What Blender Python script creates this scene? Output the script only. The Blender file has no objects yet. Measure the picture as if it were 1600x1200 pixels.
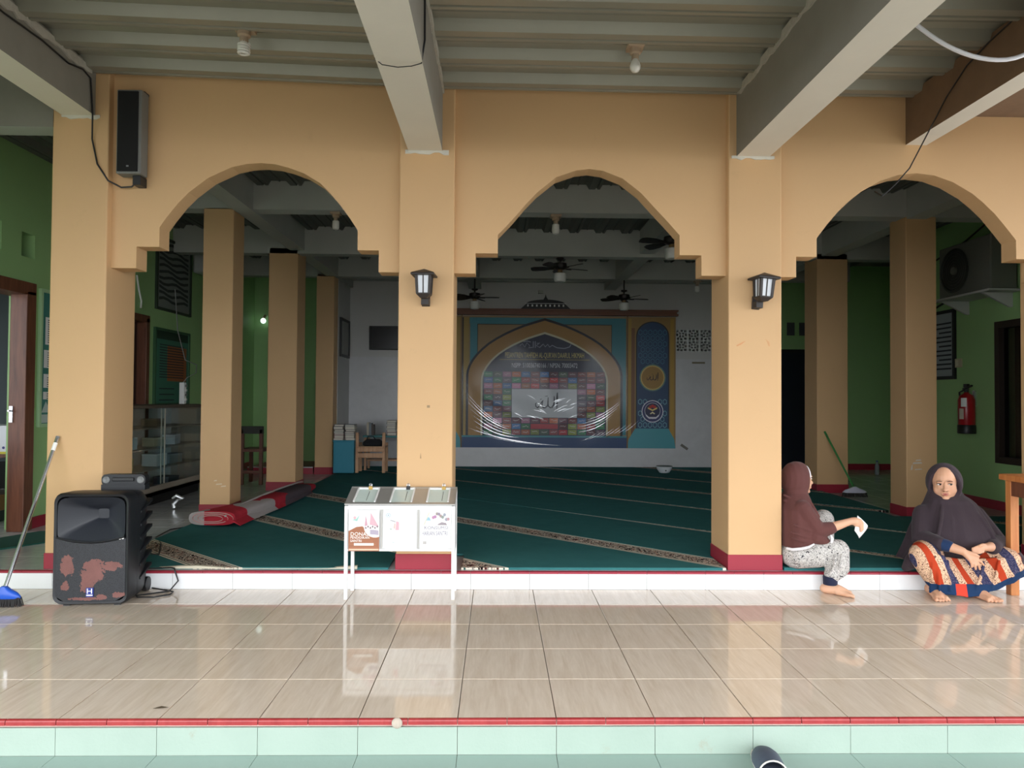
import bpy, bmesh, math, random
from mathutils import Vector, Matrix, Euler
random.seed(7)
SC = bpy.context.scene
COL = SC.collection
PI = math.pi

# ------------------------------------------------------------------ camera
cam_d = bpy.data.cameras.new('camera'); cam = bpy.data.objects.new('camera', cam_d); COL.objects.link(cam)
cam_d.sensor_width = 36.0; cam_d.lens = 36.0 * 1117.8 / 1600.0; cam_d.clip_start = 0.05; cam_d.clip_end = 200
YAW, PITCH, ROLL = 0.0200, 0.0198, 0.0068
def cam_axes():
    F = Vector((math.sin(YAW) * math.cos(PITCH), math.cos(YAW) * math.cos(PITCH), math.sin(PITCH)))
    R = Vector((math.cos(YAW), -math.sin(YAW), 0)); U = R.cross(F)
    c, s = math.cos(ROLL), math.sin(ROLL)
    return c * R + s * U, -s * R + c * U, F
R_, U_, F_ = cam_axes()
m = Matrix((R_, U_, -F_)).transposed().to_4x4(); m.translation = Vector((0, 0, 1.2978))
cam.matrix_world = m
SC.camera = cam

# ------------------------------------------------------------------ world, lights, exposure
w = bpy.data.worlds.new('overcast'); SC.world = w; w.use_nodes = True
nt = w.node_tree; nt.nodes.clear()
wo = nt.nodes.new('ShaderNodeOutputWorld'); bg = nt.nodes.new('ShaderNodeBackground')
tc = nt.nodes.new('ShaderNodeTexCoord'); sp = nt.nodes.new('ShaderNodeSeparateXYZ'); rp = nt.nodes.new('ShaderNodeValToRGB')
rp.color_ramp.elements[0].position = 0.0; rp.color_ramp.elements[0].color = (0.86, 0.90, 0.95, 1)
rp.color_ramp.elements[1].position = 1.0; rp.color_ramp.elements[1].color = (1.0, 1.0, 1.0, 1)
nt.links.new(tc.outputs['Generated'], sp.inputs[0]); nt.links.new(sp.outputs['Z'], rp.inputs[0])
nt.links.new(rp.outputs[0], bg.inputs[0]); bg.inputs[1].default_value = 3.2
nt.links.new(bg.outputs[0], wo.inputs[0])
vs = SC.view_settings; vs.view_transform = 'Standard'; vs.look = 'None'; vs.gamma = 1.0; vs.use_curve_mapping = False
vs.exposure = 0.92
SC.cycles.use_denoising = True
SC.cycles.max_bounces = 10; SC.cycles.diffuse_bounces = 6; SC.cycles.glossy_bounces = 4; SC.cycles.transparent_max_bounces = 12
SC.cycles.sample_clamp_indirect = 8.0

# ------------------------------------------------------------------ helpers
def lin(c):
    c = c / 255.0
    return c / 12.92 if c <= 0.04045 else ((c + 0.055) / 1.055) ** 2.4
def C(r, g, b): return (lin(r), lin(g), lin(b), 1.0)
def mulc(c, k): return (min(c[0] * k, 1), min(c[1] * k, 1), min(c[2] * k, 1), 1.0)

class Mat:
    """small wrapper to build node materials"""
    def __init__(s, name, rough=0.6, metal=0.0, spec=0.5):
        s.m = bpy.data.materials.new(name); s.m.use_nodes = True
        s.nt = s.m.node_tree; s.b = s.nt.nodes['Principled BSDF']
        s.b.inputs['Roughness'].default_value = rough; s.b.inputs['Metallic'].default_value = metal
        s.b.inputs['Specular IOR Level'].default_value = spec
    def n(s, t, **kw):
        x = s.nt.nodes.new(t)
        for k, v in kw.items():
            if k.startswith('i_'):
                key = k[2:].replace('_', ' ')
                x.inputs[int(key) if key.isdigit() else key].default_value = v
            else: setattr(x, k, v)
        return x
    def l(s, a, b): s.nt.links.new(a, b)
    def coord(s, kind='Object', scale=(1, 1, 1), loc=None, rot=(0, 0, 0)):
        t = s.n('ShaderNodeTexCoord'); mp = s.n('ShaderNodeMapping')
        mp.inputs['Scale'].default_value = scale; mp.inputs['Rotation'].default_value = rot
        s.l(t.outputs[kind], mp.inputs['Vector'])
        if loc is not None:
            oi = s.n('ShaderNodeObjectInfo'); vm = s.n('ShaderNodeVectorMath', operation='SCALE')
            cx = s.n('ShaderNodeCombineXYZ'); s.l(oi.outputs['Random'], cx.inputs[0]); s.l(oi.outputs['Random'], cx.inputs[1]); s.l(oi.outputs['Random'], cx.inputs[2])
            s.l(cx.outputs[0], vm.inputs[0]); vm.inputs['Scale'].default_value = loc
            s.l(vm.outputs[0], mp.inputs['Location'])
        return mp.outputs[0]
    def noise(s, vec, scale=5.0, detail=4.0, rough=0.55, dist=0.0):
        x = s.n('ShaderNodeTexNoise'); x.inputs['Scale'].default_value = scale; x.inputs['Detail'].default_value = detail
        x.inputs['Roughness'].default_value = rough; x.inputs['Distortion'].default_value = dist
        if vec is not None: s.l(vec, x.inputs['Vector'])
        return x.outputs['Fac']
    def ramp(s, fac, stops, interp='LINEAR'):
        r = s.n('ShaderNodeValToRGB'); cr = r.color_ramp; cr.interpolation = interp
        while len(cr.elements) < len(stops): cr.elements.new(0.5)
        for e, (p, c) in zip(cr.elements, stops): e.position = p; e.color = c if len(c) == 4 else (*c, 1)
        s.l(fac, r.inputs[0]); return r.outputs[0]
    def mix(s, fac, a, b):
        x = s.n('ShaderNodeMix', data_type='RGBA')
        for i, v in ((0, fac), (6, a), (7, b)):
            if hasattr(v, 'links'): s.l(v, x.inputs[i])
            else: x.inputs[i].default_value = v
        return x.outputs[2]
    def math(s, op, a, b=None):
        x = s.n('ShaderNodeMath', operation=op)
        for i, v in ((0, a), (1, b)):
            if v is None: continue
            if hasattr(v, 'links'): s.l(v, x.inputs[i])
            else: x.inputs[i].default_value = v
        return x.outputs[0]
    def base(s, v):
        if hasattr(v, 'links'): s.l(v, s.b.inputs['Base Color'])
        else: s.b.inputs['Base Color'].default_value = v
    def rough(s, v): s.l(v, s.b.inputs['Roughness'])
    def bump(s, h, strength=0.2, dist=0.01):
        x = s.n('ShaderNodeBump'); x.inputs['Strength'].default_value = strength; x.inputs['Distance'].default_value = dist
        s.l(h, x.inputs['Height']); s.l(x.outputs[0], s.b.inputs['Normal'])

def paint(name, col, rough=0.6, var=0.10, scale=3.0, bump=0.08, bscale=60.0, metal=0.0, spec=0.4, kind='Object'):
    a = Mat(name, rough, metal, spec)
    v = a.coord(kind)
    f = a.noise(v, scale, 5.0)
    a.base(a.mix(f, mulc(col, 1 - var), mulc(col, 1 + var)))
    if bump: a.bump(a.noise(v, bscale, 3.0), bump, 0.004)
    return a.m
def plain(name, col, rough=0.5, metal=0.0, spec=0.5, emit=0.0):
    a = Mat(name, rough, metal, spec); a.base(col)
    if emit: a.b.inputs['Emission Color'].default_value = col; a.b.inputs['Emission Strength'].default_value = emit
    return a.m

ORG = {}
class G:
    """collects simple solids and builds them as one mesh object"""
    def __init__(s): s.v = []; s.f = []; s.k = []; s.cur = 0; s.uv = None
    def mat(s, i): s.cur = i; return s
    def add(s, vs_, fs):
        o = len(s.v); s.v += [tuple(x) for x in vs_]
        for f in fs: s.f.append(tuple(i + o for i in f)); s.k.append(s.cur)
        return s
    def box(s, x0, y0, z0, x1, y1, z1):
        return s.add([(x0, y0, z0), (x1, y0, z0), (x1, y1, z0), (x0, y1, z0), (x0, y0, z1), (x1, y0, z1), (x1, y1, z1), (x0, y1, z1)],
                     [(0, 3, 2, 1), (4, 5, 6, 7), (0, 1, 5, 4), (1, 2, 6, 5), (2, 3, 7, 6), (3, 0, 4, 7)])
    def obox(s, c, h, M=None):
        M = M or Matrix.Identity(3); c = Vector(c); vv = []
        for z in (-1, 1):
            for x, y in ((-1, -1), (1, -1), (1, 1), (-1, 1)): vv.append(c + M @ Vector((x * h[0], y * h[1], z * h[2])))
        return s.add(vv, [(0, 3, 2, 1), (4, 5, 6, 7), (0, 1, 5, 4), (1, 2, 6, 5), (2, 3, 7, 6), (3, 0, 4, 7)])
    def prism(s, poly, axis, a, b):
        n = len(poly)
        def P(p, t): return (t, p[0], p[1]) if axis == 'x' else ((p[0], t, p[1]) if axis == 'y' else (p[0], p[1], t))
        return s.add([P(p, a) for p in poly] + [P(p, b) for p in poly],
                     [tuple(range(n))[::-1], tuple(range(n, 2 * n))] + [(i, (i + 1) % n, n + (i + 1) % n, n + i) for i in range(n)])
    def loft(s, rings, caps=True, closed=True):
        n = len(rings[0]); vv = [p for r in rings for p in r]; ff = []
        for i in range(len(rings) - 1):
            for j in range(n if closed else n - 1):
                k = (j + 1) % n; ff.append((i * n + j, i * n + k, (i + 1) * n + k, (i + 1) * n + j))
        if caps and closed: ff.append(tuple(range(n))[::-1]); ff.append(tuple((len(rings) - 1) * n + j for j in range(n)))
        return s.add(vv, ff)
    def tube(s, pts, r, n=8, caps=True):
        pts = [Vector(p) for p in pts]; N = len(pts); rr = r if isinstance(r, (list, tuple)) else [r] * N
        d0 = (pts[1] - pts[0]).normalized(); a = Vector((0, 0, 1)) if abs(d0.z) < 0.9 else Vector((1, 0, 0))
        u = d0.cross(a).normalized(); rings = []
        for i in range(N):
            d = (pts[min(i + 1, N - 1)] - pts[max(i - 1, 0)]).normalized()
            u = (u - d * u.dot(d)).normalized(); w_ = d.cross(u)
            rings.append([pts[i] + (u * math.cos(t) + w_ * math.sin(t)) * rr[i] for t in [2 * PI * j / n for j in range(n)]])
        return s.loft(rings, caps)
    def cyl(s, p0, p1, r0, r1=None, n=16): return s.tube([p0, p1], [r0, r0 if r1 is None else r1], n)
    def lathe(s, prof, c=(0, 0, 0), n=20, M=None, caps=True):
        M = M or Matrix.Identity(3); c = Vector(c); rings = []
        for r, z in prof: rings.append([c + M @ Vector((r * math.cos(2 * PI * j / n), r * math.sin(2 * PI * j / n), z)) for j in range(n)])
        return s.loft(rings, caps)
    def ball(s, c, r, n=16, mm=10, M=None):
        M = M or Matrix.Identity(3); c = Vector(c); r = r if isinstance(r, (tuple, list)) else (r, r, r); rings = []
        for i in range(mm + 1):
            t = PI * (0.02 + 0.96 * i / mm)
            rings.append([c + M @ Vector((r[0] * math.sin(t) * math.cos(2 * PI * j / n), r[1] * math.sin(t) * math.sin(2 * PI * j / n), -r[2] * math.cos(t))) for j in range(n)])
        return s.loft(rings)
    def poly(s, pts): return s.add(pts, [tuple(range(len(pts)))])
    def mesh(s, name, fix=True):
        me = bpy.data.meshes.new(name); me.from_pydata(s.v, [], s.f)
        if any(s.k): me.polygons.foreach_set('material_index', s.k)
        if fix:
            b = bmesh.new(); b.from_mesh(me); bmesh.ops.recalc_face_normals(b, faces=b.faces); b.to_mesh(me); b.free()
        me.update(); return me
    def done(s, name, mats, parent=None, smooth=False, bevel=0.0, seg=2, local=False, fix=True):
        if parent is not None and not local:
            o = ORG.get(parent.name)
            if o is not None: s.v = [(a - o[0], b - o[1], c - o[2]) for a, b, c in s.v]
        me = s.mesh(name, fix)
        for mm_ in (mats if isinstance(mats, (list, tuple)) else [mats]): me.materials.append(mm_)
        return link(name, me, parent, smooth, bevel, seg)
def link(name, me, parent=None, smooth=False, bevel=0.0, seg=2):
    ob = bpy.data.objects.new(name, me); COL.objects.link(ob)
    if parent is not None:
        ob.parent = parent
        if parent.name in ORG: ORG[ob.name] = ORG[parent.name]
    if smooth:
        me.polygons.foreach_set('use_smooth', [True] * len(me.polygons))
        try: me.set_sharp_from_angle(angle=math.radians(42))
        except Exception: pass
    if bevel:
        md = ob.modifiers.new('bevel', 'BEVEL'); md.width = bevel; md.segments = seg; md.limit_method = 'ANGLE'; md.angle_limit = math.radians(40)
    return ob
def tag(o, label, cat, group=None, kind=None):
    o['label'] = label; o['category'] = cat
    if group: o['group'] = group
    if kind: o['kind'] = kind
    return o
def thing(name, label, cat, loc=(0, 0, 0), rotz=0.0, group=None, kind=None):
    o = bpy.data.objects.new(name, None); COL.objects.link(o); o.empty_display_size = 0.1
    o.location = loc; o.rotation_euler = (0, 0, rotz); ORG[o.name] = Vector(loc)
    return tag(o, label, cat, group, kind)
def struct(o, label=None, cat='structure'):
    o['kind'] = 'structure'
    if label: o['label'] = label; o['category'] = cat
    return o
KIDS = {}
def kids(o): return [c for c in COL.objects if c.parent == o]
def dup(root, loc, rotz, label=None, scale=None):
    r = root.copy(); COL.objects.link(r); r.location = loc; r.rotation_euler = (0, 0, rotz)
    if label: r['label'] = label
    if scale: r.scale = scale
    def rec(a, b):
        for ch in [c for c in a.children]:
            c = ch.copy(); COL.objects.link(c); c.parent = b; rec(ch, c)
    rec(root, r); return r
def font(txt, size, mat, parent, M, name="lettering", ext=0.0004, align="CENTER", sx=1.0, label=None):
    cu = bpy.data.curves.new(name, 'FONT'); cu.body = txt; cu.size = size; cu.extrude = ext; cu.align_x = align; cu.align_y = 'CENTER'
    cu.resolution_u = 2
    tmp = bpy.data.objects.new(name, cu); COL.objects.link(tmp); bpy.context.view_layer.update()
    me = bpy.data.meshes.new_from_object(tmp.evaluated_get(bpy.context.evaluated_depsgraph_get())); me.name = name
    bpy.data.objects.remove(tmp); bpy.data.curves.remove(cu)
    me.materials.clear(); me.materials.append(mat)
    o = bpy.data.objects.new(name, me); COL.objects.link(o); o.parent = parent
    og = ORG.get(parent.name, Vector((0, 0, 0)))
    M = M.copy(); M.translation = M.translation - og
    o.matrix_local = M @ Matrix.Diagonal((sx, 1, 1, 1))
    return o
FACE_CAM = Matrix.Rotation(PI / 2, 4, 'X')      # text plane turned to face -Y
def at(M, x, y, z):
    M = M.copy(); M.translation = Vector((x, y, z)); return M
def holed(g, axis, a0, a1, z0, z1, t0, t1, holes):
    """wall slab in the plane (a, z), thickness t0..t1, with rectangular holes (a0, a1, z0, z1)"""
    A = sorted({a0, a1, *[max(a0, min(a1, h[i])) for h in holes for i in (0, 1)]}); Z_ = sorted({z0, z1, *[max(z0, min(z1, h[i])) for h in holes for i in (2, 3)]})
    def P(a, t, z): return (a, t, z) if axis == 'x' else (t, a, z)
    def solid(i, j):
        if i < 0 or j < 0 or i >= len(A) - 1 or j >= len(Z_) - 1: return False
        ca, cz = (A[i] + A[i + 1]) / 2, (Z_[j] + Z_[j + 1]) / 2
        return not any(h[0] < ca < h[1] and h[2] < cz < h[3] for h in holes)
    for i in range(len(A) - 1):
        for j in range(len(Z_) - 1):
            if not solid(i, j): continue
            b0, b1, c0, c1 = A[i], A[i + 1], Z_[j], Z_[j + 1]
            for t in (t0, t1): g.poly([P(b0, t, c0), P(b1, t, c0), P(b1, t, c1), P(b0, t, c1)])
            if not solid(i - 1, j): g.poly([P(b0, t0, c0), P(b0, t1, c0), P(b0, t1, c1), P(b0, t0, c1)])
            if not solid(i + 1, j): g.poly([P(b1, t0, c0), P(b1, t1, c0), P(b1, t1, c1), P(b1, t0, c1)])
            if not solid(i, j - 1): g.poly([P(b0, t0, c0), P(b1, t0, c0), P(b1, t1, c0), P(b0, t1, c0)])
            if not solid(i, j + 1): g.poly([P(b0, t0, c1), P(b1, t0, c1), P(b1, t1, c1), P(b0, t1, c1)])
    return g

# ------------------------------------------------------------------ shared materials
def wall_paint(name, col, stain=0.12):
    a = Mat(name, 0.55, 0.0, 0.35); v = a.coord('Object')
    f = a.noise(v, 1.3, 6.0, 0.6); c1 = a.mix(f, mulc(col, 0.94), mulc(col, 1.05))
    sc = a.ramp(a.noise(v, 7.0, 8.0, 0.7, 0.4), [(0.62, (0, 0, 0, 1)), (0.80, (1, 1, 1, 1))])
    k = a.math('MULTIPLY', sc, stain)
    a.base(a.mix(k, c1, C(120, 95, 70))); a.bump(a.noise(v, 45, 3.0), 0.06, 0.004)
    return a.m
M_ORANGE = wall_paint('cream_orange_paint', C(208, 170, 125))
M_GREEN = wall_paint('green_wall_paint', C(152, 192, 130))
M_WHITE = wall_paint('white_wall_paint', C(188, 187, 184))
M_MAROON = paint('maroon_gloss_paint', C(150, 42, 58), 0.35, 0.08, 4, 0.03)
M_CONC = paint('bare_concrete', C(136, 132, 122), 0.85, 0.16, 4, 0.25, 35)
M_CONC_D = paint('rough_brown_concrete', C(122, 98, 76), 0.9, 0.22, 6, 0.6, 22)
M_BEAMW = paint('whitewashed_beam', C(214, 208, 194), 0.8, 0.06, 3, 0.12, 40)
M_INBEAM = paint('grey_plaster_beam', C(176, 178, 172), 0.8, 0.10, 3, 0.15, 40)
a_ = Mat('galvanised_deck', 0.40, 0.3); v = a_.coord('Object'); f = a_.noise(v, 1.5, 5)
zz_ = a_.n('ShaderNodeSeparateXYZ'); gm_ = a_.n('ShaderNodeNewGeometry')
a_.base(a_.mix(f, C(138, 136, 122), C(160, 158, 144))); M_DECK = a_.m
M_GROUT = plain('grout', C(120, 108, 94), 0.9)
M_BLACK = plain('black_plastic', C(22, 23, 25), 0.45)
M_DARK = plain('dark_void', C(14, 14, 14), 0.9)
def tile_mat(name, c0, c1, rough, stretch, spec=0.5):
    a = Mat(name, rough, 0, spec); v = a.coord('Object', stretch, 37.0)
    f = a.noise(v, 3.0, 6.0, 0.62, 0.6); f2 = a.noise(v, 11.0, 4.0, 0.5)
    k = a.math('ADD', a.math('MULTIPLY', f, 0.7), a.math('MULTIPLY', f2, 0.3))
    a.base(a.ramp(k, [(0.30, c0), (0.72, c1)]))
    pass
    return a.m
M_TILE = tile_mat('beige_streaked_tile', C(206, 188, 168), C(230, 216, 200), 0.045, (8.0, 0.8, 1.0), 0.6)
M_TILEW = tile_mat('white_ceramic_tile', C(228, 230, 232), C(240, 241, 242), 0.18, (1, 1, 1))
M_TILEF = tile_mat('pale_grey_floor_tile', C(176, 180, 182), C(204, 207, 208), 0.14, (1.2, 1.2, 1))
M_REDT = tile_mat('red_edge_tile', C(140, 46, 48), C(164, 62, 62), 0.2, (6, 2, 2))

# ------------------------------------------------------------------ setting: floors
HZ = 0.12                                    # hall floor level above the terrace
GX, GY, T = -0.1524, 2.9314, 0.4
g = G(); g.box(-5.2, GY, -0.14, 6.4, 4.88, -0.012)
floor_t = struct(g.done('floor', M_GROUT), 'terrace floor of glossy beige streaked tiles in front of the arches', 'floor')
def tile_mesh(name, wx, wy, h, m_, bev=0.0):
    g = G(); e = 0.004 if bev == 0 else bev
    a, b = wx / 2, wy / 2
    r0 = [(-a, -b, -h), (a, -b, -h), (a, b, -h), (-a, b, -h)]
    r1 = [(-a, -b, -e), (a, -b, -e), (a, b, -e), (-a, b, -e)]
    r2 = [(-a + e, -b + e, 0), (a - e, -b + e, 0), (a - e, b - e, 0), (-a + e, b - e, 0)]
    g.loft([r0, r1, r2]); me = g.mesh(name); me.materials.append(m_); return me
tm = tile_mesh('tile', T - 0.004, T - 0.004, 0.011, M_TILE, 0.0012)
tm2 = tile_mesh('tile', T - 0.004, 0.34, 0.011, M_TILE, 0.0012)
for i in range(-11, 15):
    for j in range(5):
        o = link('tile', tm if j < 4 else tm2, floor_t)
        o.location = (GX + (i + 0.5) * T, GY + (j + 0.5) * T if j < 4 else GY + 1.6 + 0.172, 0.0)
# red bull-nosed edge of the terrace
g = G(); g.box(-5.2, GY - 0.004, -0.03, 6.4, GY, -0.004)
trim1 = struct(g.done('trim_1', plain('cream_grout', C(216, 186, 176), 0.8)), 'red tile edging along the front lip of the terrace', 'trim')
def nose(name, L, d, h, m_):
    g = G(); pr = [(0, -h), (0, 0)] + [(-d + 0.008 - 0.008 * math.sin(t), -0.008 + 0.008 * math.cos(t)) for t in (0, 0.5, 1.0, 1.57)] + [(-d, -h)]
    g.prism(pr, 'x', -L / 2, L / 2); me = g.mesh(name); me.materials.append(m_); return me
nm = nose('edge_tile', 0.197, 0.016, 0.022, M_REDT)
for i in range(-24, 30):
    o = link('edge_tile', nm, trim1, True); o.location = (GX + (i + 0.5) * 0.2, GY, 0.001)
# mint painted riser and lower step
M_MINT = Mat('mint_paint_worn', 0.55)
v = M_MINT.coord('Object'); f = M_MINT.noise(v, 2.2, 7, 0.65)
c1 = M_MINT.mix(f, C(140, 158, 146), C(164, 180, 168))
wear = M_MINT.ramp(M_MINT.noise(v, 5.0, 9, 0.72, 0.3), [(0.63, (0, 0, 0, 1)), (0.70, (1, 1, 1, 1))])
c2 = M_MINT.mix(M_MINT.math('MULTIPLY', wear, 0.65), c1, C(150, 150, 134))
M_MINT.base(c2); M_MINT.bump(M_MINT.noise(v, 70, 4), 0.25, 0.004); M_MINT = M_MINT.m
M_MINT2 = Mat('blue_green_step_paint', 0.5)
v = M_MINT2.coord('Object'); f = M_MINT2.noise(v, 1.4, 7, 0.65)
c1 = M_MINT2.mix(f, C(138, 164, 154), C(162, 184, 176))
wear = M_MINT2.ramp(M_MINT2.noise(v, 6.0, 9, 0.7, 0.5), [(0.64, (0, 0, 0, 1)), (0.72, (1, 1, 1, 1))])
M_MINT2.base(M_MINT2.mix(M_MINT2.math('MULTIPLY', wear, 0.8), c1, C(120, 124, 112))); M_MINT2.bump(M_MINT2.noise(v, 50, 4), 0.2, 0.004); M_MINT2 = M_MINT2.m
g = G(); g.box(-5.2, GY - 0.01, -0.14, 6.4, GY, -0.03)
riser1 = struct(g.done('wall_step', M_GROUT), 'worn mint green riser under the red tile edging', 'riser')
for i in range(-12, 15):
    g = G(); g.box(GX + i * 0.4 + 0.001, GY - 0.018, -0.139, GX + i * 0.4 + 0.399, GY - 0.01, -0.029); g.done('tile', M_MINT, riser1)
g = G(); g.box(-5.2, 2.35, -0.30, 6.4, GY, -0.145)
step = struct(g.done('floor_step', M_GROUT), 'blue green painted lower step at the foot of the terrace', 'step')
for i in range(-12, 15):
    g = G(); g.box(GX + i * 0.4 + 0.001, 2.35, -0.146, GX + i * 0.4 + 0.399, GY - 0.018, -0.14); g.done('tile', M_MINT2, step)
g = G(); g.box(-40, -60, -0.5, 40, 2.35, -0.29)
struct(g.done('ground', paint('courtyard_concrete', C(104, 104, 98), 0.9, 0.1, 2, 0.1, 20)), 'grey concrete courtyard outside the terrace', 'ground')
# hall platform with white tiled riser and red lip
g = G(); g.box(-7.4, 4.884, -0.14, 7.2, 12.5, HZ - 0.012)
hall = struct(g.done('floor_hall', M_GROUT), 'raised prayer hall floor of pale grey tiles behind the arches', 'floor')
tf = tile_mesh('tile', T - 0.004, T - 0.004, 0.011, M_TILEF, 0.0012)
for i in range(-12, 20):
    for j in range(0, 18):
        x = GX + (i + 0.5) * T; y = 4.908 + (j + 0.5) * T
        if x < -4.2 and y > 9.0: continue
        if x > 5.6 and y < 8.7: continue
        if -1.9 < x < 3.7 and y > 5.4: continue
        o = link('tile', tf, hall); o.location = (x, y, HZ)
g = G(); g.box(-1.95, 5.308, HZ - 0.012, 3.85, 12.1, HZ - 0.002); g.done('screed', M_TILEF, hall)
g = G(); g.box(-5.2, 4.882, 0.0, 6.4, 4.884, HZ - 0.014)
riser2 = struct(g.done('wall_platform', M_GROUT), 'white tiled riser of the prayer hall platform', 'riser')
rt = G(); rt.box(-0.1985, -0.006, 0.0, 0.1985, 0.002, 0.104); rme = rt.mesh('tile'); rme.materials.append(M_TILEW)
for i in range(-12, 16):
    o = link('tile', rme, riser2); o.location = (GX - 0.022 + (i + 0.5) * T, 4.882, 0.001)
g = G(); g.box(-5.2, 4.881, HZ - 0.014, 6.4, 4.90, HZ - 0.006)
trim2 = struct(g.done('trim_2', M_GROUT), 'thin maroon tile lip along the platform edge', 'trim')
nm2 = nose('edge_tile', 0.197, 0.03, 0.016, M_MAROON)
for i in range(-24, 32):
    o = link('edge_tile', nm2, trim2, True); o.location = (GX - 0.022 + (i + 0.5) * 0.2, 4.905, HZ + 0.001)

# ------------------------------------------------------------------ setting: pillars, arches, beams, deck
def pillar(x0, y0, x1, y1, ztop, label, front=False):
    g = G(); g.box(x0, y0, HZ, x1, y1, ztop)
    o = struct(g.done('pillar', M_ORANGE, None, False, 0.008), label, 'pillar')
    g = G(); e = 0.004; g.box(x0 - e, y0 - e, HZ, x1 + e, y1 + e, HZ + 0.108); g.done('plinth', M_MAROON, o, False, 0.004)
    return o
pillar(-3.061, 4.93, -2.682, 5.33, 3.56, 'cream pillar at the left end of the arcade behind the loudspeaker')
pillar(-0.688, 4.93, -0.308, 5.33, 3.48, 'cream pillar with a wall lantern behind the donation box')
pillar(1.600, 4.93, 1.973, 5.33, 3.47, 'cream pillar with a wall lantern that the woman in brown leans on')
pillar(3.952, 4.93, 4.33, 5.33, 3.47, 'cream pillar at the right end of the arcade')
for (x0, x1, y0, d, lab) in ((-2.94, -2.64, 7.15, 0.30, 'slim inner column beside the folded red rug'), (-2.895, -2.53, 9.05, 0.37, 'inner column behind the far end of the red rug'),
                             (-2.775, -2.505, 10.95, 0.27, 'rearmost inner column beside the teal cabinet'), (4.13, 4.445, 7.15, 0.30, 'inner column with white scuffs behind the seated woman in dark purple'),
                             (4.075, 4.475, 9.05, 0.37, 'inner column that the green broom leans on')):
    pillar(x0, y0, x1, y0 + d, 3.18, lab)

def scuff(par, pts, y, col, label=None):
    g = G(); g.add([(x, y - 0.0012, z) for x, z in pts] + [(x, y + 0.0005, z) for x, z in pts], [tuple(range(len(pts))), tuple(range(len(pts), 2 * len(pts)))[::-1]] + [(i, (i + 1) % len(pts), len(pts) + (i + 1) % len(pts), len(pts) + i) for i in range(len(pts))])
    return g.done('scuff', paint('scuff', col, 0.8, 0.1, 30, 0), par)
PIL = [o for o in COL.objects if o.name.startswith('pillar')]
scuff(PIL[2], [(1.655, 1.675), (1.70, 1.70), (1.72, 1.705), (1.69, 1.682), (1.66, 1.668)], 4.93, C(206, 150, 104)); scuff(PIL[2], [(1.86, 1.72), (1.885, 1.70), (1.89, 1.67), (1.88, 1.672), (1.87, 1.70)], 4.93, C(206, 158, 112))
scuff(PIL[1], [(-0.485, 1.245), (-0.465, 1.245), (-0.465, 1.228), (-0.485, 1.228)], 4.93, C(150, 128, 96)); scuff(PIL[1], [(-0.53, 0.88), (-0.525, 0.92), (-0.52, 0.88)], 4.93, C(160, 132, 96))
for (x, z, w_, h) in ((4.19, 0.66, 0.10, 0.022), (4.17, 0.60, 0.022, 0.055), (4.21, 0.60, 0.08, 0.014), (4.22, 0.69, 0.06, 0.018)): scuff(PIL[7], [(x, z), (x + w_, z + 0.006), (x + w_ * 0.9, z + h), (x + 0.01, z + h * 0.8)], 7.15, C(206, 198, 184))
for (x, z, w_) in ((-2.78, 0.42, 0.06), (-2.73, 0.40, 0.05), (-2.80, 0.455, 0.03)): scuff(PIL[4], [(x, z), (x + w_, z + 0.004), (x + w_, z + 0.016), (x + 0.006, z + 0.012)], 7.15, C(222, 204, 172))
A1 = [(-2.69, 2.18), (-2.51, 2.18), (-2.51, 2.33), (-2.354, 2.33), (-2.354, 2.466), (-2.308, 2.535), (-2.23, 2.635), (-2.157, 2.712), (-2.026, 2.815), (-1.863, 2.893), (-1.76, 2.917), (-1.66, 2.925), (-1.56, 2.917), (-1.474, 2.896),
      (-1.362, 2.856), (-1.25, 2.79), (-1.187, 2.728), (-1.11, 2.64), (-1.04, 2.545), (-0.984, 2.461), (-0.984, 2.322), (-0.836, 2.322), (-0.836, 2.17), (-0.68, 2.17)]
A2 = [(-0.32, 2.167), (-0.162, 2.167), (-0.162, 2.31), (-0.006, 2.31), (-0.006, 2.440), (0.092, 2.545), (0.18, 2.65), (0.266, 2.742), (0.40, 2.852), (0.54, 2.902), (0.633, 2.914), (0.73, 2.902), (0.87, 2.848), (1.0, 2.748), (1.105, 2.634), (1.19, 2.545), (1.273, 2.452), (1.273, 2.312),
      (1.428, 2.312), (1.428, 2.168), (1.61, 2.168)]
A3 = [(1.96, 2.165), (2.10, 2.165), (2.10, 2.31), (2.246, 2.31), (2.246, 2.442), (2.32, 2.54), (2.401, 2.635), (2.48, 2.71), (2.562, 2.775), (2.70, 2.855), (2.83, 2.9), (2.962, 2.914), (3.09, 2.9), (3.22, 2.855), (3.36, 2.775), (3.44, 2.71), (3.52, 2.635), (3.60, 2.54), (3.676, 2.444), (3.676, 2.31),
      (3.824, 2.31), (3.824, 2.165), (3.96, 2.165)]
def arch_wall(prof, zl, zr):
    g = G(); y0, y1 = 4.99, 5.14
    xa, xb = prof[0][0], prof[-1][0]
    def zt(x): return zl + (zr - zl) * (x - xa) / (xb - xa)
    for (xA, zA), (xB, zB) in zip(prof, prof[1:]):
        if abs(xA - xB) > 1e-6:
            for y in (y0, y1): g.poly([(xA, y, zA), (xB, y, zB), (xB, y, zt(xB)), (xA, y, zt(xA))])
        g.poly([(xA, y0, zA), (xB, y0, zB), (xB, y1, zB), (xA, y1, zA)])
    return g.done('wall_front', M_ORANGE)
struct(arch_wall(A1, 3.55, 3.49), 'stepped arch wall of the left bay beside the wall speaker', 'wall')
struct(arch_wall(A2, 3.48, 3.48), 'stepped arch wall of the middle bay in front of the banner', 'wall')
struct(arch_wall(A3, 3.48, 3.48), 'stepped arch wall of the right bay above the two women', 'wall')
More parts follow.
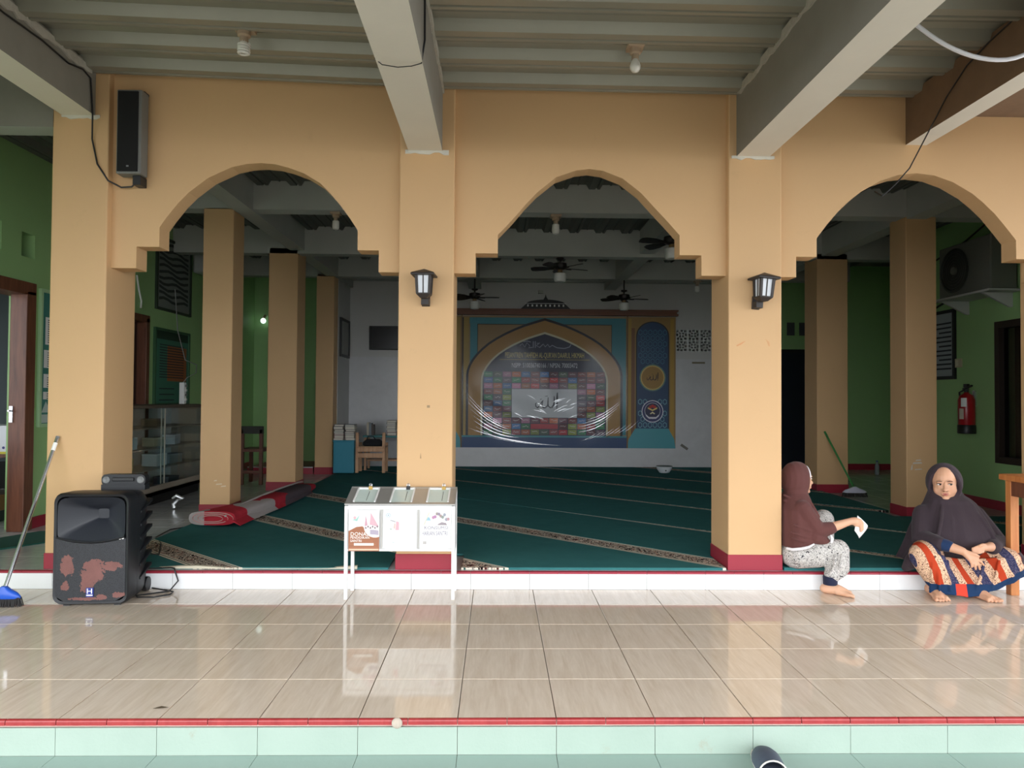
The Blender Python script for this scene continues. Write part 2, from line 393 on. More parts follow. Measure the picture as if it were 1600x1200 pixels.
g = G(); g.box(4.33, 4.99, HZ, 5.45, 5.14, 3.48); struct(g.done('wall_front', M_ORANGE), 'plain front wall right of the last pillar', 'wall')

def beam(x0, y0, z0, x1, y1, z1, label, side, under=None, name='beam'):
    g = G(); g.box(x0, y0, z0, x1, y1, z1)
    g.k = [1 if i == 0 else 0 for i in range(6)]
    return struct(g.done(name, [side, under or side]), label, 'beam')
def rough_top(o): pass
BEAMS = {}
BEAMS['left'] = beam(-2.995, -0.5, 3.215, -2.775, 4.95, 3.54, 'terrace beam over the left pillar with a black cable clipped along it', M_CONC, M_BEAMW)
BEAMS['mid'] = beam(-0.63, -0.5, 3.005, -0.395, 4.95, 3.46, 'terrace beam over the donation box pillar with a wire looped round it', M_CONC, M_BEAMW)
BEAMS['right'] = beam(1.655, -0.5, 2.995, 1.885, 4.95, 3.46, 'terrace beam over the pillar beside the woman in brown', M_CONC, M_BEAMW)
beam(2.885, -0.5, 3.115, 3.035, 4.99, 3.46, 'unplastered brown terrace beam ending over the right arch', M_CONC_D, M_BEAMW)
beam(2.66, 3.30, 3.10, 5.6, 3.50, 3.46, 'rough brown cross beam at the upper right corner', M_CONC_D, M_CONC_D)
beam(-4.1, 4.93, 3.135, -3.061, 5.1, 3.56, 'grey concrete beam between the left pillar and the green wall', M_CONC, M_INBEAM)
g = G(); g.box(3.035, 3.5, 3.325, 5.6, 4.99, 3.50); struct(g.done('ceiling_slab', M_CONC_D), 'low brown slab soffit right of the unplastered beam', 'ceiling')
for y0, d, z0, lab in ((7.15, 0.19, 3.165, 'grey cross beam of the hall nearest to the arches'), (9.05, 0.17, 3.105, 'middle grey cross beam of the hall'), (10.95, 0.17, 3.14, 'rear grey cross beam of the hall')):
    beam(-4.1, y0, z0, 5.45, y0 + d, 3.452, lab, M_INBEAM)
for x0, x1, lab in ((-2.63, -2.45, 'grey long beam of the hall over the left columns'), (-0.50, -0.29, 'grey long beam of the hall left of the ceiling fans'), (1.80, 1.99, 'grey long beam of the hall right of the ceiling fans'), (4.14, 4.34, 'grey long beam of the hall over the right columns')):
    beam(x0, 5.14, 3.145, x1, 12.1, 3.452, lab, M_INBEAM)
beam(-2.5, 11.95, 3.26, 3.95, 12.1, 3.452, 'grey wall beam at the top of the white back wall', M_INBEAM)

def pan_poly(y0, p, zl, zh):                  # one pitch of trapezoid deck, y0 = centre of the low flange
    a = [(y0 - 0.055, zl), (y0 + 0.008, zl), (y0 + 0.012, zl + 0.014), (y0 + 0.026, zl + 0.014), (y0 + 0.030, zl), (y0 + 0.055, zl), (y0 + 0.085, zh), (y0 + 0.158, zh), (y0 + 0.163, zh - 0.012), (y0 + 0.172, zh - 0.012), (y0 + 0.177, zh), (y0 + p - 0.085, zh), (y0 + p - 0.055, zl)]
    return a + [(b, z + 0.012) for b, z in reversed(a)]
rndp = random.Random(8)
for (x, sgn, z0, lab) in ((-2.775, 1, 3.485, 'left'), (-0.395, 1, 3.425, 'mid'), (1.655, -1, 3.42, 'right')):
    g = G(); y = 3.0; lo, hi = [], []
    while y < 4.93:
        h = rndp.uniform(0.004, 0.03); lo.append((y, z0 - h)); hi.append((y, z0 + 0.035)); y += rndp.uniform(0.03, 0.09)
    g.loft([[(x + sgn * e, yy, zz) for yy, zz in lo] for e in (0.0, 0.012)] + [[(x + sgn * 0.012, yy, zz) for yy, zz in hi]], False, False)
    pl_ = g.done('plaster_edge', paint('rough_plaster', C(176, 172, 160), 0.9, 0.2, 30, 0.5, 60), BEAMS[lab])
P_ = 0.338
ceil_t = struct(thing('ceiling', 'ribbed galvanised deck over the terrace, ribs parallel to the arches', 'ceiling'))
for (xa, xb, za, zb) in ((-4.6, -2.885, 0.10, 0.09), (-2.885, -0.51, 0.085, 0.015), (-0.51, 1.77, 0.01, 0.0), (1.77, 2.96, 0.0, 0.0), (2.96, 5.6, 0, 0)):
    for k in range(17):
        yc = 4.85 - k * P_
        if xa > 2.9 and yc > 3.3: continue
        g = G(); pr = pan_poly(yc, P_, 3.418, 3.478); n = len(pr)
        g.add([(xa, y, z + za) for y, z in pr] + [(xb, y, z + zb) for y, z in pr], [tuple(range(n))[::-1], tuple(range(n, 2 * n))] + [(i, (i + 1) % n, n + (i + 1) % n, n + i) for i in range(n)])
        g.done('deck_pan', M_DECK, ceil_t)
ceil_h = struct(thing('ceiling_hall', 'ribbed galvanised deck over the prayer hall, ribs running to the back wall', 'ceiling'))
PH = 0.332
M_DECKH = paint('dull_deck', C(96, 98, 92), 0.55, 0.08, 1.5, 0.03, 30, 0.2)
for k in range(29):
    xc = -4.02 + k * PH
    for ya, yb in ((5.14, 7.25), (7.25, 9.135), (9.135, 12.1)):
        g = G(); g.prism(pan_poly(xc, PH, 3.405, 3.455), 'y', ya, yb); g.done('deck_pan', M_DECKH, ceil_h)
g = G(); g.box(-7.4, -0.75, 2.95, 7.2, -0.6, 3.75); struct(g.done('sky_block_beam', M_CONC), 'unseen beam added along the outer end of the terrace roof to cut sky light', 'beam')  # unseen beam, added to keep sky light off the upper arch wall
# slab keeps the roof light-tight; its unseen outer part is extended to cut sky light
g = G(); g.box(-7.4, -0.6, 3.60, 7.2, 12.6, 3.75); struct(g.done('roof_slab', M_CONC), 'concrete roof slab over the deck', 'roof')

# ------------------------------------------------------------------ setting: walls of the hall
XL, XR, YB = -4.1, 5.45, 12.1
VENTS = [(5.60, 5.96, 2.50, 2.735), (6.21, 6.385, 2.495, 2.705)]
g = holed(G(), 'y', 3.2, 12.5, HZ, 3.6, XL - 0.2, XL, [(5.35, 6.36, HZ, 2.255), (7.55, 8.44, HZ, 2.225)] + VENTS)
struct(g.done('wall_left', M_GREEN), 'green side wall with doorways left of the arcade', 'wall')
g = G(); g.box(XL - 0.2, 3.2, -0.14, XL, 4.88, HZ); struct(g.done('wall_left_base', M_GREEN), 'foot of the green side wall beside the terrace', 'wall')
g = holed(G(), 'y', 5.14, 8.9, HZ, 3.6, XR, XR + 0.2, [(6.75, 7.70, 0.63, 2.165)])
struct(g.done('wall_right', M_GREEN), 'green wall with a fire extinguisher behind the seated women', 'wall')
g = G(); g.box(XR + 0.2, 8.7, HZ, 7.2, 8.9, 3.6); struct(g.done('wall_right_return', M_GREEN), 'return of the green wall behind the right column', 'wall')
g = G(); g.box(7.0, 8.9, HZ, 7.2, 12.5, 3.6); struct(g.done('wall_right_far', M_GREEN), 'far green side wall of the right recess', 'wall')
g = G(); g.box(3.95, YB, HZ, 7.0, YB + 0.2, 3.6); struct(g.done('wall_back_right', M_GREEN), 'green back wall of the right aisle', 'wall')
VB = (3.02, 3.65, 2.107, 2.487)
g = holed(G(), 'x', -2.5, 3.95, HZ, 3.6, YB, YB + 0.2, [VB])
struct(g.done('wall_back', M_WHITE), 'white back wall carrying the banner', 'wall')
g = G(); g.box(-2.65, 11.22, HZ, -2.5, 12.3, 3.6); struct(g.done('wall_back_side', M_WHITE), 'short white side wall with a dark picture frame', 'wall')
g = G(); g.box(XL, YB, HZ, -2.65, YB + 0.2, 3.6); struct(g.done('wall_back_left', M_GREEN), 'dark green back wall of the left aisle', 'wall')
for (x0, y0, x1, y1, lab) in ((XL, 6.36, XL + 0.014, 7.55, 'maroon skirting right of the left doorway'), (XL, 8.44, XL + 0.014, 12.1, 'maroon skirting of the left aisle'), (XR - 0.014, 5.14, XR, 8.9, 'maroon skirting under the fire extinguisher'), (3.95, YB - 0.014, 7.0, YB, 'maroon skirting of the right aisle back wall')):
    g = G(); g.box(x0, y0, HZ, x1, y1, HZ + 0.10); struct(g.done('baseboard_' + ('left' if x1 < 0 else 'right'), M_MAROON), lab, 'baseboard')
M_WAINS = tile_mat('white_wall_tile', C(184, 184, 185), C(198, 198, 199), 0.3, (1, 1, 1))
g = G(); g.box(-2.5, YB - 0.015, HZ, 3.95, YB, 1.98)
struct(g.done('trim_3', M_WAINS), 'smooth white wainscot of the back wall', 'trim')
# ------------------------------------------------------------------ rooms behind the doorways, window, boards
g = G(); g.box(-7.4, 5.0, HZ, -7.2, 9.2, 3.6); holed(g, 'x', -7.2, -4.3, HZ, 3.6, 5.0, 5.1, [(-6.8, -4.55, 0.9, 2.5)]); g.box(-7.2, 9.1, HZ, -4.3, 9.2, 3.6)  # front opening is added out of view to let sky light into the room
struct(g.done('wall_side_room', paint('grey_room_paint', C(120, 128, 134), 0.7)), 'grey walls of the side room behind the left doorway', 'wall')
M_WOOD = Mat('brown_door_wood', 0.45); v = M_WOOD.coord('Object', (14, 14, 1.2)); f = M_WOOD.noise(v, 2.0, 6, 0.6, 0.5)
M_WOOD.base(M_WOOD.ramp(f, [(0.3, C(84, 48, 34)), (0.75, C(126, 78, 54))])); M_WOOD = M_WOOD.m
M_PINE = Mat('orange_pine', 0.4); v = M_PINE.coord('Object', (12, 12, 1.4)); f = M_PINE.noise(v, 2.0, 6, 0.6, 0.6)
M_PINE.base(M_PINE.ramp(f, [(0.3, C(168, 96, 48)), (0.75, C(206, 140, 82))])); M_PINE = M_PINE.m
M_LTWOOD = Mat('light_bench_wood', 0.5); v = M_LTWOOD.coord('Object', (10, 10, 2)); f = M_LTWOOD.noise(v, 2.5, 6, 0.6, 0.6)
M_LTWOOD.base(M_LTWOOD.ramp(f, [(0.3, C(176, 128, 92)), (0.75, C(214, 172, 134))])); M_LTWOOD = M_LTWOOD.m
def glass(name, tint=(0.9, 0.95, 0.95, 1), rough=0.02):
    m_ = bpy.data.materials.new(name); m_.use_nodes = True; n_ = m_.node_tree; n_.nodes.clear()
    o = n_.nodes.new('ShaderNodeOutputMaterial'); mx = n_.nodes.new('ShaderNodeMixShader'); t = n_.nodes.new('ShaderNodeBsdfTransparent'); gl = n_.nodes.new('ShaderNodeBsdfGlossy')
    lw_ = n_.nodes.new('ShaderNodeLayerWeight'); lw_.inputs[0].default_value = 0.5; pw_ = n_.nodes.new('ShaderNodeMath'); pw_.operation = 'POWER'; pw_.inputs[1].default_value = 4.0; n_.links.new(lw_.outputs['Facing'], pw_.inputs[0])
    fr = n_.nodes.new('ShaderNodeMath'); fr.operation = 'MULTIPLY_ADD'; fr.inputs[1].default_value = 0.45; fr.inputs[2].default_value = 0.025; n_.links.new(pw_.outputs[0], fr.inputs[0])
    t.inputs[0].default_value = tint; gl.inputs['Roughness'].default_value = rough
    n_.links.new(fr.outputs[0], mx.inputs[0]); n_.links.new(t.outputs[0], mx.inputs[1]); n_.links.new(gl.outputs[0], mx.inputs[2]); n_.links.new(mx.outputs[0], o.inputs[0])
    return m_
M_GLASS = glass('clear_glass'); M_DGLASS = glass('dim_glass', (0.45, 0.5, 0.52, 1))
M_WPAPER = plain('white_paper', C(236, 236, 234), 0.7); M_INK = plain('dark_ink', C(40, 42, 48), 0.7)
M_ALU = plain('white_aluminium', C(226, 227, 226), 0.35, 0.0); M_STEEL = plain('steel', C(190, 192, 196), 0.22, 0.9)
M_GREYP = plain('grey_plastic', C(120, 122, 122), 0.5)
# left doorway frame
d = struct(thing('door_1', 'brown wooden door frame of the left doorway', 'door', (XL, 5.8, HZ)))
g = G(); g.box(XL - 0.11, 6.245, HZ, XL + 0.035, 6.37, 2.20); g.done('jamb', M_WOOD, d, False, 0.006)
g = G(); g.box(XL - 0.19, 5.34, HZ, XL + 0.035, 5.46, 2.20); g.done('jamb', M_WOOD, d, False, 0.006)
g = G(); g.box(XL - 0.19, 5.34, 2.165, XL + 0.035, 6.37, 2.275); g.done('header', M_WOOD, d, False, 0.006)
g = G(); g.box(XL - 0.095, 6.232, 1.06, XL - 0.065, 6.245, 1.20); g.cyl((XL - 0.08, 6.232, 1.16), (XL - 0.08, 6.20, 1.16), 0.008); g.done('latch_plate', M_STEEL, d)
d2 = struct(thing('door_2', 'dark doorway of the left aisle behind the glass cabinet', 'door', (XL, 8.0, HZ)))
for y0 in (7.55, 8.36):
    g = G(); g.box(XL - 0.19, y0, HZ, XL + 0.03, y0 + 0.08, 2.20); g.done('jamb', M_WOOD, d2, False, 0.005)
g = G(); g.box(XL - 0.19, 7.55, 2.145, XL + 0.03, 8.44, 2.23); g.done('header', M_WOOD, d2, False, 0.005)
g = G(); g.box(XL - 0.12, 7.63, HZ + 0.01, XL - 0.08, 8.36, 2.145); g.done('leaf', paint('dark_door_leaf', C(62, 40, 32), 0.5), d2)
# vents of the left wall
for (a, b, c_, e) in VENTS:
    g = G(); g.box(XL - 0.21, a - 0.02, c_ - 0.02, XL - 0.17, b + 0.02, e + 0.02); struct(g.done('vent_back', plain('brown_vent', C(82, 60, 50), 0.9)), 'brown brick closing a square vent high in the green wall', 'vent')
# window in the right wall
d = struct(thing('window_1', 'dark wooden window beside the fire extinguisher', 'window', (XR, 7.2, 0.63)))
for (y0, y1, z0, z1, nm_) in ((6.75, 6.82, 0.63, 2.165, 'stile'), (7.63, 7.70, 0.63, 2.165, 'stile'), (6.82, 7.63, 2.09, 2.165, 'rail'), (6.82, 7.63, 0.63, 0.70, 'rail')):
    g = G(); g.box(XR - 0.03, y0, z0, XR + 0.08, y1, z1); g.done(nm_, paint('dark_frame', C(46, 36, 30), 0.5), d, False, 0.004)
g = G(); g.box(XR + 0.03, 6.82, 0.70, XR + 0.036, 7.63, 2.09); g.done('pane', M_DGLASS, d)
g = G(); g.box(XR + 0.2, 6.3, 0.3, XR + 1.0, 8.2, 2.6); struct(g.done('window_recess', plain('room_shade', C(30, 34, 40), 0.9)), 'dark block standing in for the unlit room behind the right window', 'room')  # solid block, the shade of the room is put into its dark colour
# ventilation blocks in the back wall
M_VB = paint('vent_block', C(196, 198, 194), 0.8, 0.05)
vb = struct(thing('vent_blocks', 'pierced ventilation blocks in the white wall right of the banner', 'vent', (3.02, YB, 2.107)))
g = G(); g.box(3.0, YB + 0.21, 2.08, 3.68, YB + 0.25, 2.51); g.done('backing', M_DARK, vb)  # near-black sheet stands in for the shade behind the block holes
def vblock():
    g = G(); s = 0.188; H_ = []
    for a, b in ((.17, .17), (.83, .17), (.17, .83), (.83, .83)): H_.append((s * (a - .10), s * (a + .10), s * (b - .10), s * (b + .10)))
    for a, b in ((.5, .13), (.13, .5), (.87, .5), (.5, .87)): H_.append((s * (a - .115), s * (a + .115), s * (b - .085), s * (b + .085)) if a == .5 else (s * (a - .085), s * (a + .085), s * (b - .115), s * (b + .115)))
    for a, b in ((.36, .37), (.64, .37), (.36, .63), (.64, .63)): H_.append((s * (a - .085), s * (a + .085), s * (b - .085), s * (b + .085)))
    return holed(g, 'x', 0, s, 0, s, 0, 0.10, H_).mesh('block')
vme = vblock(); vme.materials.append(M_VB)
for i in range(3):
    for j in range(2):
        o = link('block', vme, vb); o.location = (0.012 + i * 0.205, 0.0, 0.002 + j * 0.192)
g = G(); g.box(3.02, YB + 0.01, 2.105, 3.65, YB + 0.09, 2.109); g.box(3.02, YB + 0.01, 2.297, 3.65, YB + 0.09, 2.301)
for i in range(4): g.box(3.018 + i * 0.205 - (0.01 if i else 0), YB + 0.012, 2.107, 3.033 + i * 0.205, YB + 0.09, 2.487)
g.done('mortar', M_VB, vb)

# ------------------------------------------------------------------ carpets
U = [2.465, 3.69, 4.915, 6.075, 7.225, 8.36, 9.5, 10.65, 11.8]
dx, dy = 0.737, -0.676; nx, ny = 0.676, 0.737
a = Mat('green_prayer_carpet', 0.95, 0, 0.1); v = a.coord('UV'); s_ = a.n('ShaderNodeSeparateXYZ'); a.l(v, s_.inputs[0])
v4 = a.math('MULTIPLY', s_.outputs[1], 4.0)
gr = a.mix(a.noise(a.coord('UV', (1, 1, 1)), 6, 6, 0.6), C(50, 104, 106), C(64, 124, 124))
cream, dkg, mar = C(226, 216, 200), C(36, 84, 78), C(72, 40, 42)
sw = a.noise(a.coord('UV', (1, 1.0, 1)), 12, 2.0, 0.5, 2.4)
pat = a.ramp(sw, [(0.0, mar), (0.36, cream), (0.43, C(44, 30, 30)), (0.53, cream), (0.585, C(190, 150, 130)), (0.63, mar)], 'CONSTANT')
ln = a.ramp(v4, [(0.0, cream), (0.07, dkg), (0.095, cream), (0.15, mar), (0.74, cream), (0.795, dkg), (0.83, cream), (0.90, dkg)], 'CONSTANT')
isp = a.ramp(v4, [(0.0, (0, 0, 0, 1)), (0.15, (1, 1, 1, 1)), (0.74, (0, 0, 0, 1))], 'CONSTANT')
isb = a.ramp(v4, [(0.0, (1, 1, 1, 1)), (0.90, (0, 0, 0, 1))], 'CONSTANT')
a.base(a.mix(isb, gr, a.mix(isp, ln, pat))); a.bump(a.noise(a.coord('UV'), 420, 2), 0.5, 0.004)
M_CARPET = a.m
M_BACKING = plain('beige_carpet_backing', C(206, 198, 176), 0.9)
def clip(poly, A, B, Cc):                     # keep A x + B y >= Cc
    out = []
    for i in range(len(poly)):
        p, q = poly[i], poly[(i + 1) % len(poly)]; fp, fq = A * p[0] + B * p[1] - Cc, A * q[0] + B * q[1] - Cc
        if fp >= 0: out.append(p)
        if (fp >= 0) != (fq >= 0):
            t = fp / (fp - fq); out.append((p[0] + t * (q[0] - p[0]), p[1] + t * (q[1] - p[1])))
    return out
RECTS = [(-2.60, 4.93, -0.74, 5.36), (-0.24, 4.93, 1.585, 5.36), (1.99, 4.93, 3.94, 5.36), (-2.78, 5.36, 5.3, 7.10), (-2.48, 7.10, 3.98, 9.02), (3.98, 7.47, 4.12, 9.02), (-2.44, 9.02, 4.05, 12.05)]
OV = {3: (0.17, -0.03), 4: (0.16, 0.17), 5: (0.10, 0.06), 6: (0.12, 0.1)}
ORD = ['nearest', 'second', 'third', 'fourth', 'fifth', 'sixth', 'seventh', 'eighth', 'ninth']
CLAB = ['green prayer carpet cut to a small triangle by the loudspeaker', 'green prayer carpet running from the red rug to the donation box legs', 'green prayer carpet between the donation box pillar and the pillar beside the brown-clad woman',
        'green prayer carpet with its border passing just behind the paper the woman holds', 'green prayer carpet one strip beyond the hand holding the paper', 'green prayer carpet reaching the foot of the green broom',
        'green prayer carpet strip just in front of the white bowl', 'green prayer carpet strip that the white bowl stands on', 'last corner of green prayer carpet by the back wall']
for i in range(len(U)):
    lo, hi = (U[i - 1] if i else 0.0), U[i]
    ovl = OV.get(i - 1, (0, 0)) if i else (0, 0)
    g = G(); uvs = []
    # lower edge passes through s=-3 (n=lo-ovl0) and s=+4 (n=lo-ovl1)
    k = (ovl[0] - ovl[1]) / 7.0
    for (x0, y0, x1, y1) in RECTS:
        p = [(x0, y0), (x1, y0), (x1, y1), (x0, y1)]
        c0 = lo - ovl[0] + 3 * k
        p = clip(p, nx - k * dx, ny - k * dy, c0) if i else clip(p, nx, ny, lo)
        p = clip(p, -nx, -ny, -hi) if p else p
        if len(p) < 3: continue
        zt = HZ + 0.012 + 0.0025 * i
        n = len(p)
        g.add([(x, y, HZ + 0.001) for x, y in p] + [(x, y, zt) for x, y in p], [tuple(range(n))[::-1], tuple(range(n, 2 * n))] + [(j, (j + 1) % n, n + (j + 1) % n, n + j) for j in range(n)])
    if not g.v: continue
    o = g.done('prayer_carpet', M_CARPET); me = o.data
    ul = me.uv_layers.new(name='uv')
    for lp in me.loops:
        co = me.vertices[lp.vertex_index].co
        ul.data[lp.index].uv = (co.x * dx + co.y * dy, hi - (co.x * nx + co.y * ny))
    tag(o, CLAB[i], 'carpet', 'green prayer carpets in the hall')
# curling beige edges of the front carpet
def lip(pts, label):
    g = G(); top = []; bot = []
    for x, d_, h in pts: top.append((x, 4.935 + d_, HZ + 0.004 + h)); bot.append((x, 4.935, HZ + 0.003))
    g.loft([[(x, y - 0.006, z + 0.001) for x, y, z in bot], [(x, y - 0.006, z) for x, y, z in top], [(x, y + 0.02, z + 0.002) for x, y, z in top]], False, False)
    return tag(g.done('carpet_backing', M_BACKING), label, 'carpet edge')
lip([(-2.35 + 0.1 * i, 0.0, 0.004 + 0.016 * max(0, math.sin(i * 0.55)) ** 2) for i in range(15)], 'curled beige edge of the carpet along the maroon lip near the loudspeaker')
# door mat far left
g = G(); g.prism([(-4.07, 5.90), (-3.92, 6.24), (-3.60, 6.30), (-3.52, 5.88), (-3.76, 5.52), (-3.98, 5.50)], 'z', HZ + 0.001, HZ + 0.012)
tag(g.done('door_mat', paint('mat_green', C(34, 84, 72), 0.95, 0.1, 8, 0.4, 300)), 'small green mat in front of the left doorway', 'mat')

# folded red rug
a = Mat('red_grey_rug', 0.95, 0, 0.1); v = a.coord('Object'); sep = a.n('ShaderNodeSeparateXYZ'); a.l(v, sep.inputs[0])
def blob_mask(L_):
    best = None
    for (bx_, by_, rx_, ry_) in L_:
        ex_ = a.math('DIVIDE', a.math('SUBTRACT', sep.outputs[0], bx_), rx_); ey_ = a.math('DIVIDE', a.math('SUBTRACT', sep.outputs[1], by_), ry_)
        d_ = a.math('ADD', a.math('MULTIPLY', ex_, ex_), a.math('MULTIPLY', ey_, ey_)); best = d_ if best is None else a.math('MINIMUM', best, d_)
    return a.math('LESS_THAN', best, 1.0)
red_ = a.mix(a.noise(v, 9, 4), C(164, 40, 54), C(196, 60, 72))
c1 = a.mix(blob_mask([(-0.24, -0.92, 0.12, 0.10), (0.10, -0.50, 0.15, 0.20), (0.24, -0.22, 0.13, 0.16), (-0.02, 0.35, 0.06, 0.30)]), red_, C(176, 168, 166))
a.base(a.mix(blob_mask([(0.16, 0.80, 0.22, 0.42), (0.30, 0.35, 0.10, 0.22)]), c1, C(92, 82, 88)))
a.bump(a.noise(a.coord('Object'), 260, 2), 0.6, 0.004); M_RUG = a.m
rug = thing('folded_rug', 'red and grey patterned rug rolled and folded flat beside the slim column', 'rug', (-2.45, 7.4, HZ + 0.012))
zb = HZ + 0.032
stn = [(6.42, -2.73, -2.32, 0.125), (6.75, -2.60, -2.31, 0.128), (7.05, -2.49, -2.26, 0.125), (7.5, -2.48, -2.24, 0.118), (8.1, -2.475, -2.22, 0.11), (8.6, -2.47, -2.21, 0.105), (8.92, -2.45, -2.24, 0.075)]
def rr(cx, cz, hx, hz, n=20, p=3.2):
    out = []
    for j in range(n):
        t = 2 * PI * j / n; c_, s2 = math.cos(t), math.sin(t)
        out.append((cx + hx * abs(c_) ** (2 / p) * (1 if c_ > 0 else -1), cz + hz * abs(s2) ** (2 / p) * (1 if s2 > 0 else -1)))
    return out
rings = [[(x, y, z) for x, z in rr((a0 + a1) / 2, zb + h / 2, (a1 - a0) / 2, h / 2)] for y, a0, a1, h in stn]
g = G(); g.loft(rings); g.done('roll', M_RUG, rug, True)
# coil visible on the near end, and the loose outer flap with its pale edge
def coil(k, off):
    out = []
    for j in range(46):
        t = j / 45; an = -0.5 + t * 2 * PI * 2.6; sh = 1.0 - 0.62 * t
        out.append(Vector((-2.525 + 0.195 * sh * math.copysign(abs(math.cos(an)) ** 0.7, math.cos(an)), 6.415 - off, zb + 0.064 + 0.055 * sh * math.sin(an))))
    return out
g = G(); pts = coil(0, 0.004); g.loft([[p + Vector((0, -0.004, 0.004)) for p in pts], [p + Vector((0, -0.004, -0.004)) for p in pts], [p + Vector((0, 0.01, -0.004)) for p in pts]], False, False)
g.done('coil_edge', plain('pale_rug_edge', C(196, 150, 146), 0.9), rug)
g = G(); fl = [(6.40, -2.40, -2.27, 0.05), (6.8, -2.42, -2.26, 0.085), (7.4, -2.40, -2.22, 0.10), (8.0, -2.38, -2.20, 0.10), (8.6, -2.36, -2.20, 0.09)]
g.loft([[(a0, y, zb + h), ((a0 + a1) / 2, y, zb + h * 0.8 + 0.012), (a1 + 0.006, y, zb + 0.004), (a1, y, zb), ((a0 + a1) / 2, y, zb + h * 0.7), (a0, y, zb + h - 0.012)] for y, a0, a1, h in fl]); g.done('flap', M_RUG, rug, True)
g = G(); g.tube([(a0 - 0.002, y, zb + h + 0.036) for y, a0, a1, h in fl] + [(-2.36, 8.75, zb + 0.115)], 0.009, 6); g.done('hem', plain('grey_hem', C(176, 168, 166), 0.9), rug, True)

# ------------------------------------------------------------------ loudspeaker on wheels
a = Mat('rusty_grille', 0.6); v = a.coord('Object'); sep = a.n('ShaderNodeSeparateXYZ'); a.l(v, sep.inputs[0]); best = None
for (bx_, bz_, rx_, rz_) in ((-0.135, 0.255, 0.045, 0.075), (0.02, 0.215, 0.085, 0.075), (0.115, 0.25, 0.075, 0.035), (-0.02, 0.14, 0.05, 0.06), (-0.145, 0.125, 0.026, 0.035), (0.165, 0.07, 0.045, 0.022), (-0.03, 0.05, 0.10, 0.012), (0.07, 0.06, 0.03, 0.02)):
    ex_ = a.math('DIVIDE', a.math('SUBTRACT', sep.outputs[0], bx_), rx_); ez_ = a.math('DIVIDE', a.math('SUBTRACT', sep.outputs[2], bz_), rz_)
    d_ = a.math('ADD', a.math('MULTIPLY', ex_, ex_), a.math('MULTIPLY', ez_, ez_)); best = d_ if best is None else a.math('MINIMUM', best, d_)
r = a.math('LESS_THAN', a.math('ADD', best, a.math('MULTIPLY', a.math('SUBTRACT', a.noise(v, 26, 5, 0.65), 0.5), 3.6)), 0.72); low = 0.8
ck = a.n('ShaderNodeTexVoronoi', i_Scale=170.0); a.l(v, ck.inputs['Vector'])
dots = a.ramp(ck.outputs['Distance'], [(0.25, (0, 0, 0, 1)), (0.45, (1, 1, 1, 1))])
a.base(a.mix(a.math('MULTIPLY', r, low), a.mix(dots, C(16, 17, 20), C(40, 42, 47)), a.mix(a.noise(v, 12, 4), C(104, 62, 56), C(142, 92, 84)))); a.bump(dots, 0.3, 0.003); M_GRILLE = a.m
M_SPK = paint('speaker_plastic', C(25, 27, 31), 0.42, 0.1, 8, 0.1, 160)
sp_ = thing('loudspeaker', 'black trolley loudspeaker with a rust-patched grille at the foot of the left pillar', 'loudspeaker', (-2.495, 4.47, 0.0), 0.07)
def rrect(hx, hz, r, cz, n=5):
    out = []
    for (sx, sz, a0) in ((1, 1, 0), (-1, 1, PI / 2), (-1, -1, PI), (1, -1, 3 * PI / 2)):
        for j in range(n): t = a0 + (PI / 2) * j / (n - 1); out.append((sx * (hx - r) + r * math.cos(t), cz + sz * (hz - r) + r * math.sin(t)))
    return out
def ring(hx, hz, r, cz, y): return [(x, y, z) for x, z in rrect(hx, hz, r, cz)]
zc = 0.353; hh = 0.340
g = G(); g.loft([ring(0.222, hh - 0.004, 0.05, zc, 0.125), ring(0.224, hh, 0.05, zc, 0.14), ring(0.215, hh - 0.006, 0.05, zc - 0.004, 0.25), ring(0.185, hh - 0.03, 0.05, zc - 0.014, 0.36), ring(0.165, hh - 0.045, 0.05, zc - 0.02, 0.372)])
g.done('cabinet', M_SPK, sp_, True, local=True)
g = G(); g.loft([ring(0.222, hh, 0.05, zc, 0.13), ring(0.226, hh + 0.003, 0.055, zc, 0.02), ring(0.218, hh - 0.006, 0.05, zc, 0.0), ring(0.204, hh - 0.02, 0.045, zc, 0.006), ring(0.204, hh - 0.02, 0.045, zc, 0.13)], False)
g.done('bezel', M_SPK, sp_, True, local=True)
g = G(); fr = []                               # gently bowed lower grille
for i in range(9):
    x = -0.204 + 0.408 * i / 8; fr.append((x, 0.004 - 0.012 * (1 - (x / 0.204) ** 2)))
bot = lambda x: 0.035 + (0.03 * max(0, abs(x) - 0.165) / 0.04)
top = lambda x: 0.405 - 0.03 * (1 - (x / 0.204) ** 2) + 0.012
nz = 8
g.loft([[(x, y, bot(x) + (top(x) - bot(x)) * k / nz) for x, y in fr] for k in range(nz + 1)], False, False)
g.loft([[(x, y, top(x)) for x, y in fr], [(x, 0.12, top(x) - 0.01) for x, y in fr]], False, False)
g.done('grille', M_GRILLE, sp_, True, local=True)
g = G(); N = 24; outer = []                    # horn flare
for j in range(N):
    t = 2 * PI * j / N; c_, s2 = math.cos(t), math.sin(t); p = 6
    outer.append((0.2 * abs(c_) ** (2 / p) * (1 if c_ > 0 else -1), 0.002, 0.532 + 0.138 * abs(s2) ** (2 / p) * (1 if s2 > 0 else -1)))
rings = []
for q, (yy, kx, kz) in enumerate(((0.004, 1, 1), (0.03, 0.86, 0.78), (0.06, 0.62, 0.55), (0.09, 0.36, 0.36), (0.12, 0.16, 0.22))):
    rings.append([(0.02 * q / 4 + x * kx, yy, 0.532 + 0.02 * q / 4 + (z - 0.532) * kz) for x, y, z in outer])
g.loft(rings, False); g.poly(rings[-1][::-1]); g.done('horn', paint('horn_plastic', C(38, 41, 48), 0.4, 0.08, 6, 0.05), sp_, True, local=True)
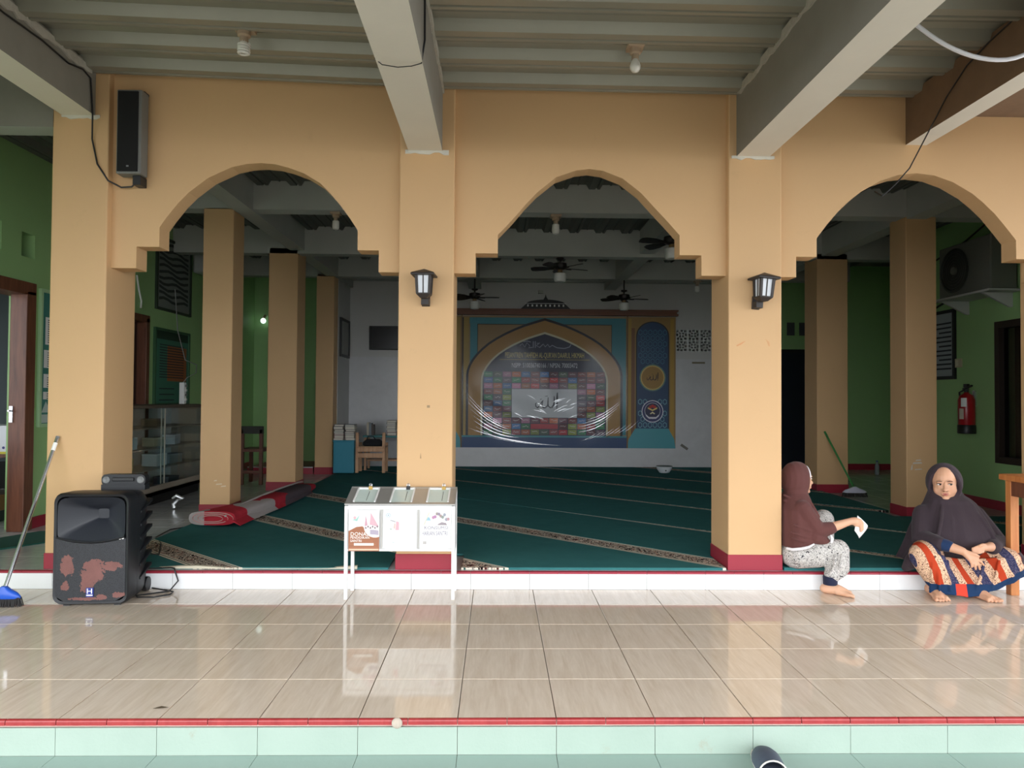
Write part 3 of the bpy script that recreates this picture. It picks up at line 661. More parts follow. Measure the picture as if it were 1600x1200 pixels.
g = G(); lp = []
for i in range(13):
    x = -0.2 + 0.4 * i / 12; lp.append((x, -0.012 + 0.006 * abs(x) / 0.2, 0.396 + 0.03 * (x / 0.2) ** 2))
g.tube(lp, 0.006, 6); g.done('lip', M_SPK, sp_, True, local=True)
for k in range(6):                              # side fins, both sides
    for s in (1, -1):
        g = G(); z0 = 0.12 + k * 0.085
        g.prism([(0.17, z0), (0.345, z0 + 0.055), (0.345, z0 + 0.075), (0.17, z0 + 0.015)], 'x', min(s * 0.195, s * 0.228), max(s * 0.195, s * 0.228)); g.done('fin', M_SPK, sp_, False, 0.003, local=True)
hd = G(); hd.box(-0.07, 0.27, 0.68, 0.205, 0.345, 0.715); hd.loft([ring(0.1375, 0.03, 0.025, 0, 0)] and [[(x + 0.0675, y, z + 0.745) for x, y, z in ring(0.1375, 0.036, 0.028, 0, yy)] for yy in (0.275, 0.34)])
hdo = hd.done('trolley_handle', M_SPK, sp_, True, local=True)
for x in (-0.04, 0.175):
    g = G(); g.lathe([(0.022, -0.005), (0.024, 0.0), (0.018, 0.006), (0.010, 0.004), (0.004, 0.0)], (x, 0.272, 0.745), 14, Matrix.Rotation(PI / 2, 3, 'X')); g.done('boss', M_GREYP, hdo, True, local=True)
g = G(); g.box(0.0, 0.262, 0.737, 0.135, 0.278, 0.762); g.done('grip', M_BLACK, hdo, False, 0.005, local=True)
for s in (-1, 1):
    g = G(); g.lathe([(0.03, -0.018), (0.046, -0.016), (0.048, 0), (0.046, 0.016), (0.03, 0.018)], (s * 0.19, 0.35, 0.048), 18, Matrix.Rotation(PI / 2, 3, 'Y')); g.done('wheel', M_BLACK, sp_, True, local=True)
    g = G(); g.box(s * 0.15 - 0.02, 0.03, 0.0, s * 0.15 + 0.02, 0.07, 0.018); g.done('foot', M_BLACK, sp_, local=True)
g = G(); g.box(-0.018, -0.014, 0.062, 0.026, -0.006, 0.118); bd = g.done('badge', plain('blue_badge', C(24, 44, 130), 0.35), sp_, False, 0.002, local=True)
bd['label'] = 'small dark blue badge with a white letter H'
WHITE_T = plain('white_lettering', C(240, 240, 240), 0.5, emit=0.0)
font('H', 0.046, WHITE_T, bd, at(FACE_CAM, 0.004 - 2.495, -0.0148 + 4.47, 0.097), 'lettering', 0.0005, sx=1.1)
g = G(); g.box(-0.014, -0.0150, 0.070, 0.022, -0.0142, 0.077); g.done('name_strip', WHITE_T, bd, local=True)
g = G(); g.ball((0.17, -0.003, 0.414), (0.008, 0.004, 0.004), 10, 6); g.ball((0.188, -0.001, 0.416), (0.006, 0.004, 0.004), 10, 6); g.done('indicator', plain('led_white', C(250, 250, 250), 0.3, emit=0.6), sp_, True, local=True)

# power cable of the loudspeaker
g = G(); g.tube([(-2.30, 4.78, 0.16), (-2.24, 4.86, 0.145), (-2.20, 4.90, 0.139), (-2.17, 4.892, 0.136), (-2.155, 4.862, 0.128), (-2.13, 4.86, 0.06), (-2.16, 4.80, 0.008), (-2.26, 4.74, 0.006), (-2.33, 4.70, 0.006), (-2.30, 4.66, 0.006), (-2.20, 4.66, 0.006), (-2.12, 4.72, 0.006), (-2.13, 4.79, 0.007), (-2.20, 4.83, 0.006), (-2.29, 4.83, 0.02)], 0.005, 6)
tag(g.done('power_cable', M_BLACK, None, True), 'black cable looping on the terrace beside the loudspeaker', 'cable')
g = G(); g.tube([(-2.36, 4.80, 0.26), (-2.42, 5.2, 0.16), (-2.66, 5.75, 0.130), (-2.82, 6.0, 0.127), (-2.86, 6.35, 0.127), (-2.60, 6.75, 0.127), (-2.78, 7.1, 0.127), (-2.98, 7.25, 0.127), (-3.02, 7.9, 0.127), (-3.15, 8.6, 0.127), (-3.3, 9.2, 0.127)], 0.005, 6)
tag(g.done('extension_cable', M_BLACK, None, True), 'thin black cable running back over the hall floor past the glass cabinet', 'cable')
g = G(); g.tube([(-3.36, 7.55, 0.13), (-3.37, 7.55, 0.17), (-3.33, 7.56, 0.21), (-3.28, 7.56, 0.23), (-3.34, 7.54, 0.26), (-3.38, 7.54, 0.23)], [0.02, 0.022, 0.014, 0.02, 0.016, 0.01], 8)
tag(g.done('crumpled_wrapper', plain('foil_wrapper', C(210, 212, 214), 0.25, 0.4), None, True), 'crumpled shiny wrapper on the tiles before the glass cabinet', 'wrapper')

# ------------------------------------------------------------------ brooms
def broom(base, top, col_handle, col_head, label, hw, rotz, grip=None):
    t = thing('broom', label, 'broom', base)
    b = Vector(base); tp = Vector(top)
    g = G(); j = b + Vector((0, 0, 0.10)); g.cyl(j, tp, 0.0115, 0.0115, 12); h = g.done('handle', col_handle, t, True)
    if grip:
        dd = (tp - j).normalized(); g = G(); g.cyl(tp - dd * 0.10, tp - dd * 0.045, 0.0130, 0.0130, 12); g.done('sleeve', M_WPAPER, h, True)
        g = G(); g.cyl(tp - dd * 0.012, tp + dd * 0.003, 0.0122, 0.0122, 12); g.done('end_cap', M_GREYP, h, True)
    c_, s_2 = math.cos(rotz), math.sin(rotz)
    def L(x, y, z): return (b.x + x * c_ - y * s_2, b.y + x * s_2 + y * c_, b.z + z)
    g = G(); rings = []
    for z, hx, hy in ((0.050, 1.0, 0.020), (0.062, 1.0, 0.026), (0.085, 0.80, 0.024), (0.105, 0.42, 0.02), (0.125, 0.14, 0.016)):
        rings.append([L(hw * hx * math.cos(q) * (abs(math.cos(q)) ** -0.4 if abs(math.cos(q)) > 0.05 else 1), hy * math.sin(q), z) for q in [2 * PI * i / 20 for i in range(20)]])
    g.loft(rings); g.done('head', col_head, t, True)
    g = G(); rnd = random.Random(3)
    for i in range(34):
        for k in (-1, 0, 1):
            x = -hw * 0.95 + 1.9 * hw * i / 33; dx_ = rnd.uniform(-0.012, 0.012) + x * 0.10; dy_ = k * 0.018 + rnd.uniform(-0.008, 0.008)
            g.tube([L(x, k * 0.012, 0.056), L(x + dx_, dy_, 0.002)], [0.0042, 0.0032], 4)
    o = g.done('bristles', plain('dark_bristles', C(44, 42, 42), 0.8), t); o['kind'] = 'stuff'
    return t
broom((-3.015, 4.47, 0.0), (-2.978, 4.915, 1.015), M_STEEL, plain('blue_plastic', C(30, 84, 190), 0.35), 'broom with a blue head and metal handle leaning on the left pillar', 0.098, 0.05, True)
broom((4.36, 8.66, HZ + 0.002), (4.165, 9.035, 0.90), plain('green_handle', C(48, 130, 62), 0.4), plain('pale_lilac_plastic', C(196, 196, 214), 0.4), 'broom with a green handle and pale head leaning on an inner column', 0.145, -0.05)

# ------------------------------------------------------------------ donation box
db = thing('donation_box', 'white aluminium donation box on tall legs with three glass lids and posters', 'donation box', (-0.62, 4.74, 0.0))
bx0, bx1, by0, by1 = -0.977, -0.268, 4.625, 4.862
L = 0.022
for x in (bx0, bx1 - L):
    g = G(); g.box(x, by0, 0, x + L, by0 + L, 0.60); g.done('leg', M_ALU, db, False, 0.002)
    g = G(); g.box(x, by1 - L, 0, x + L, by1, 0.685); g.done('leg', M_ALU, db, False, 0.002)
g = G(); g.box(bx0 + L, by0, 0.575, bx1 - L, by0 + L, 0.603); g.done('top_rail', M_ALU, db, False, 0.002)
g = G(); g.box(bx0 + L, by0, 0.31, bx1 - L, by0 + L, 0.325); g.done('bottom_rail', M_ALU, db, False, 0.002)
g = G(); g.box(bx0 + L, by1 - L, 0.31, bx1 - L, by1, 0.685); g.done('back_panel', M_ALU, db)
g = G(); g.box(bx0 + 0.003, by0 + L, 0.312, bx1 - 0.003, by1 - L, 0.318); g.done('floor_panel', M_ALU, db)
for x in (bx0 + 0.002, bx1 - 0.008):
    g = G(); g.prism([(by0 + L, 0.312), (by1 - L, 0.312), (by1 - L, 0.678), (by0 + L, 0.602)], 'x', x, x + 0.006); g.done('side_panel', M_ALU, db)
g = G(); g.box(bx0 + L, by0 + 0.012, 0.325, bx1 - L, by0 + 0.018, 0.575); g.done('front_panel', M_ALU, db)
M_ALUG = plain('brushed_aluminium', C(176, 174, 170), 0.35, 0.55)
wthird = (bx1 - bx0 - 2 * L) / 3
sl = math.atan2(0.685 - 0.605, by1 - by0)
def onlid(x, y, z): return (x, y, 0.606 + (y - by0) * math.tan(sl) + z)
g = G()
def lidbar(g, x0, y0, x1, y1, h=0.008):
    g.add([onlid(x0, y0, 0), onlid(x1, y0, 0), onlid(x1, y1, 0), onlid(x0, y1, 0), onlid(x0, y0, h), onlid(x1, y0, h), onlid(x1, y1, h), onlid(x0, y1, h)], [(0, 3, 2, 1), (4, 5, 6, 7), (0, 1, 5, 4), (1, 2, 6, 5), (2, 3, 7, 6), (3, 0, 4, 7)])
lidbar(g, bx0, by0 - 0.002, bx1, by0 + 0.022); lidbar(g, bx0, by1 - 0.014, bx1, by1 + 0.002); g.done('lid_frame', M_ALUG, db)
for i in range(4):
    g = G(); x = bx0 + i * (bx1 - bx0) / 3; wl, wr = (0.0, 0.05) if i == 0 else ((0.05, 0.0) if i == 3 else (0.045, 0.045)); lidbar(g, x - wl, by0 + 0.022, x + wr, by1 - 0.014, 0.007); g.done('lid_bar', M_ALUG, db)
M_FLID = plain('frosted_lid', C(198, 212, 206), 0.15)
M_LOCKB = plain('brass', C(176, 146, 84), 0.35, 0.8)
for i in range(3):
    xa = bx0 + i * (bx1 - bx0) / 3 + 0.05; xb = bx0 + (i + 1) * (bx1 - bx0) / 3 - 0.047
    g = G(); lidbar(g, xa, by0 + 0.022, xb, by1 - 0.014, 0.004); ld = g.done('lid', M_FLID, db)
    g = G(); a0 = onlid(xa, by0 + 0.022, 0.004)
    lidbar(g, xa, by1 - 0.028, xb, by1 - 0.014, 0.012); lidbar(g, xa - 0.004, by0 + 0.03, xa + 0.006, by1 - 0.02, 0.011); lidbar(g, xb - 0.006, by0 + 0.03, xb + 0.004, by1 - 0.02, 0.011); g.done('lid_edge', M_ALU, ld)
    xm = (xa + xb) / 2 + (0.01, 0.025, 0.028)[i]
    g = G(); z0 = 0.69
    g.box(xm - 0.006, by1 - 0.016, z0 - 0.005, xm + 0.006, by1 - 0.010, z0 + 0.02); g.done('hasp', M_STEEL, db)
    g = G(); g.box(xm - 0.013, by1 - 0.036, z0 - 0.012, xm + 0.013, by1 - 0.018, z0 + 0.012); lk = g.done('padlock', (M_LOCKB, M_BLACK, M_LOCKB)[i], db, False, 0.003)
    g = G(); g.tube([(xm - 0.008, by1 - 0.027, z0 + 0.01), (xm - 0.008, by1 - 0.027, z0 + 0.024), (xm, by1 - 0.027, z0 + 0.03), (xm + 0.008, by1 - 0.027, z0 + 0.024), (xm + 0.008, by1 - 0.027, z0 + 0.01)], 0.0025, 6); g.done('shackle', M_STEEL, lk, True)
    g = G(); lidbar(g, xm - 0.002, by0 + 0.05, xm + 0.001, by1 - 0.06, 0.0046); g.done('coin_slot', M_BLACK, ld)
for i in (1, 2):
    g = G(); x = bx0 + i * (bx1 - bx0) / 3; g.box(x - 0.006, by0 + 0.004, 0.325, x + 0.006, by0 + 0.011, 0.575); g.done('divider', M_ALUG, db)
# posters on the front (flat print): local frame u right 0..1, v up 0..1
PM = {}
def pm(c):
    if c not in PM: PM[c] = plain('print_%02x%02x%02x' % c, C(*c), 0.6)
    return PM[c]
def flat(x0, x1, z0, z1, y):
    def P(u, v_, k=0): return (x0 + (x1 - x0) * u, y - 0.0004 * k, z0 + (z1 - z0) * v_)
    return P
def disc(P, cu, cv, ru, rv, k, n=20, a0=0, a1=2 * PI): return [P(cu + ru * math.cos(a0 + (a1 - a0) * j / n), cv + rv * math.sin(a0 + (a1 - a0) * j / n), k) for j in range(n + (0 if a1 - a0 > 6 else 1))]
def poster(i, shapes, dz=0.0):
    xa = bx0 + i * (bx1 - bx0) / 3 + (0.028 if i == 0 else 0.014); xb = bx0 + (i + 1) * (bx1 - bx0) / 3 - (0.028 if i == 2 else 0.012)
    yy = by0 + 0.0095 if i else by0 - 0.002
    z0 = 0.328 if i else 0.311
    P = flat(xa, xb, z0, 0.568, yy); g = G(); g.box(xa, yy, z0, xb, yy + 0.0012, 0.568); mats = [M_WPAPER]
    po = None; idx = {}
    for col, pts in shapes(P):
        if col not in idx: idx[col] = len(mats); mats.append(pm(col))
        g.mat(idx[col]); g.poly(pts)
    return g.done('poster', mats, db, fix=False), P
def sh1(P):
    out = [((156, 100, 72), [P(0, 0, 1), P(1, 0, 1), P(1, 0.36, 1)] + [P(0.75, 0.4, 1), P(0.45, 0.62, 1), P(0.25, 0.6, 1), P(0, 0.5, 1)]),
           ((226, 186, 160), [P(0.02, 0.02, 2), P(0.98, 0.02, 2), P(0.98, 0.06, 2), P(0.02, 0.06, 2)]), ((240, 236, 226), [P(0.18, 0.14, 2), P(0.82, 0.14, 2), P(0.82, 0.20, 2), P(0.18, 0.20, 2)]),
           ((250, 244, 236), disc(P, 0.86, 0.60, 0.36, 0.26, 2, 18, PI * 0.62, PI * 1.62) + [P(1, 0.9, 2)]), ((196, 150, 164), [P(0.52, 0.62, 3), P(0.56, 0.9, 3), P(0.62, 0.64, 3)]), ((206, 166, 176), [P(0.68, 0.66, 3), P(0.72, 0.96, 3), P(0.98, 0.62, 3), P(0.9, 0.62, 3)]),
           ((170, 160, 176), [P(0.70, 0.42, 3), P(0.98, 0.40, 3), P(0.98, 0.52, 3), P(0.7, 0.54, 3)]), ((150, 196, 186), [P(0.10, 0.78, 2), P(0.28, 0.74, 2), P(0.36, 0.90, 2), P(0.24, 0.80, 2)]), ((222, 170, 176), disc(P, 0.2, 0.83, 0.05, 0.04, 2, 10))]
    for q in range(6): out.append(((130, 112, 120), disc(P, 0.56 + 0.075 * q, 0.58 + 0.03 * (q % 2), 0.03, 0.028, 4, 8)))
    for q in range(5): out.append(((176, 118, 88), [P(0.02, 0.09 + 0.08 * q, 1.5), P(0.96 - 0.08 * q, 0.085 + 0.08 * q, 1.5), P(0.96 - 0.08 * q, 0.095 + 0.08 * q, 1.5), P(0.02, 0.10 + 0.08 * q, 1.5)]))
    return out
def sh2(P):
    out = [((150, 176, 190), disc(P, 0.14, 0.88, 0.075, 0.055, 1, 16)), ((244, 248, 248), disc(P, 0.14, 0.88, 0.055, 0.04, 2, 16)), ((150, 176, 190), disc(P, 0.14, 0.88, 0.03, 0.02, 3, 10)), ((222, 168, 178), [P(0.36, 0.48, 1), P(0.47, 0.48, 1), P(0.47, 0.70, 1), P(0.38, 0.72, 1)]),
           ((168, 166, 170), [P(0.20, 0.73, 1), P(0.36, 0.69, 1), P(0.36, 0.72, 1), P(0.21, 0.76, 1)]), ((206, 182, 172), [P(0.30, 0.54, 1), P(0.35, 0.50, 1), P(0.36, 0.66, 1), P(0.32, 0.66, 1)]), ((170, 186, 170), disc(P, 0.22, 0.51, 0.035, 0.02, 1, 10)), ((190, 204, 200), [P(0.50, 0.42, 1), P(0.92, 0.42, 1), P(0.92, 0.425, 1), P(0.50, 0.425, 1)]), ((176, 190, 190), disc(P, 0.30, 0.16, 0.04, 0.012, 1, 8))]
    for q in range(9): out.append(((208, 222, 216), [P(0.52, 0.90 - 0.048 * q, 1), P(0.90 - 0.03 * (q % 3), 0.90 - 0.048 * q, 1), P(0.90 - 0.03 * (q % 3), 0.915 - 0.048 * q, 1), P(0.52, 0.915 - 0.048 * q, 1)]))
    return out
def sh3(P):
    out = [((150, 186, 200), [P(0.18, 0.74, 1), P(0.34, 0.74, 1), P(0.30, 0.82, 1), P(0.25, 0.84, 1)]), ((206, 202, 176), [P(0.10, 0.62, 1), P(0.13, 0.62, 1), P(0.30, 0.96, 1), P(0.27, 0.96, 1)]), ((150, 140, 146), [P(0.55, 0.62, 1), P(0.88, 0.62, 1), P(0.84, 0.68, 1), P(0.7, 0.70, 1), P(0.6, 0.66, 1)]),
           ((236, 214, 198), [P(0, 0, 1), P(1, 0, 1), P(1, 0.025, 1), P(0, 0.025, 1)]), ((206, 200, 190), [P(0.08, 0.10, 1), P(0.92, 0.10, 1), P(0.92, 0.105, 1), P(0.08, 0.105, 1)]), ((206, 200, 190), [P(0.08, 0.20, 1), P(0.92, 0.20, 1), P(0.92, 0.205, 1), P(0.08, 0.205, 1)]), ((180, 176, 172), [P(0.08, 0.11, 1), P(0.20, 0.11, 1), P(0.20, 0.19, 1), P(0.08, 0.19, 1)])]
    rnd = random.Random(5)
    for q in range(9): out.append(((140 + rnd.randint(0, 40), 126 + rnd.randint(0, 30), 138 + rnd.randint(0, 30)), disc(P, 0.42 + 0.062 * q, 0.86 + rnd.uniform(-0.1, 0.08), 0.05, 0.045, 2 + 0.3 * q, 9)))
    for q in range(4): out.append(((196, 196, 196), [P(0.5, 0.17 - 0.02 * q, 1), P(0.82, 0.17 - 0.02 * q, 1), P(0.82, 0.175 - 0.02 * q, 1), P(0.5, 0.175 - 0.02 * q, 1)]))
    return out
p1, P1_ = poster(0, sh1); p2, P2_ = poster(1, sh2); p3, P3_ = poster(2, sh3)
M_PINK = plain('white_ink', C(250, 246, 240), 0.6); M_VIO = plain('grey_violet_ink', C(150, 146, 160), 0.6)
def ptext(P, po, s, u, v_, size, m_, sx=1.0):
    x, y, z = P(u, v_, 5); font(s, size, m_, po, at(FACE_CAM, x, y, z), 'lettering', 0.0002, 'LEFT', sx)
ptext(P1_, p1, 'DONASI', 0.06, 0.42, 0.034, M_PINK, 1.0); ptext(P1_, p1, 'PENDIDIKAN', 0.06, 0.335, 0.022, M_PINK, 0.95); ptext(P1_, p1, 'SANTRI', 0.06, 0.255, 0.022, M_PINK, 1.0)
ptext(P3_, p3, 'KONSUMSI', 0.12, 0.545, 0.030, M_VIO, 1.05); ptext(P3_, p3, 'HARIAN SANTRI', 0.05, 0.395, 0.040, M_VIO, 0.56)

# ------------------------------------------------------------------ wall lanterns
M_LAMPM = paint('bronze_black_metal', C(52, 46, 44), 0.5, 0.1, 30, 0.1); M_FROST = plain('frosted_glass', C(214, 218, 224), 0.25)
la = thing('wall_lantern', 'black lantern with frosted panes on the pillar behind the donation box', 'lantern', (-0.497, 4.928, 1.93))
g = G(); g.box(-0.028, -0.012, -0.005, 0.028, 0.0, 0.085); g.done('wall_plate', M_LAMPM, la, False, 0.003, local=True)
g = G(); g.box(-0.026, -0.062, 0.0, 0.026, -0.012, 0.045); g.done('arm', M_LAMPM, la, False, 0.003, local=True)
cy = -0.10
def sq(h, z): return [(-h, cy - h, z), (h, cy - h, z), (h, cy + h, z), (-h, cy + h, z)]
g = G(); g.loft([sq(0.024, 0.040), sq(0.046, 0.062), sq(0.048, 0.07)]); g.done('cup', M_LAMPM, la, local=True)
g = G(); g.loft([sq(0.078, 0.188), sq(0.080, 0.197), sq(0.074, 0.204), sq(0.012, 0.232), sq(0.004, 0.236)]); g.done('cap', M_LAMPM, la, local=True)
for sx in (-1, 1):
    for sy in (-1, 1):
        g = G(); g.loft([[(x + sx * 0.040, y + sy * 0.040, 0.068) for x, y in ((-.008, cy - .008), (.008, cy - .008), (.008, cy + .008), (-.008, cy + .008))], [(x + sx * 0.046, y + sy * 0.046, 0.190) for x, y in ((-.009, cy - .009), (.009, cy - .009), (.009, cy + .009), (-.009, cy + .009))]]); g.done('corner_post', M_LAMPM, la, local=True)
for k in range(4):
    Mz = Matrix.Rotation(k * PI / 2, 3, 'Z')
    def q(x, y, z): v_ = Mz @ Vector((x, y, 0)); return (v_.x, v_.y + cy, z)
    g = G(); g.add([q(-0.036, -0.038, 0.07), q(0.036, -0.038, 0.07), q(0.042, -0.044, 0.188), q(-0.042, -0.044, 0.188), q(-0.036, -0.034, 0.07), q(0.036, -0.034, 0.07), q(0.042, -0.040, 0.188), q(-0.042, -0.040, 0.188)], [(0, 1, 2, 3), (4, 7, 6, 5), (0, 4, 5, 1), (1, 5, 6, 2), (2, 6, 7, 3), (3, 7, 4, 0)]); pn = g.done('pane', M_FROST, la, local=True)
    g = G(); g.add([q(-0.004, -0.041, 0.07), q(0.004, -0.041, 0.07), q(0.004, -0.0475, 0.188), q(-0.004, -0.0475, 0.188), q(-0.004, -0.036, 0.07), q(0.004, -0.036, 0.07), q(0.004, -0.042, 0.188), q(-0.004, -0.042, 0.188)], [(0, 1, 2, 3), (4, 7, 6, 5), (0, 4, 5, 1), (1, 5, 6, 2), (2, 6, 7, 3), (3, 7, 4, 0)]); g.done('glazing_bar', M_LAMPM, pn, local=True)
l2 = dup(la, (1.785, 4.928, 1.93), 0.22, 'black lantern tilted sideways on the pillar the woman in brown leans on'); l2.rotation_euler = (0, 0.06, 0.16)
la['group'] = l2['group'] = 'wall lanterns on the pillars'; la.rotation_euler = (0, 0, -0.05)

# ------------------------------------------------------------------ wall speaker, cables, bulbs
ws = thing('wall_speaker', 'tall black column speaker high on the left arch wall', 'speaker', (-2.51, 4.99, 2.70))
g = G(); g.box(-2.596, 4.865, 2.80, -2.428, 4.965, 3.375); g.done('cabinet', plain('grey_case', C(112, 112, 108), 0.5), ws, False, 0.008)
g = G(); g.box(-2.586, 4.858, 2.815, -2.448, 4.868, 3.362); g.done('grille', plain('black_cloth', C(14, 14, 15), 0.9), ws, False, 0.003)
g = G(); g.box(-2.50, 4.90, 2.735, -2.445, 4.99, 2.80); g.done('bracket', M_BLACK, ws, False, 0.004)
g = G(); g.box(-2.50, 4.93, 3.375, -2.44, 4.99, 3.39); g.done('bracket', M_BLACK, ws)
g = G(); g.box(-2.522, 4.8568, 2.845, -2.506, 4.8582, 2.855); g.done('badge', M_GREYP, ws)
g = G(); g.tube([(-2.765, 3.2, 3.44), (-2.765, 3.70, 3.43), (-2.765, 4.0, 3.425), (-2.765, 4.34, 3.44), (-2.765, 4.6, 3.425), (-2.765, 4.76, 3.46), (-2.765, 4.85, 3.44), (-2.765, 4.87, 3.30), (-2.765, 4.88, 3.20), (-2.785, 4.915, 3.05), (-2.75, 4.92, 2.88), (-2.68, 4.93, 2.77), (-2.60, 4.95, 2.73), (-2.53, 4.95, 2.735), (-2.49, 4.95, 2.77)], 0.006, 6)
tag(g.done('speaker_cable', M_BLACK, None, True), 'black cable dropping from the left beam to the wall speaker', 'cable')
g = G(); pts = []
for j in range(24):
    t = 2 * PI * j / 23; pts.append((-0.512 + 0.128 * math.cos(t), 3.62 + 0.02 * math.sin(3 * t), 3.19 + 0.20 * math.sin(t)))
g.tube([(-0.386, 3.62, 3.42), (-0.384, 3.62, 3.12), (-0.40, 3.62, 3.0), (-0.45, 3.62, 2.985), (-0.52, 3.62, 2.978), (-0.60, 3.62, 2.99), (-0.636, 3.62, 3.02), (-0.638, 3.62, 3.2), (-0.638, 3.62, 3.42)], [0.006, 0.006, 0.0035, 0.0025, 0.0025, 0.0025, 0.0035, 0.005, 0.005], 6)
tag(g.done('wire_loop', M_BLACK, None, True), 'thin dark wire looped under the beam above the donation box', 'wire')
g = G(); pts = []
for i in range(20):
    t = i / 19; x = 2.02 + 0.86 * t; pts.append((x, 3.60, 3.056 + 0.95 * (x - 2.57) ** 2 * (1.0 if x < 2.57 else 1.8)))
g.tube([(2.0, 3.6, 3.44)] + pts + [(3.0, 3.6, 3.42)], 0.011, 8)
tag(g.done('white_cable', plain('white_cable_sheath', C(224, 224, 230), 0.35), None, True), 'thick white cable sagging across the upper right corner', 'cable')
g = G(); g.tube([(2.875, 3.9, 3.44), (2.872, 4.10, 3.41), (2.868, 4.3, 3.36), (2.868, 4.5, 3.25), (2.87, 4.72, 3.08), (2.86, 4.9, 2.92), (2.80, 4.965, 2.83), (2.75, 4.975, 2.78), (2.71, 4.98, 2.745), (2.70, 5.06, 2.80)], 0.005, 6)
tag(g.done('hanging_cable', M_BLACK, None, True), 'thin black cable hanging from the brown beam to the crown of the right arch', 'cable')
M_HOLD = plain('aged_cream_holder', C(172, 150, 126), 0.6); M_BULB = plain('bulb_white', C(226, 224, 216), 0.3)
def bulb(x, y, z, kind, label, s=1.0):
    t = thing('ceiling_bulb', label, 'light bulb', (x, y, z), 0, 'bare bulbs under the deck and beams')
    g = G(); g.box(-0.05 * s, -0.05 * s, -0.022 * s, 0.05 * s, 0.05 * s, 0); g.done('base', M_HOLD, t, False, 0.004, local=True)
    g = G(); g.lathe([(0.034 * s, -0.02 * s), (0.034 * s, -0.05 * s), (0.022 * s, -0.056 * s), (0.022 * s, -0.085 * s)], (0, 0, 0), 14); g.done('socket', M_HOLD, t, True, local=True)
    if kind == 'spiral':
        g = G(); pts = []
        for j in range(64):
            a_ = 2 * PI * 4 * j / 63; pts.append((0.026 * s * math.cos(a_), 0.026 * s * math.sin(a_), -0.09 * s - 0.055 * s * j / 63))
        g.tube(pts, 0.0075 * s, 6); g.lathe([(0.022 * s, -0.08 * s), (0.02 * s, -0.095 * s)], (0, 0, 0), 12); g.done('tube', M_BULB, t, True, local=True)
    elif kind == 'globe':
        g = G(); g.lathe([(0.014 * s, -0.08 * s), (0.024 * s, -0.10 * s), (0.033 * s, -0.125 * s), (0.033 * s, -0.14 * s), (0.022 * s, -0.158 * s), (0.006 * s, -0.164 * s)], (0, 0, 0), 16); g.done('globe', M_BULB, t, True, local=True)
    else:
        g = G(); g.lathe([(0.02 * s, -0.08 * s), (0.034 * s, -0.09 * s), (0.036 * s, -0.15 * s), (0.03 * s, -0.17 * s), (0.008 * s, -0.178 * s)], (0, 0, 0), 16); g.done('globe', M_BULB, t, True, local=True)
    return t
bulb(-1.525, 4.25, 3.50, 'spiral', 'spiral bulb in an old holder under the deck of the left terrace bay', 1.15)
bulb(0.817, 4.27, 3.435, 'globe', 'small round bulb under the deck of the middle terrace bay', 1.0)
bulb(-1.65, 7.245, 3.165, 'long', 'bulb on the nearest cross beam seen through the left arch', 1.0)
bulb(0.58, 7.245, 3.165, 'long', 'bulb on the nearest cross beam seen through the middle arch', 1.1)
bulb(3.09, 11.03, 3.14, 'long', 'bulb on the rear cross beam near the ventilation blocks', 1.0)
lb = thing('glowing_bulb', 'lit bluish white bulb in the dark left aisle', 'light bulb', (-3.92, 12.0, 2.56))
g = G(); g.ball((-3.92, 12.0, 2.56), 0.045, 12, 8); g.done('globe', plain('lit_bulb', (0.8, 1.0, 0.95, 1), 0.5, emit=1.0), lb, True)
g = G(); g.cyl((-3.92, 12.0, 2.60), (-3.92, 12.1, 2.66), 0.02, 0.02, 10); g.done('socket', M_HOLD, lb, True)

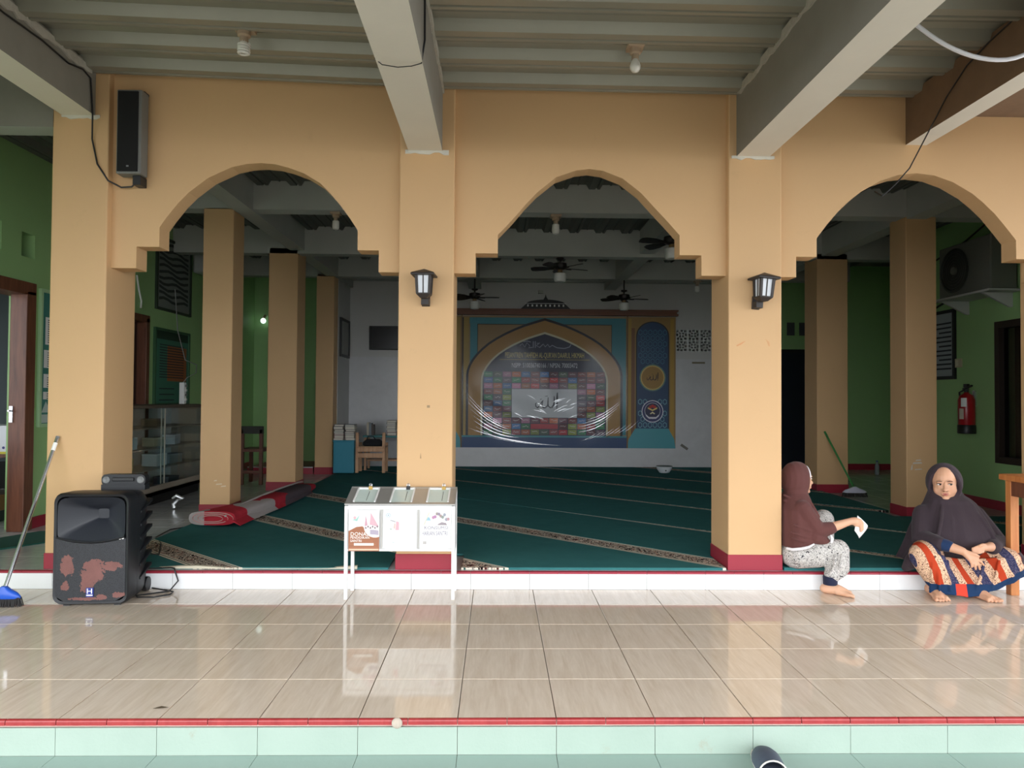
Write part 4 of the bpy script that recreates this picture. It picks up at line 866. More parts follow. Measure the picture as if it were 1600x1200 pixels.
# ------------------------------------------------------------------ ceiling fans
M_FANB = plain('dark_fan_blade', C(26, 22, 20), 0.5); M_FANM = plain('dark_bronze', C(44, 38, 36), 0.4, 0.4); M_OPAL = plain('opal_shade', C(206, 206, 200), 0.35)
def fan():
    t = thing('ceiling_fan', 'dark ceiling fan hanging from the middle cross beam in front of the dome cut-out', 'ceiling fan', (0.79, 9.14, 3.105), 0.35)
    g = G(); g.lathe([(0.012, 0.16), (0.012, 0.0), (0.05, -0.003), (0.05, -0.02), (0.012, -0.035), (0.012, -0.075)], (0, 0, 0), 14); g.done('canopy', M_FANM, t, True, local=True)
    g = G(); g.lathe([(0.03, -0.06), (0.085, -0.075), (0.09, -0.12), (0.07, -0.15), (0.04, -0.16)], (0, 0, 0), 18); g.done('motor', M_FANM, t, True, local=True)
    for k in range(5):
        a_ = 2 * PI * k / 5; R = Matrix.Rotation(a_, 3, 'Z') @ Matrix.Rotation(math.radians(14), 3, 'X')
        g = G(); pts = [(0.08, 0.02), (0.14, 0.035), (0.22, 0.06), (0.33, 0.062), (0.375, 0.045), (0.385, 0.0), (0.375, -0.045), (0.33, -0.055), (0.22, -0.05), (0.14, -0.03), (0.08, -0.02)]
        vv = [R @ Vector((x, y, z)) + Vector((0, 0, -0.135)) for z in (-0.004, 0.004) for x, y in pts]; n = len(pts)
        g.add(vv, [tuple(range(n))[::-1], tuple(range(n, 2 * n))] + [(i, (i + 1) % n, n + (i + 1) % n, n + i) for i in range(n)]); b = g.done('blade', M_FANB, t, local=True)
        g = G(); v0 = R @ Vector((0.05, 0, -0.008)) + Vector((0, 0, -0.135)); v1 = R @ Vector((0.16, 0, -0.008)) + Vector((0, 0, -0.135)); g.tube([v0, v1], 0.008, 6); g.done('blade_iron', M_FANM, b, local=True)
    g = G(); g.lathe([(0.03, -0.15), (0.034, -0.19), (0.05, -0.2)], (0, 0, 0), 14); g.done('light_fitter', plain('brass_fitter', C(150, 128, 92), 0.4, 0.6), t, True, local=True)
    g = G(); g.lathe([(0.055, -0.195), (0.078, -0.205), (0.08, -0.28), (0.065, -0.312), (0.02, -0.32)], (0, 0, 0), 18); g.done('lamp_shade', M_OPAL, t, True, local=True)
    return t
fan1 = fan()
fan2 = dup(fan1, (-0.365, 11.03, 2.985), 0.0, 'dark ceiling fan half hidden by the donation box pillar')
fan3 = dup(fan1, (1.95, 11.03, 2.985), 0.1, 'dark ceiling fan before the right end of the banner')
fan4 = dup(fan1, (1.89, 7.75, 3.145), 0.9, 'dark ceiling fan partly hidden by the right side of the middle arch')
for f_ in (fan1, fan2, fan3, fan4): f_['group'] = 'ceiling fans of the hall'
# ------------------------------------------------------------------ banner on the back wall
bn = thing('banner', 'printed cloth banner shaped like a prayer niche with a grid of coloured name tiles', 'banner', (0.79, YB - 0.015, 0.45))
YF = YB - 0.032                                # print plane
BX0, BX1, BZ0, BZ1 = -0.61, 2.19, 0.465, 2.69
cxm = 0.79
M_FRAME = paint('gilded_wood', C(120, 92, 52), 0.5, 0.12, 6)
g = G(); g.box(-1.435, YF + 0.001, BZ0, 3.015, YB - 0.016, BZ1); g.done('backing_board', plain('board', C(110, 96, 70), 0.8), bn)
bmats = []; bidx = {}
gb = G()
def bput(col, pts, k):
    if col not in bidx:
        bidx[col] = len(bmats); a_ = Mat('banner_%02x%02x%02x' % col, 0.42, 0, 0.4); a_.base(C(*col)); bmats.append(a_.m)
    gb.mat(bidx[col]); gb.poly([(x, YF - 0.0006 * k, z) for x, z in pts])
def rect(x0, x1, z0, z1): return [(x0, z0), (x1, z0), (x1, z1), (x0, z1)]
bput((152, 122, 78), rect(BX0, BX1, BZ0, BZ1), 0)
# teal border
for r_ in (rect(BX0 + 0.13, BX1 - 0.02, 2.55, 2.66), rect(BX0 + 0.14, BX0 + 0.26, 0.68, 2.549), rect(BX1 - 0.26, BX1 - 0.02, 0.68, 2.549)): bput((58, 130, 140), r_, 1)
for r_ in (rect(BX0 + 0.26, BX0 + 0.27, 0.65, 2.55), rect(BX1 - 0.27, BX1 - 0.26, 0.65, 2.55), rect(BX0 + 0.26, BX1 - 0.26, 2.54, 2.552), rect(BX0, BX0 + 0.03, BZ0, 2.66)): bput((34, 30, 26), r_, 2)
bput((166, 136, 62), rect(BX0 + 0.03, BX0 + 0.12, 0.65, 2.66), 2)
def arch(hw, zs, za, z0, n=14):
    # pointed arch: straight sides to zs, then a slow ogive to the apex za
    K = [(1.0, 0.0), (0.992, 0.08), (0.969, 0.174), (0.930, 0.27), (0.874, 0.37), (0.805, 0.467), (0.725, 0.560), (0.62, 0.655), (0.504, 0.742), (0.385, 0.818), (0.267, 0.885), (0.13, 0.946), (0.0, 1.0)]
    L_ = [(x * hw, zs + (za - zs) * h) for x, h in K]
    return [(cxm + hw, z0)] + [(cxm + x, z) for x, z in L_] + [(cxm - x, z) for x, z in reversed(L_[:-1])] + [(cxm - hw, z0)]
def band(o, i_, col, k):
    for (a_, b_, c_, d_) in zip(o, o[1:], i_, i_[1:]): bput(col, [a_, b_, d_, c_], k)
oA = arch(1.325, 1.68, 2.655, 0.65); oB = arch(1.285, 1.68, 2.612, 0.65); oC = arch(1.075, 1.60, 2.42, 0.65); oD = arch(1.045, 1.60, 2.385, 0.65)
band(oA, oB, (30, 30, 38), 3); band(oB, oC, (168, 124, 58), 3); band(oC, oD, (206, 196, 160), 4)
bput((32, 36, 58), oD, 3)
bput((34, 68, 112), rect(BX0, BX1, BZ0, 0.64), 4); bput((64, 138, 146), rect(BX0, BX1, 0.64, 0.67), 4)
rnd = random.Random(21)
PAL = [(196, 54, 62), (206, 132, 166), (44, 130, 86), (140, 152, 62), (58, 112, 172), (118, 52, 60), (92, 74, 92), (200, 104, 64), (150, 66, 70), (72, 90, 72), (110, 60, 76)]
cw, ch = 0.158, 0.0975; gx0 = cxm - 6.5 * cw; gz0 = 0.678
last = None
for r_ in range(11):
    for c_ in range(13):
        if 3 <= c_ <= 9 and 3 <= r_ <= 7: continue
        if r_ == 1 and 5 <= c_ <= 7:
            if c_ == 5: bput((178, 40, 54), rect(gx0 + 5 * cw + 0.008, gx0 + 8 * cw - 0.008, gz0 + ch + 0.007, gz0 + 2 * ch - 0.007), 5)
            continue
        col = rnd.choice([p_ for p_ in PAL if p_ != last]); last = col
        k = rnd.choice((0.8, 0.9, 1.0)); col = tuple(int(v_ * k) for v_ in col)
        x0 = gx0 + c_ * cw; z0 = gz0 + r_ * ch
        bput(col, rect(x0 + 0.007, x0 + cw - 0.007, z0 + 0.006, z0 + ch - 0.006), 5)
        # a small scribble of script on each tile
        zz = z0 + ch * 0.5; pt = [(x0 + cw * (0.2 + 0.1 * q), zz + rnd.uniform(-0.014, 0.014)) for q in range(7)]
        for (xa, za), (xb, zb2) in zip(pt, pt[1:]): bput((206, 200, 196), [(xa, za), (xb, zb2), (xb, zb2 + 0.007), (xa, za + 0.007)], 6)
bput((196, 198, 200), rect(gx0 + 3 * cw + 0.004, gx0 + 10 * cw - 0.004, gz0 + 3 * ch + 0.004, gz0 + 8 * ch - 0.004), 7)
def stroke(pts, ws, col, k, cx, cz, s):
    P = [Vector((cx + x * s, cz + z * s, 0)) for x, z in pts]; n = len(P); Lf, Rt = [], []
    for i in range(n):
        d = (P[min(i + 1, n - 1)] - P[max(i - 1, 0)]).normalized(); nn = Vector((-d.y, d.x, 0)); w_ = (ws[i] if isinstance(ws, (list, tuple)) else ws) * s
        Lf.append(P[i] + nn * w_); Rt.append(P[i] - nn * w_)
    for i in range(n - 1): bput(col, [(Lf[i].x, Lf[i].y), (Lf[i + 1].x, Lf[i + 1].y), (Rt[i + 1].x, Rt[i + 1].y), (Rt[i].x, Rt[i].y)], k)
def allah(cx, cz, s, col, k):
    stroke([(1.02, 0.92), (1.0, 0.5), (0.99, 0.0), (0.98, -0.55)], [0.05, 0.085, 0.08, 0.02], col, k, cx, cz, s)
    stroke([(0.74, 0.62), (0.76, 0.2), (0.72, -0.15), (0.58, -0.36), (0.40, -0.40), (0.24, -0.26), (0.20, 0.0), (0.22, 0.5)], [0.03, 0.07, 0.075, 0.075, 0.06, 0.05, 0.06, 0.035], col, k, cx, cz, s)
    stroke([(0.20, 0.0), (0.16, -0.25), (0.0, -0.38), (-0.18, -0.40), (-0.32, -0.24), (-0.28, 0.05), (-0.22, 0.26), (-0.34, 0.10), (-0.52, -0.22), (-0.70, -0.42), (-0.84, -0.28), (-0.86, -0.05), (-0.74, 0.05)], [0.05, 0.06, 0.07, 0.065, 0.05, 0.06, 0.05, 0.04, 0.05, 0.06, 0.05, 0.04, 0.015], col, k, cx, cz, s)
    stroke([(-0.06, 0.62), (0.02, 0.56), (0.06, 0.64), (0.12, 0.56), (0.18, 0.66)], 0.025, col, k, cx, cz, s)
    stroke([(-0.48, 0.30), (-0.34, 0.36)], 0.03, col, k, cx, cz, s)
allah(cxm + 0.02, gz0 + 5.55 * ch, 0.195, (36, 38, 48), 8)
# line of script above the name
for q_ in ([(-1.0, 0.0), (-0.9, 0.14), (-0.8, -0.1), (-0.72, 0.2), (-0.6, 0.0), (-0.66, -0.14), (-0.5, -0.1)], [(-0.46, 0.3), (-0.46, -0.14)], [(-0.38, 0.3), (-0.38, -0.14)], [(-0.32, 0.16), (-0.2, 0.2), (-0.34, 0.0), (-0.2, -0.1), (-0.06, 0.12), (0.02, -0.06), (0.12, 0.1), (0.2, -0.08), (0.3, 0.04), (0.5, -0.12), (0.8, -0.16), (1.0, -0.06), (1.06, 0.1)], [(-0.86, 0.26), (-0.7, 0.3), (-0.56, 0.24)]):
    stroke([(x, z * 0.62) for x, z in q_], 0.016, (150, 152, 166), 5, cxm + 0.0, 2.185, 0.42)
bput((150, 132, 76), rect(cxm - 0.76, cxm + 0.76, 1.945, 1.957), 5)
# side panels (left one stands behind the pillar)
for s in (-1, 1):
    xa, xb = (2.19, 3.015) if s > 0 else (-1.435, -0.61); xc = (xa + xb) / 2 + (0.02 * s)
    bput((150, 118, 64), rect(xa, xb, BZ0, BZ1), 0); bput((170, 136, 56), rect(xa + 0.01, xa + 0.07, 0.66, 2.66), 1); bput((170, 136, 56), rect(xb - 0.09, xb - 0.03, 0.66, 2.66), 1); bput((120, 80, 48), rect(xa + 0.07, xa + 0.13, 0.66, 2.5), 1)
    bput((70, 148, 158), [(xa, BZ0), (xb, BZ0), (xb - 0.02, 0.62), (xb - 0.12, 0.80), (xa + 0.14, 0.80), (xa + 0.03, 0.62)], 3)
    hw = 0.265; zs = 2.33; pts = [(xc - hw, 0.80), (xc + hw, 0.80)] + [(xc + hw * math.cos(t), zs + 0.27 * math.sin(t) ** 0.9) for t in [PI * i / 18 for i in range(19)]]
    bput((30, 34, 38), [(xc + (x - xc) * 1.07, z + (0.015 if z > 1 else 0)) for x, z in pts], 1); bput((36, 66, 100), pts, 2)
    # lattice of small rings
    for r_ in range(17):
        for c_ in range(6 - r_ % 2):
            x = xc - 0.21 + 0.084 * c_ + (0.042 if r_ % 2 else 0); z = 0.86 + r_ * 0.098
            if z > 2.3 and abs(x - xc) > 0.26 * math.cos((z - 2.3) / 0.27): continue
            if abs(z - 1.62) < 0.29 and abs(x - xc) < 0.25 or (z - 1.10) ** 2 + (x - xc) ** 2 < 0.19 ** 2: continue
            q_ = [(x + 0.040 * math.cos(t), z + 0.052 * math.sin(t)) for t in [2 * PI * i / 6 + PI / 6 for i in range(6)]]; q2 = [(x + (a_ - x) * 0.68, z + (b_ - z) * 0.68) for a_, b_ in q_]
            tone = (100, 150, 166) if z < 1.45 else (58, 108, 134)
            for i in range(6): bput(tone, [q_[i], q_[(i + 1) % 6], q2[(i + 1) % 6], q2[i]], 3)
    def disc2(r, z, col, k, n=24): bput(col, [(xc + r * math.cos(t), z + r * 1.02 * math.sin(t)) for t in [2 * PI * i / n for i in range(n)]], k)
    disc2(0.225, 1.66, (92, 128, 120), 4); disc2(0.205, 1.66, (200, 170, 96), 5); disc2(0.185, 1.66, (158, 122, 58), 6)
    allah(xc - 0.01, 1.66, 0.10, (40, 34, 28), 7)
    disc2(0.185, 1.09, (214, 216, 226), 4); disc2(0.172, 1.09, (52, 58, 104), 5); disc2(0.135, 1.10, (196, 198, 210), 6); disc2(0.127, 1.10, (40, 42, 76), 7)
    zz = 1.13
    for (dx_, dz_, col) in ((0, 0.05, (196, 54, 56)), (-0.035, 0.035, (190, 60, 52)), (0.035, 0.035, (190, 60, 52))): bput(col, [(xc + dx_ + 0.03 * math.cos(t), zz + dz_ + 0.026 * math.sin(t)) for t in [2 * PI * i / 8 for i in range(8)]], 8)
    bput((222, 196, 120), [(xc - 0.08, zz + 0.03), (xc, zz - 0.01), (xc, zz - 0.035), (xc - 0.08, zz + 0.005)], 8); bput((222, 196, 120), [(xc + 0.08, zz + 0.03), (xc, zz - 0.01), (xc, zz - 0.035), (xc + 0.08, zz + 0.005)], 8)
    bput((226, 214, 168), [(xc - 0.045, zz - 0.075), (xc, zz - 0.045), (xc + 0.045, zz - 0.075), (xc + 0.03, zz - 0.09), (xc, zz - 0.07), (xc - 0.03, zz - 0.09)], 8)
    bput((214, 214, 224), [(xc - 0.11, 1.04), (xc - 0.06, 0.995), (xc + 0.06, 0.995), (xc + 0.11, 1.04), (xc + 0.11, 1.01), (xc + 0.06, 0.965), (xc - 0.06, 0.965), (xc - 0.11, 1.01)], 8)
gb.done('print', bmats, bn, fix=False)
M_GOLDT = plain('pale_gold_print', C(214, 196, 120), 0.5); M_SILV = plain('silver_print', C(206, 208, 214), 0.5)
font('PESANTREN TAHFIDH AL-QUR\u2019AN DAARUL HIKMAH', 0.13, M_GOLDT, bn, at(FACE_CAM, cxm, YF - 0.006, 2.02), 'lettering', 0.0006, sx=0.435)
font('NSPP: 510036740166 / NPSN: 70003472', 0.112, M_SILV, bn, at(FACE_CAM, cxm, YF - 0.006, 1.85), 'lettering', 0.0006, sx=0.60)
g = G(); g.box(-1.46, YB - 0.12, 2.70, 3.04, YB - 0.015, 2.735); g.box(-1.44, YB - 0.10, 2.735, 3.02, YB - 0.015, 2.775); g.box(-1.46, YB - 0.13, 2.775, 3.04, YB - 0.015, 2.80); g.done('cornice', paint('dark_stained_cornice', C(116, 74, 52), 0.45, 0.15, 8), bn)
for x in (-0.62, 2.185): g = G(); g.box(x, YF - 0.012, BZ0, x + 0.02, YF, 2.70); g.done('batten', M_FRAME, bn)
# clear wrinkled plastic sheet hung over the print
def plastic():
    m_ = bpy.data.materials.new('clear_plastic'); m_.use_nodes = True; n_ = m_.node_tree; n_.nodes.clear()
    o = n_.nodes.new('ShaderNodeOutputMaterial'); mx = n_.nodes.new('ShaderNodeMixShader'); t = n_.nodes.new('ShaderNodeBsdfTransparent'); gl = n_.nodes.new('ShaderNodeBsdfGlossy')
    gl.inputs['Roughness'].default_value = 0.10; t.inputs[0].default_value = (0.94, 0.95, 0.96, 1); mx.inputs[0].default_value = 0.012
    n_.links.new(t.outputs[0], mx.inputs[1]); n_.links.new(gl.outputs[0], mx.inputs[2]); n_.links.new(mx.outputs[0], o.inputs[0]); return m_
g = G(); NX, NZ = 60, 44; rnd = random.Random(4)
def wr(u, v_):
    h = 0.0
    for (u0, v0, du, dv, am) in FOLDS:
        d_ = (u - u0) * (-dv) + (v_ - v0) * du; l_ = (u - u0) * du + (v_ - v0) * dv
        if -0.05 < l_ < 0.55: h += am * math.exp(-(d_ / 0.012) ** 2) * math.sin(PI * min(1, max(0, (l_ + 0.05) / 0.6)))
    return h
FOLDS = [(0.0, 0.5, 0.8, -0.6, 0.01), (0.98, 0.45, -0.82, -0.57, 0.01), (0.3, 0.4, 0.93, -0.36, 0.006)]
rows = []
for j in range(NZ + 1):
    row = []
    for i in range(NX + 1):
        u, v_ = i / NX, j / NZ; x = BX0 + (BX1 - BX0) * u; z = BZ0 + 0.01 + (2.66 - BZ0) * v_
        row.append((x, YF - 0.012 - 0.01 * math.sin(u * 7 + v_ * 3) ** 2 - wr(u, v_), z))
    rows.append(row)
g.loft(rows, False, False); g.done('plastic_cover', plastic(), bn, True)
M_CREASE = Mat('crease_highlight', 0.22, 1.0); M_CREASE.base(C(236, 238, 242)); M_CREASE.b.inputs['Alpha'].default_value = 0.5; M_CREASE = M_CREASE.m  # bright metallic ribbons stand in for highlights along the plastic wrinkles
g = G(); rnd = random.Random(12)
def crease(x0, z0, x1, z1, sag, w_):
    n = 10; P = []
    for i in range(n + 1):
        t = i / n; P.append((x0 + (x1 - x0) * t, z0 + (z1 - z0) * t + sag * math.sin(PI * t), w_ * math.sin(PI * min(0.97, max(0.03, t))) * rnd.uniform(0.6, 1.1)))
    g.loft([[(x, YF - 0.030, z - h), (x, YF - 0.0302 - 0.11 * h, z), (x, YF - 0.030, z + h)] for x, z, h in P], False, False)
for i in range(7): crease(-0.55 + 0.03 * i, 1.42 - 0.10 * i, 0.10 + 0.05 * i, 0.86 - 0.045 * i, -0.07, 0.007 + 0.004 * (i % 3))
for i in range(5): crease(2.12 - 0.05 * i, 1.30 - 0.08 * i, 1.45 - 0.02 * i, 0.92 - 0.045 * i, -0.06, 0.006 + 0.004 * (i % 3))
for i in range(4): crease(-0.50 + 0.1 * i, 0.80 - 0.05 * i, 0.5 + 0.2 * i, 0.55 - 0.015 * i, -0.03, 0.006)
for i in range(26):
    x, z = cxm + rnd.uniform(-0.52, 0.5), 1.17 + rnd.uniform(-0.22, 0.22); s_ = 1 if x > cxm else -1
    crease(x, z, x + rnd.uniform(0.08, 0.2), z + s_ * rnd.uniform(0.03, 0.09), 0.008, rnd.uniform(0.004, 0.009))
for i in range(8): crease(2.4 - 0.1 * i, 0.95 - 0.03 * i, 2.1 - 0.1 * i, 0.72 - 0.02 * i, -0.02, 0.004)
ce = g.done('crease_highlights', M_CREASE, bn, True); ce['kind'] = 'stuff'
# dome cut-out above the cornice
dm = thing('dome_cutout', 'dark mosque dome cut-out standing on the cornice of the banner', 'ornament', (0.80, YB - 0.06, 2.80))
g = G(); zb = 2.80; pts = [(0.80 + 0.43, zb)] + [(0.80 + 0.33 * math.cos(t), zb + 0.09 + 0.075 * math.sin(t)) for t in [PI * i / 14 for i in range(15)]] + [(0.80 - 0.43, zb)]
g.prism(pts, 'y', YB - 0.07, YB - 0.05); g.done('dome', M_BLACK, dm)
g = G(); g.prism([(0.80 - 0.045, zb + 0.155), (0.80 + 0.045, zb + 0.155), (0.80 + 0.012, zb + 0.21), (0.80, zb + 0.26), (0.80 - 0.012, zb + 0.21)], 'y', YB - 0.068, YB - 0.052); g.done('finial', M_BLACK, dm)
g = G()
for i in range(9): x = 0.80 - 0.30 + 0.075 * i; g.box(x - 0.013, YB - 0.073, zb + 0.045, x + 0.013, YB - 0.0698, zb + 0.08)
g.box(0.80 - 0.35, YB - 0.073, zb + 0.095, 0.80 + 0.35, YB - 0.0698, zb + 0.102); g.done('window_cutouts', M_WPAPER, dm)
g = G(); g.box(0.68, YB - 0.025, 3.075, 0.76, YB, 3.13); g.box(0.70, YB - 0.03, 3.09, 0.74, YB - 0.025, 3.115); tag(g.done('junction_box', plain('ivory_plastic', C(170, 168, 160), 0.5), None, False, 0.003), 'small ivory wall box above the dome cut-out', 'wall box')
# black board left of the banner, frame on the side wall
tv = thing('television', 'black rectangular panel on the white wall left of the donation box pillar', 'screen', (-1.80, YB - 0.02, 2.09))
g = G(); g.box(-2.165, YB - 0.05, 2.095, -1.475, YB, 2.497); g.done('case', M_BLACK, tv, False, 0.006)
g = G(); g.box(-2.145, YB - 0.053, 2.115, -1.49, YB - 0.05, 2.477); g.done('face', plain('black_glass', C(10, 10, 12), 0.25), tv)
pf = thing('picture_frame', 'dark picture frame on the short white side wall', 'picture frame', (-2.49, 11.65, 1.95))
for (y0, y1, z0, z1) in ((11.32, 11.36, 1.94, 2.56), (11.94, 11.98, 1.94, 2.56), (11.36, 11.94, 2.52, 2.56), (11.36, 11.94, 1.94, 1.98)):
    g = G(); g.box(-2.5, y0, z0, -2.47, y1, z1); g.done('frame_side', M_BLACK, pf)
g = G(); g.box(-2.5, 11.36, 1.98, -2.488, 11.94, 2.52); g.done('picture', plain('pale_print', C(150, 152, 148), 0.6), pf)
# scuff tape right of banner
g = G(); g.obox((3.17, YB - 0.0165, 0.49), (0.07, 0.0015, 0.022), Matrix.Rotation(0.6, 3, 'Y')); tag(g.done('torn_tape', plain('torn_tape', C(110, 106, 100), 0.9)), 'scrap of torn tape at the lower right corner of the banner', 'tape')
g = G(); g.box(3.30, YB - 0.0185, 1.905, 3.52, YB - 0.0155, 1.935); tag(g.done('paper_strip', plain('brown_strip', C(120, 112, 90), 0.8)), 'narrow brown strip stuck on the wall under the ventilation blocks', 'strip')

# ------------------------------------------------------------------ bowl, cabinet, bench and books at the back
bw = thing('bowl', 'white bowl with a dark dot on the far carpet below the banner', 'bowl', (2.60, 11.1, HZ + 0.034))
g = G(); g.lathe([(0.06, 0.0), (0.075, 0.004), (0.115, 0.06), (0.123, 0.10), (0.118, 0.10), (0.108, 0.06), (0.07, 0.012), (0.0005, 0.01)], (2.60, 11.1, HZ + 0.034), 28); g.done('body', plain('white_enamel', C(214, 218, 222), 0.3), bw, True)
g = G(); g.lathe([(0.123, 0.10), (0.128, 0.104), (0.123, 0.108), (0.118, 0.104)], (2.60, 11.1, HZ + 0.034), 28); g.done('rim', plain('dark_rim', C(92, 96, 90), 0.4), bw, True)
g = G(); g.lathe([(0.108, 0.065), (0.0005, 0.066)], (2.60, 11.1, HZ + 0.034), 20); g.done('contents', plain('green_grey', C(92, 104, 84), 0.6), bw)
g = G(); g.ball((2.60, 10.995, HZ + 0.08), (0.012, 0.006, 0.014), 8, 6); g.done('dot', M_INK, bw)
CZ = HZ + 0.036
tc_ = thing('teal_cabinet', 'low teal cabinet stacked with books beside the rear column', 'cabinet', (-2.27, 11.0, CZ))
g = G(); g.box(-2.46, 10.80, CZ, -2.15, 11.20, 0.63); g.done('body', paint('teal_laminate', C(48, 130, 152), 0.45, 0.05, 4, 0.02), tc_, False, 0.006)
g = G(); g.box(-2.47, 10.79, 0.63, -2.14, 11.20, 0.648); g.done('top', paint('teal_top', C(56, 138, 158), 0.4, 0.05, 4, 0.02), tc_, False, 0.004)
g = G(); g.box(-2.445, 10.795, CZ + 0.02, -2.165, 10.802, 0.615); dr = g.done('door', paint('teal_door', C(50, 134, 156), 0.45, 0.05, 4, 0.02), tc_)
BC = [(58, 44, 52), (190, 190, 186), (52, 60, 60), (142, 76, 92), (210, 208, 200), (70, 58, 50), (110, 120, 126), (46, 48, 60), (168, 158, 140), (96, 52, 60)]
BN = ['dark plum', 'white', 'dark slate', 'rose', 'cream', 'brown', 'grey', 'navy', 'tan', 'maroon']
PLACES = ['on the teal cabinet', 'on the low table right of the bench']
def book(c, sx, sy, h, z, rz, ci, label, group):
    t = thing('book', label, 'book', (c[0], c[1], z), rz, group)
    g = G(); g.box(-sx, -sy, 0, sx, sy, 0.004); g.box(-sx, -sy, h - 0.004, sx, sy, h); g.box(-sx, -sy, 0.004, -sx + 0.005, sy, h - 0.004); g.done('cover', plain('cover', C(*BC[ci]), 0.5), t, local=True)
    g = G(); g.box(-sx + 0.006, -sy + 0.006, 0.0045, sx - 0.006, sy - 0.006, h - 0.0045); g.done('pages', plain('pages', C(206, 200, 186), 0.8), t, local=True)
rnd = random.Random(9)
for stack, (sx0, sy0, zs, spec) in enumerate(((-2.385, 10.92, 0.649, [(4, .026), (3, .05), (9, .03), (1, .022), (2, .03), (0, .045), (7, .03)]), (-2.225, 10.95, 0.649, [(4, .03), (9, .045), (1, .02), (0, .03), (5, .03), (1, .05), (6, .025)]),
                                         (-1.66, 11.10, 0.70, [(3, .05), (0, .04), (1, .02), (5, .04), (1, .022), (7, .03), (8, .03)]))):
    z = zs
    names = ['left stack on the teal cabinet', 'right stack on the teal cabinet', 'stack on the low table']
    for n_, (ci, h) in enumerate(spec):
        pos = 'at the bottom of the' if n_ == 0 else ('on top of the' if n_ == len(spec) - 1 else {1: 'second from the bottom in the', 2: 'third from the bottom in the', 3: 'fourth up in the', 4: 'fifth up in the', 5: 'sixth up in the'}[n_])
        book((sx0 + rnd.uniform(-0.006, 0.006), sy0 + rnd.uniform(-0.012, 0.012)), 0.072, 0.10, h, z, rnd.uniform(-0.06, 0.06), ci, f'{BN[ci]} book {pos} {names[stack]}', 'books stacked at the back of the hall'); z += h + 0.0005
def uprights(x0, y0, z, cols, hs, where):
    x = x0
    for n_, (ci, h) in enumerate(zip(cols, hs)):
        t = thing('book', f'{BN[ci]} upright book, {ORD[n_] if n_ else "first"} from the left {where}', 'book', (x, y0, z), 0, 'books stacked at the back of the hall')
        g = G(); w_ = 0.034; g.box(0, -0.08, 0, 0.004, 0.08, h); g.box(w_ - 0.004, -0.08, 0, w_, 0.08, h); g.box(0.004, -0.08, 0, w_ - 0.004, -0.075, h); g.done('cover', plain('cover', C(*BC[ci]), 0.5), t, local=True)
        g = G(); g.box(0.0045, -0.074, 0.003, w_ - 0.0045, 0.074, h - 0.006); g.done('pages', plain('pages', C(206, 200, 186), 0.8), t, local=True); x += w_ + 0.003
# bench (open wooden frame) in front, low table behind it
bench = thing('wooden_chair', 'pale wooden chair seen from behind with a black bag on its seat', 'chair', (-1.91, 10.9, CZ))
for x in (-2.135, -1.735):
    for y in (10.84, 11.10):
        if y > 11: 
            g = G(); g.box(x, y, CZ, x + 0.045, y + 0.045, 0.60)
        else:
            g = G(); g.box(x, y, CZ, x + 0.045, y + 0.045, 0.765)
        g.done('leg', M_LTWOOD, bench, False, 0.004)
for z0, z1 in ((0.475, 0.535), (0.385, 0.455)):
    g = G(); g.box(-2.13, 10.832, z0, -1.69, 10.84, z1); g.done('rail', M_LTWOOD, bench, False, 0.003)
g = G(); g.box(-2.135, 10.84, 0.535, -1.69, 11.15, 0.555); g.done('seat', M_LTWOOD, bench, False, 0.003)
bag = thing('black_bag', 'flat black bag lying on the seat of the pale wooden chair', 'bag', (-1.89, 10.98, 0.556))
g = G(); g.loft([[(x, y, 0.556 + z) for x, y in rr(-1.895, 10.985, hx, hy)] for z, hx, hy in ((0.0, 0.14, 0.09), (0.02, 0.155, 0.105), (0.06, 0.15, 0.10), (0.10, 0.10, 0.07))]); g.done('body', plain('black_fabric', C(24, 24, 28), 0.9), bag, True)
g = G(); g.tube([(-1.99, 10.93, 0.63), (-1.96, 10.90, 0.70), (-1.88, 10.89, 0.705), (-1.84, 10.92, 0.64)], 0.009, 6); g.done('strap', plain('black_fabric', C(24, 24, 28), 0.9), bag, True)
lt = thing('low_table', 'low teal topped table behind the pale wooden chair', 'table', (-1.75, 11.35, CZ))
g = G(); g.box(-2.1, 11.22, 0.67, -1.35, 11.60, 0.70); g.done('top', paint('teal_top2', C(60, 128, 128), 0.45), lt, False, 0.004)
for x in (-2.08, -1.40):
    for y in (11.24, 11.54):
        g = G(); g.box(x, y, CZ, x + 0.035, y + 0.035, 0.67); g.done('leg', M_LTWOOD, lt, False, 0.003)
g = G(); g.box(-2.05, 11.26, 0.30, -1.40, 11.56, 0.32); g.done('shelf', M_LTWOOD, lt)
for o in [o for o in COL.objects if o.type == 'EMPTY' and o.name.startswith('book') and abs(o.location.x + 1.66) < 0.03]: o.location.y += 0.25
uprights(-2.05, 11.36, 0.7005, [8, 6, 5], [0.20, 0.19, 0.17], 'behind the pale wooden chair')
uprights(-1.55, 11.42, 0.7005, [0, 2], [0.30, 0.24], 'behind the stack on the low table')
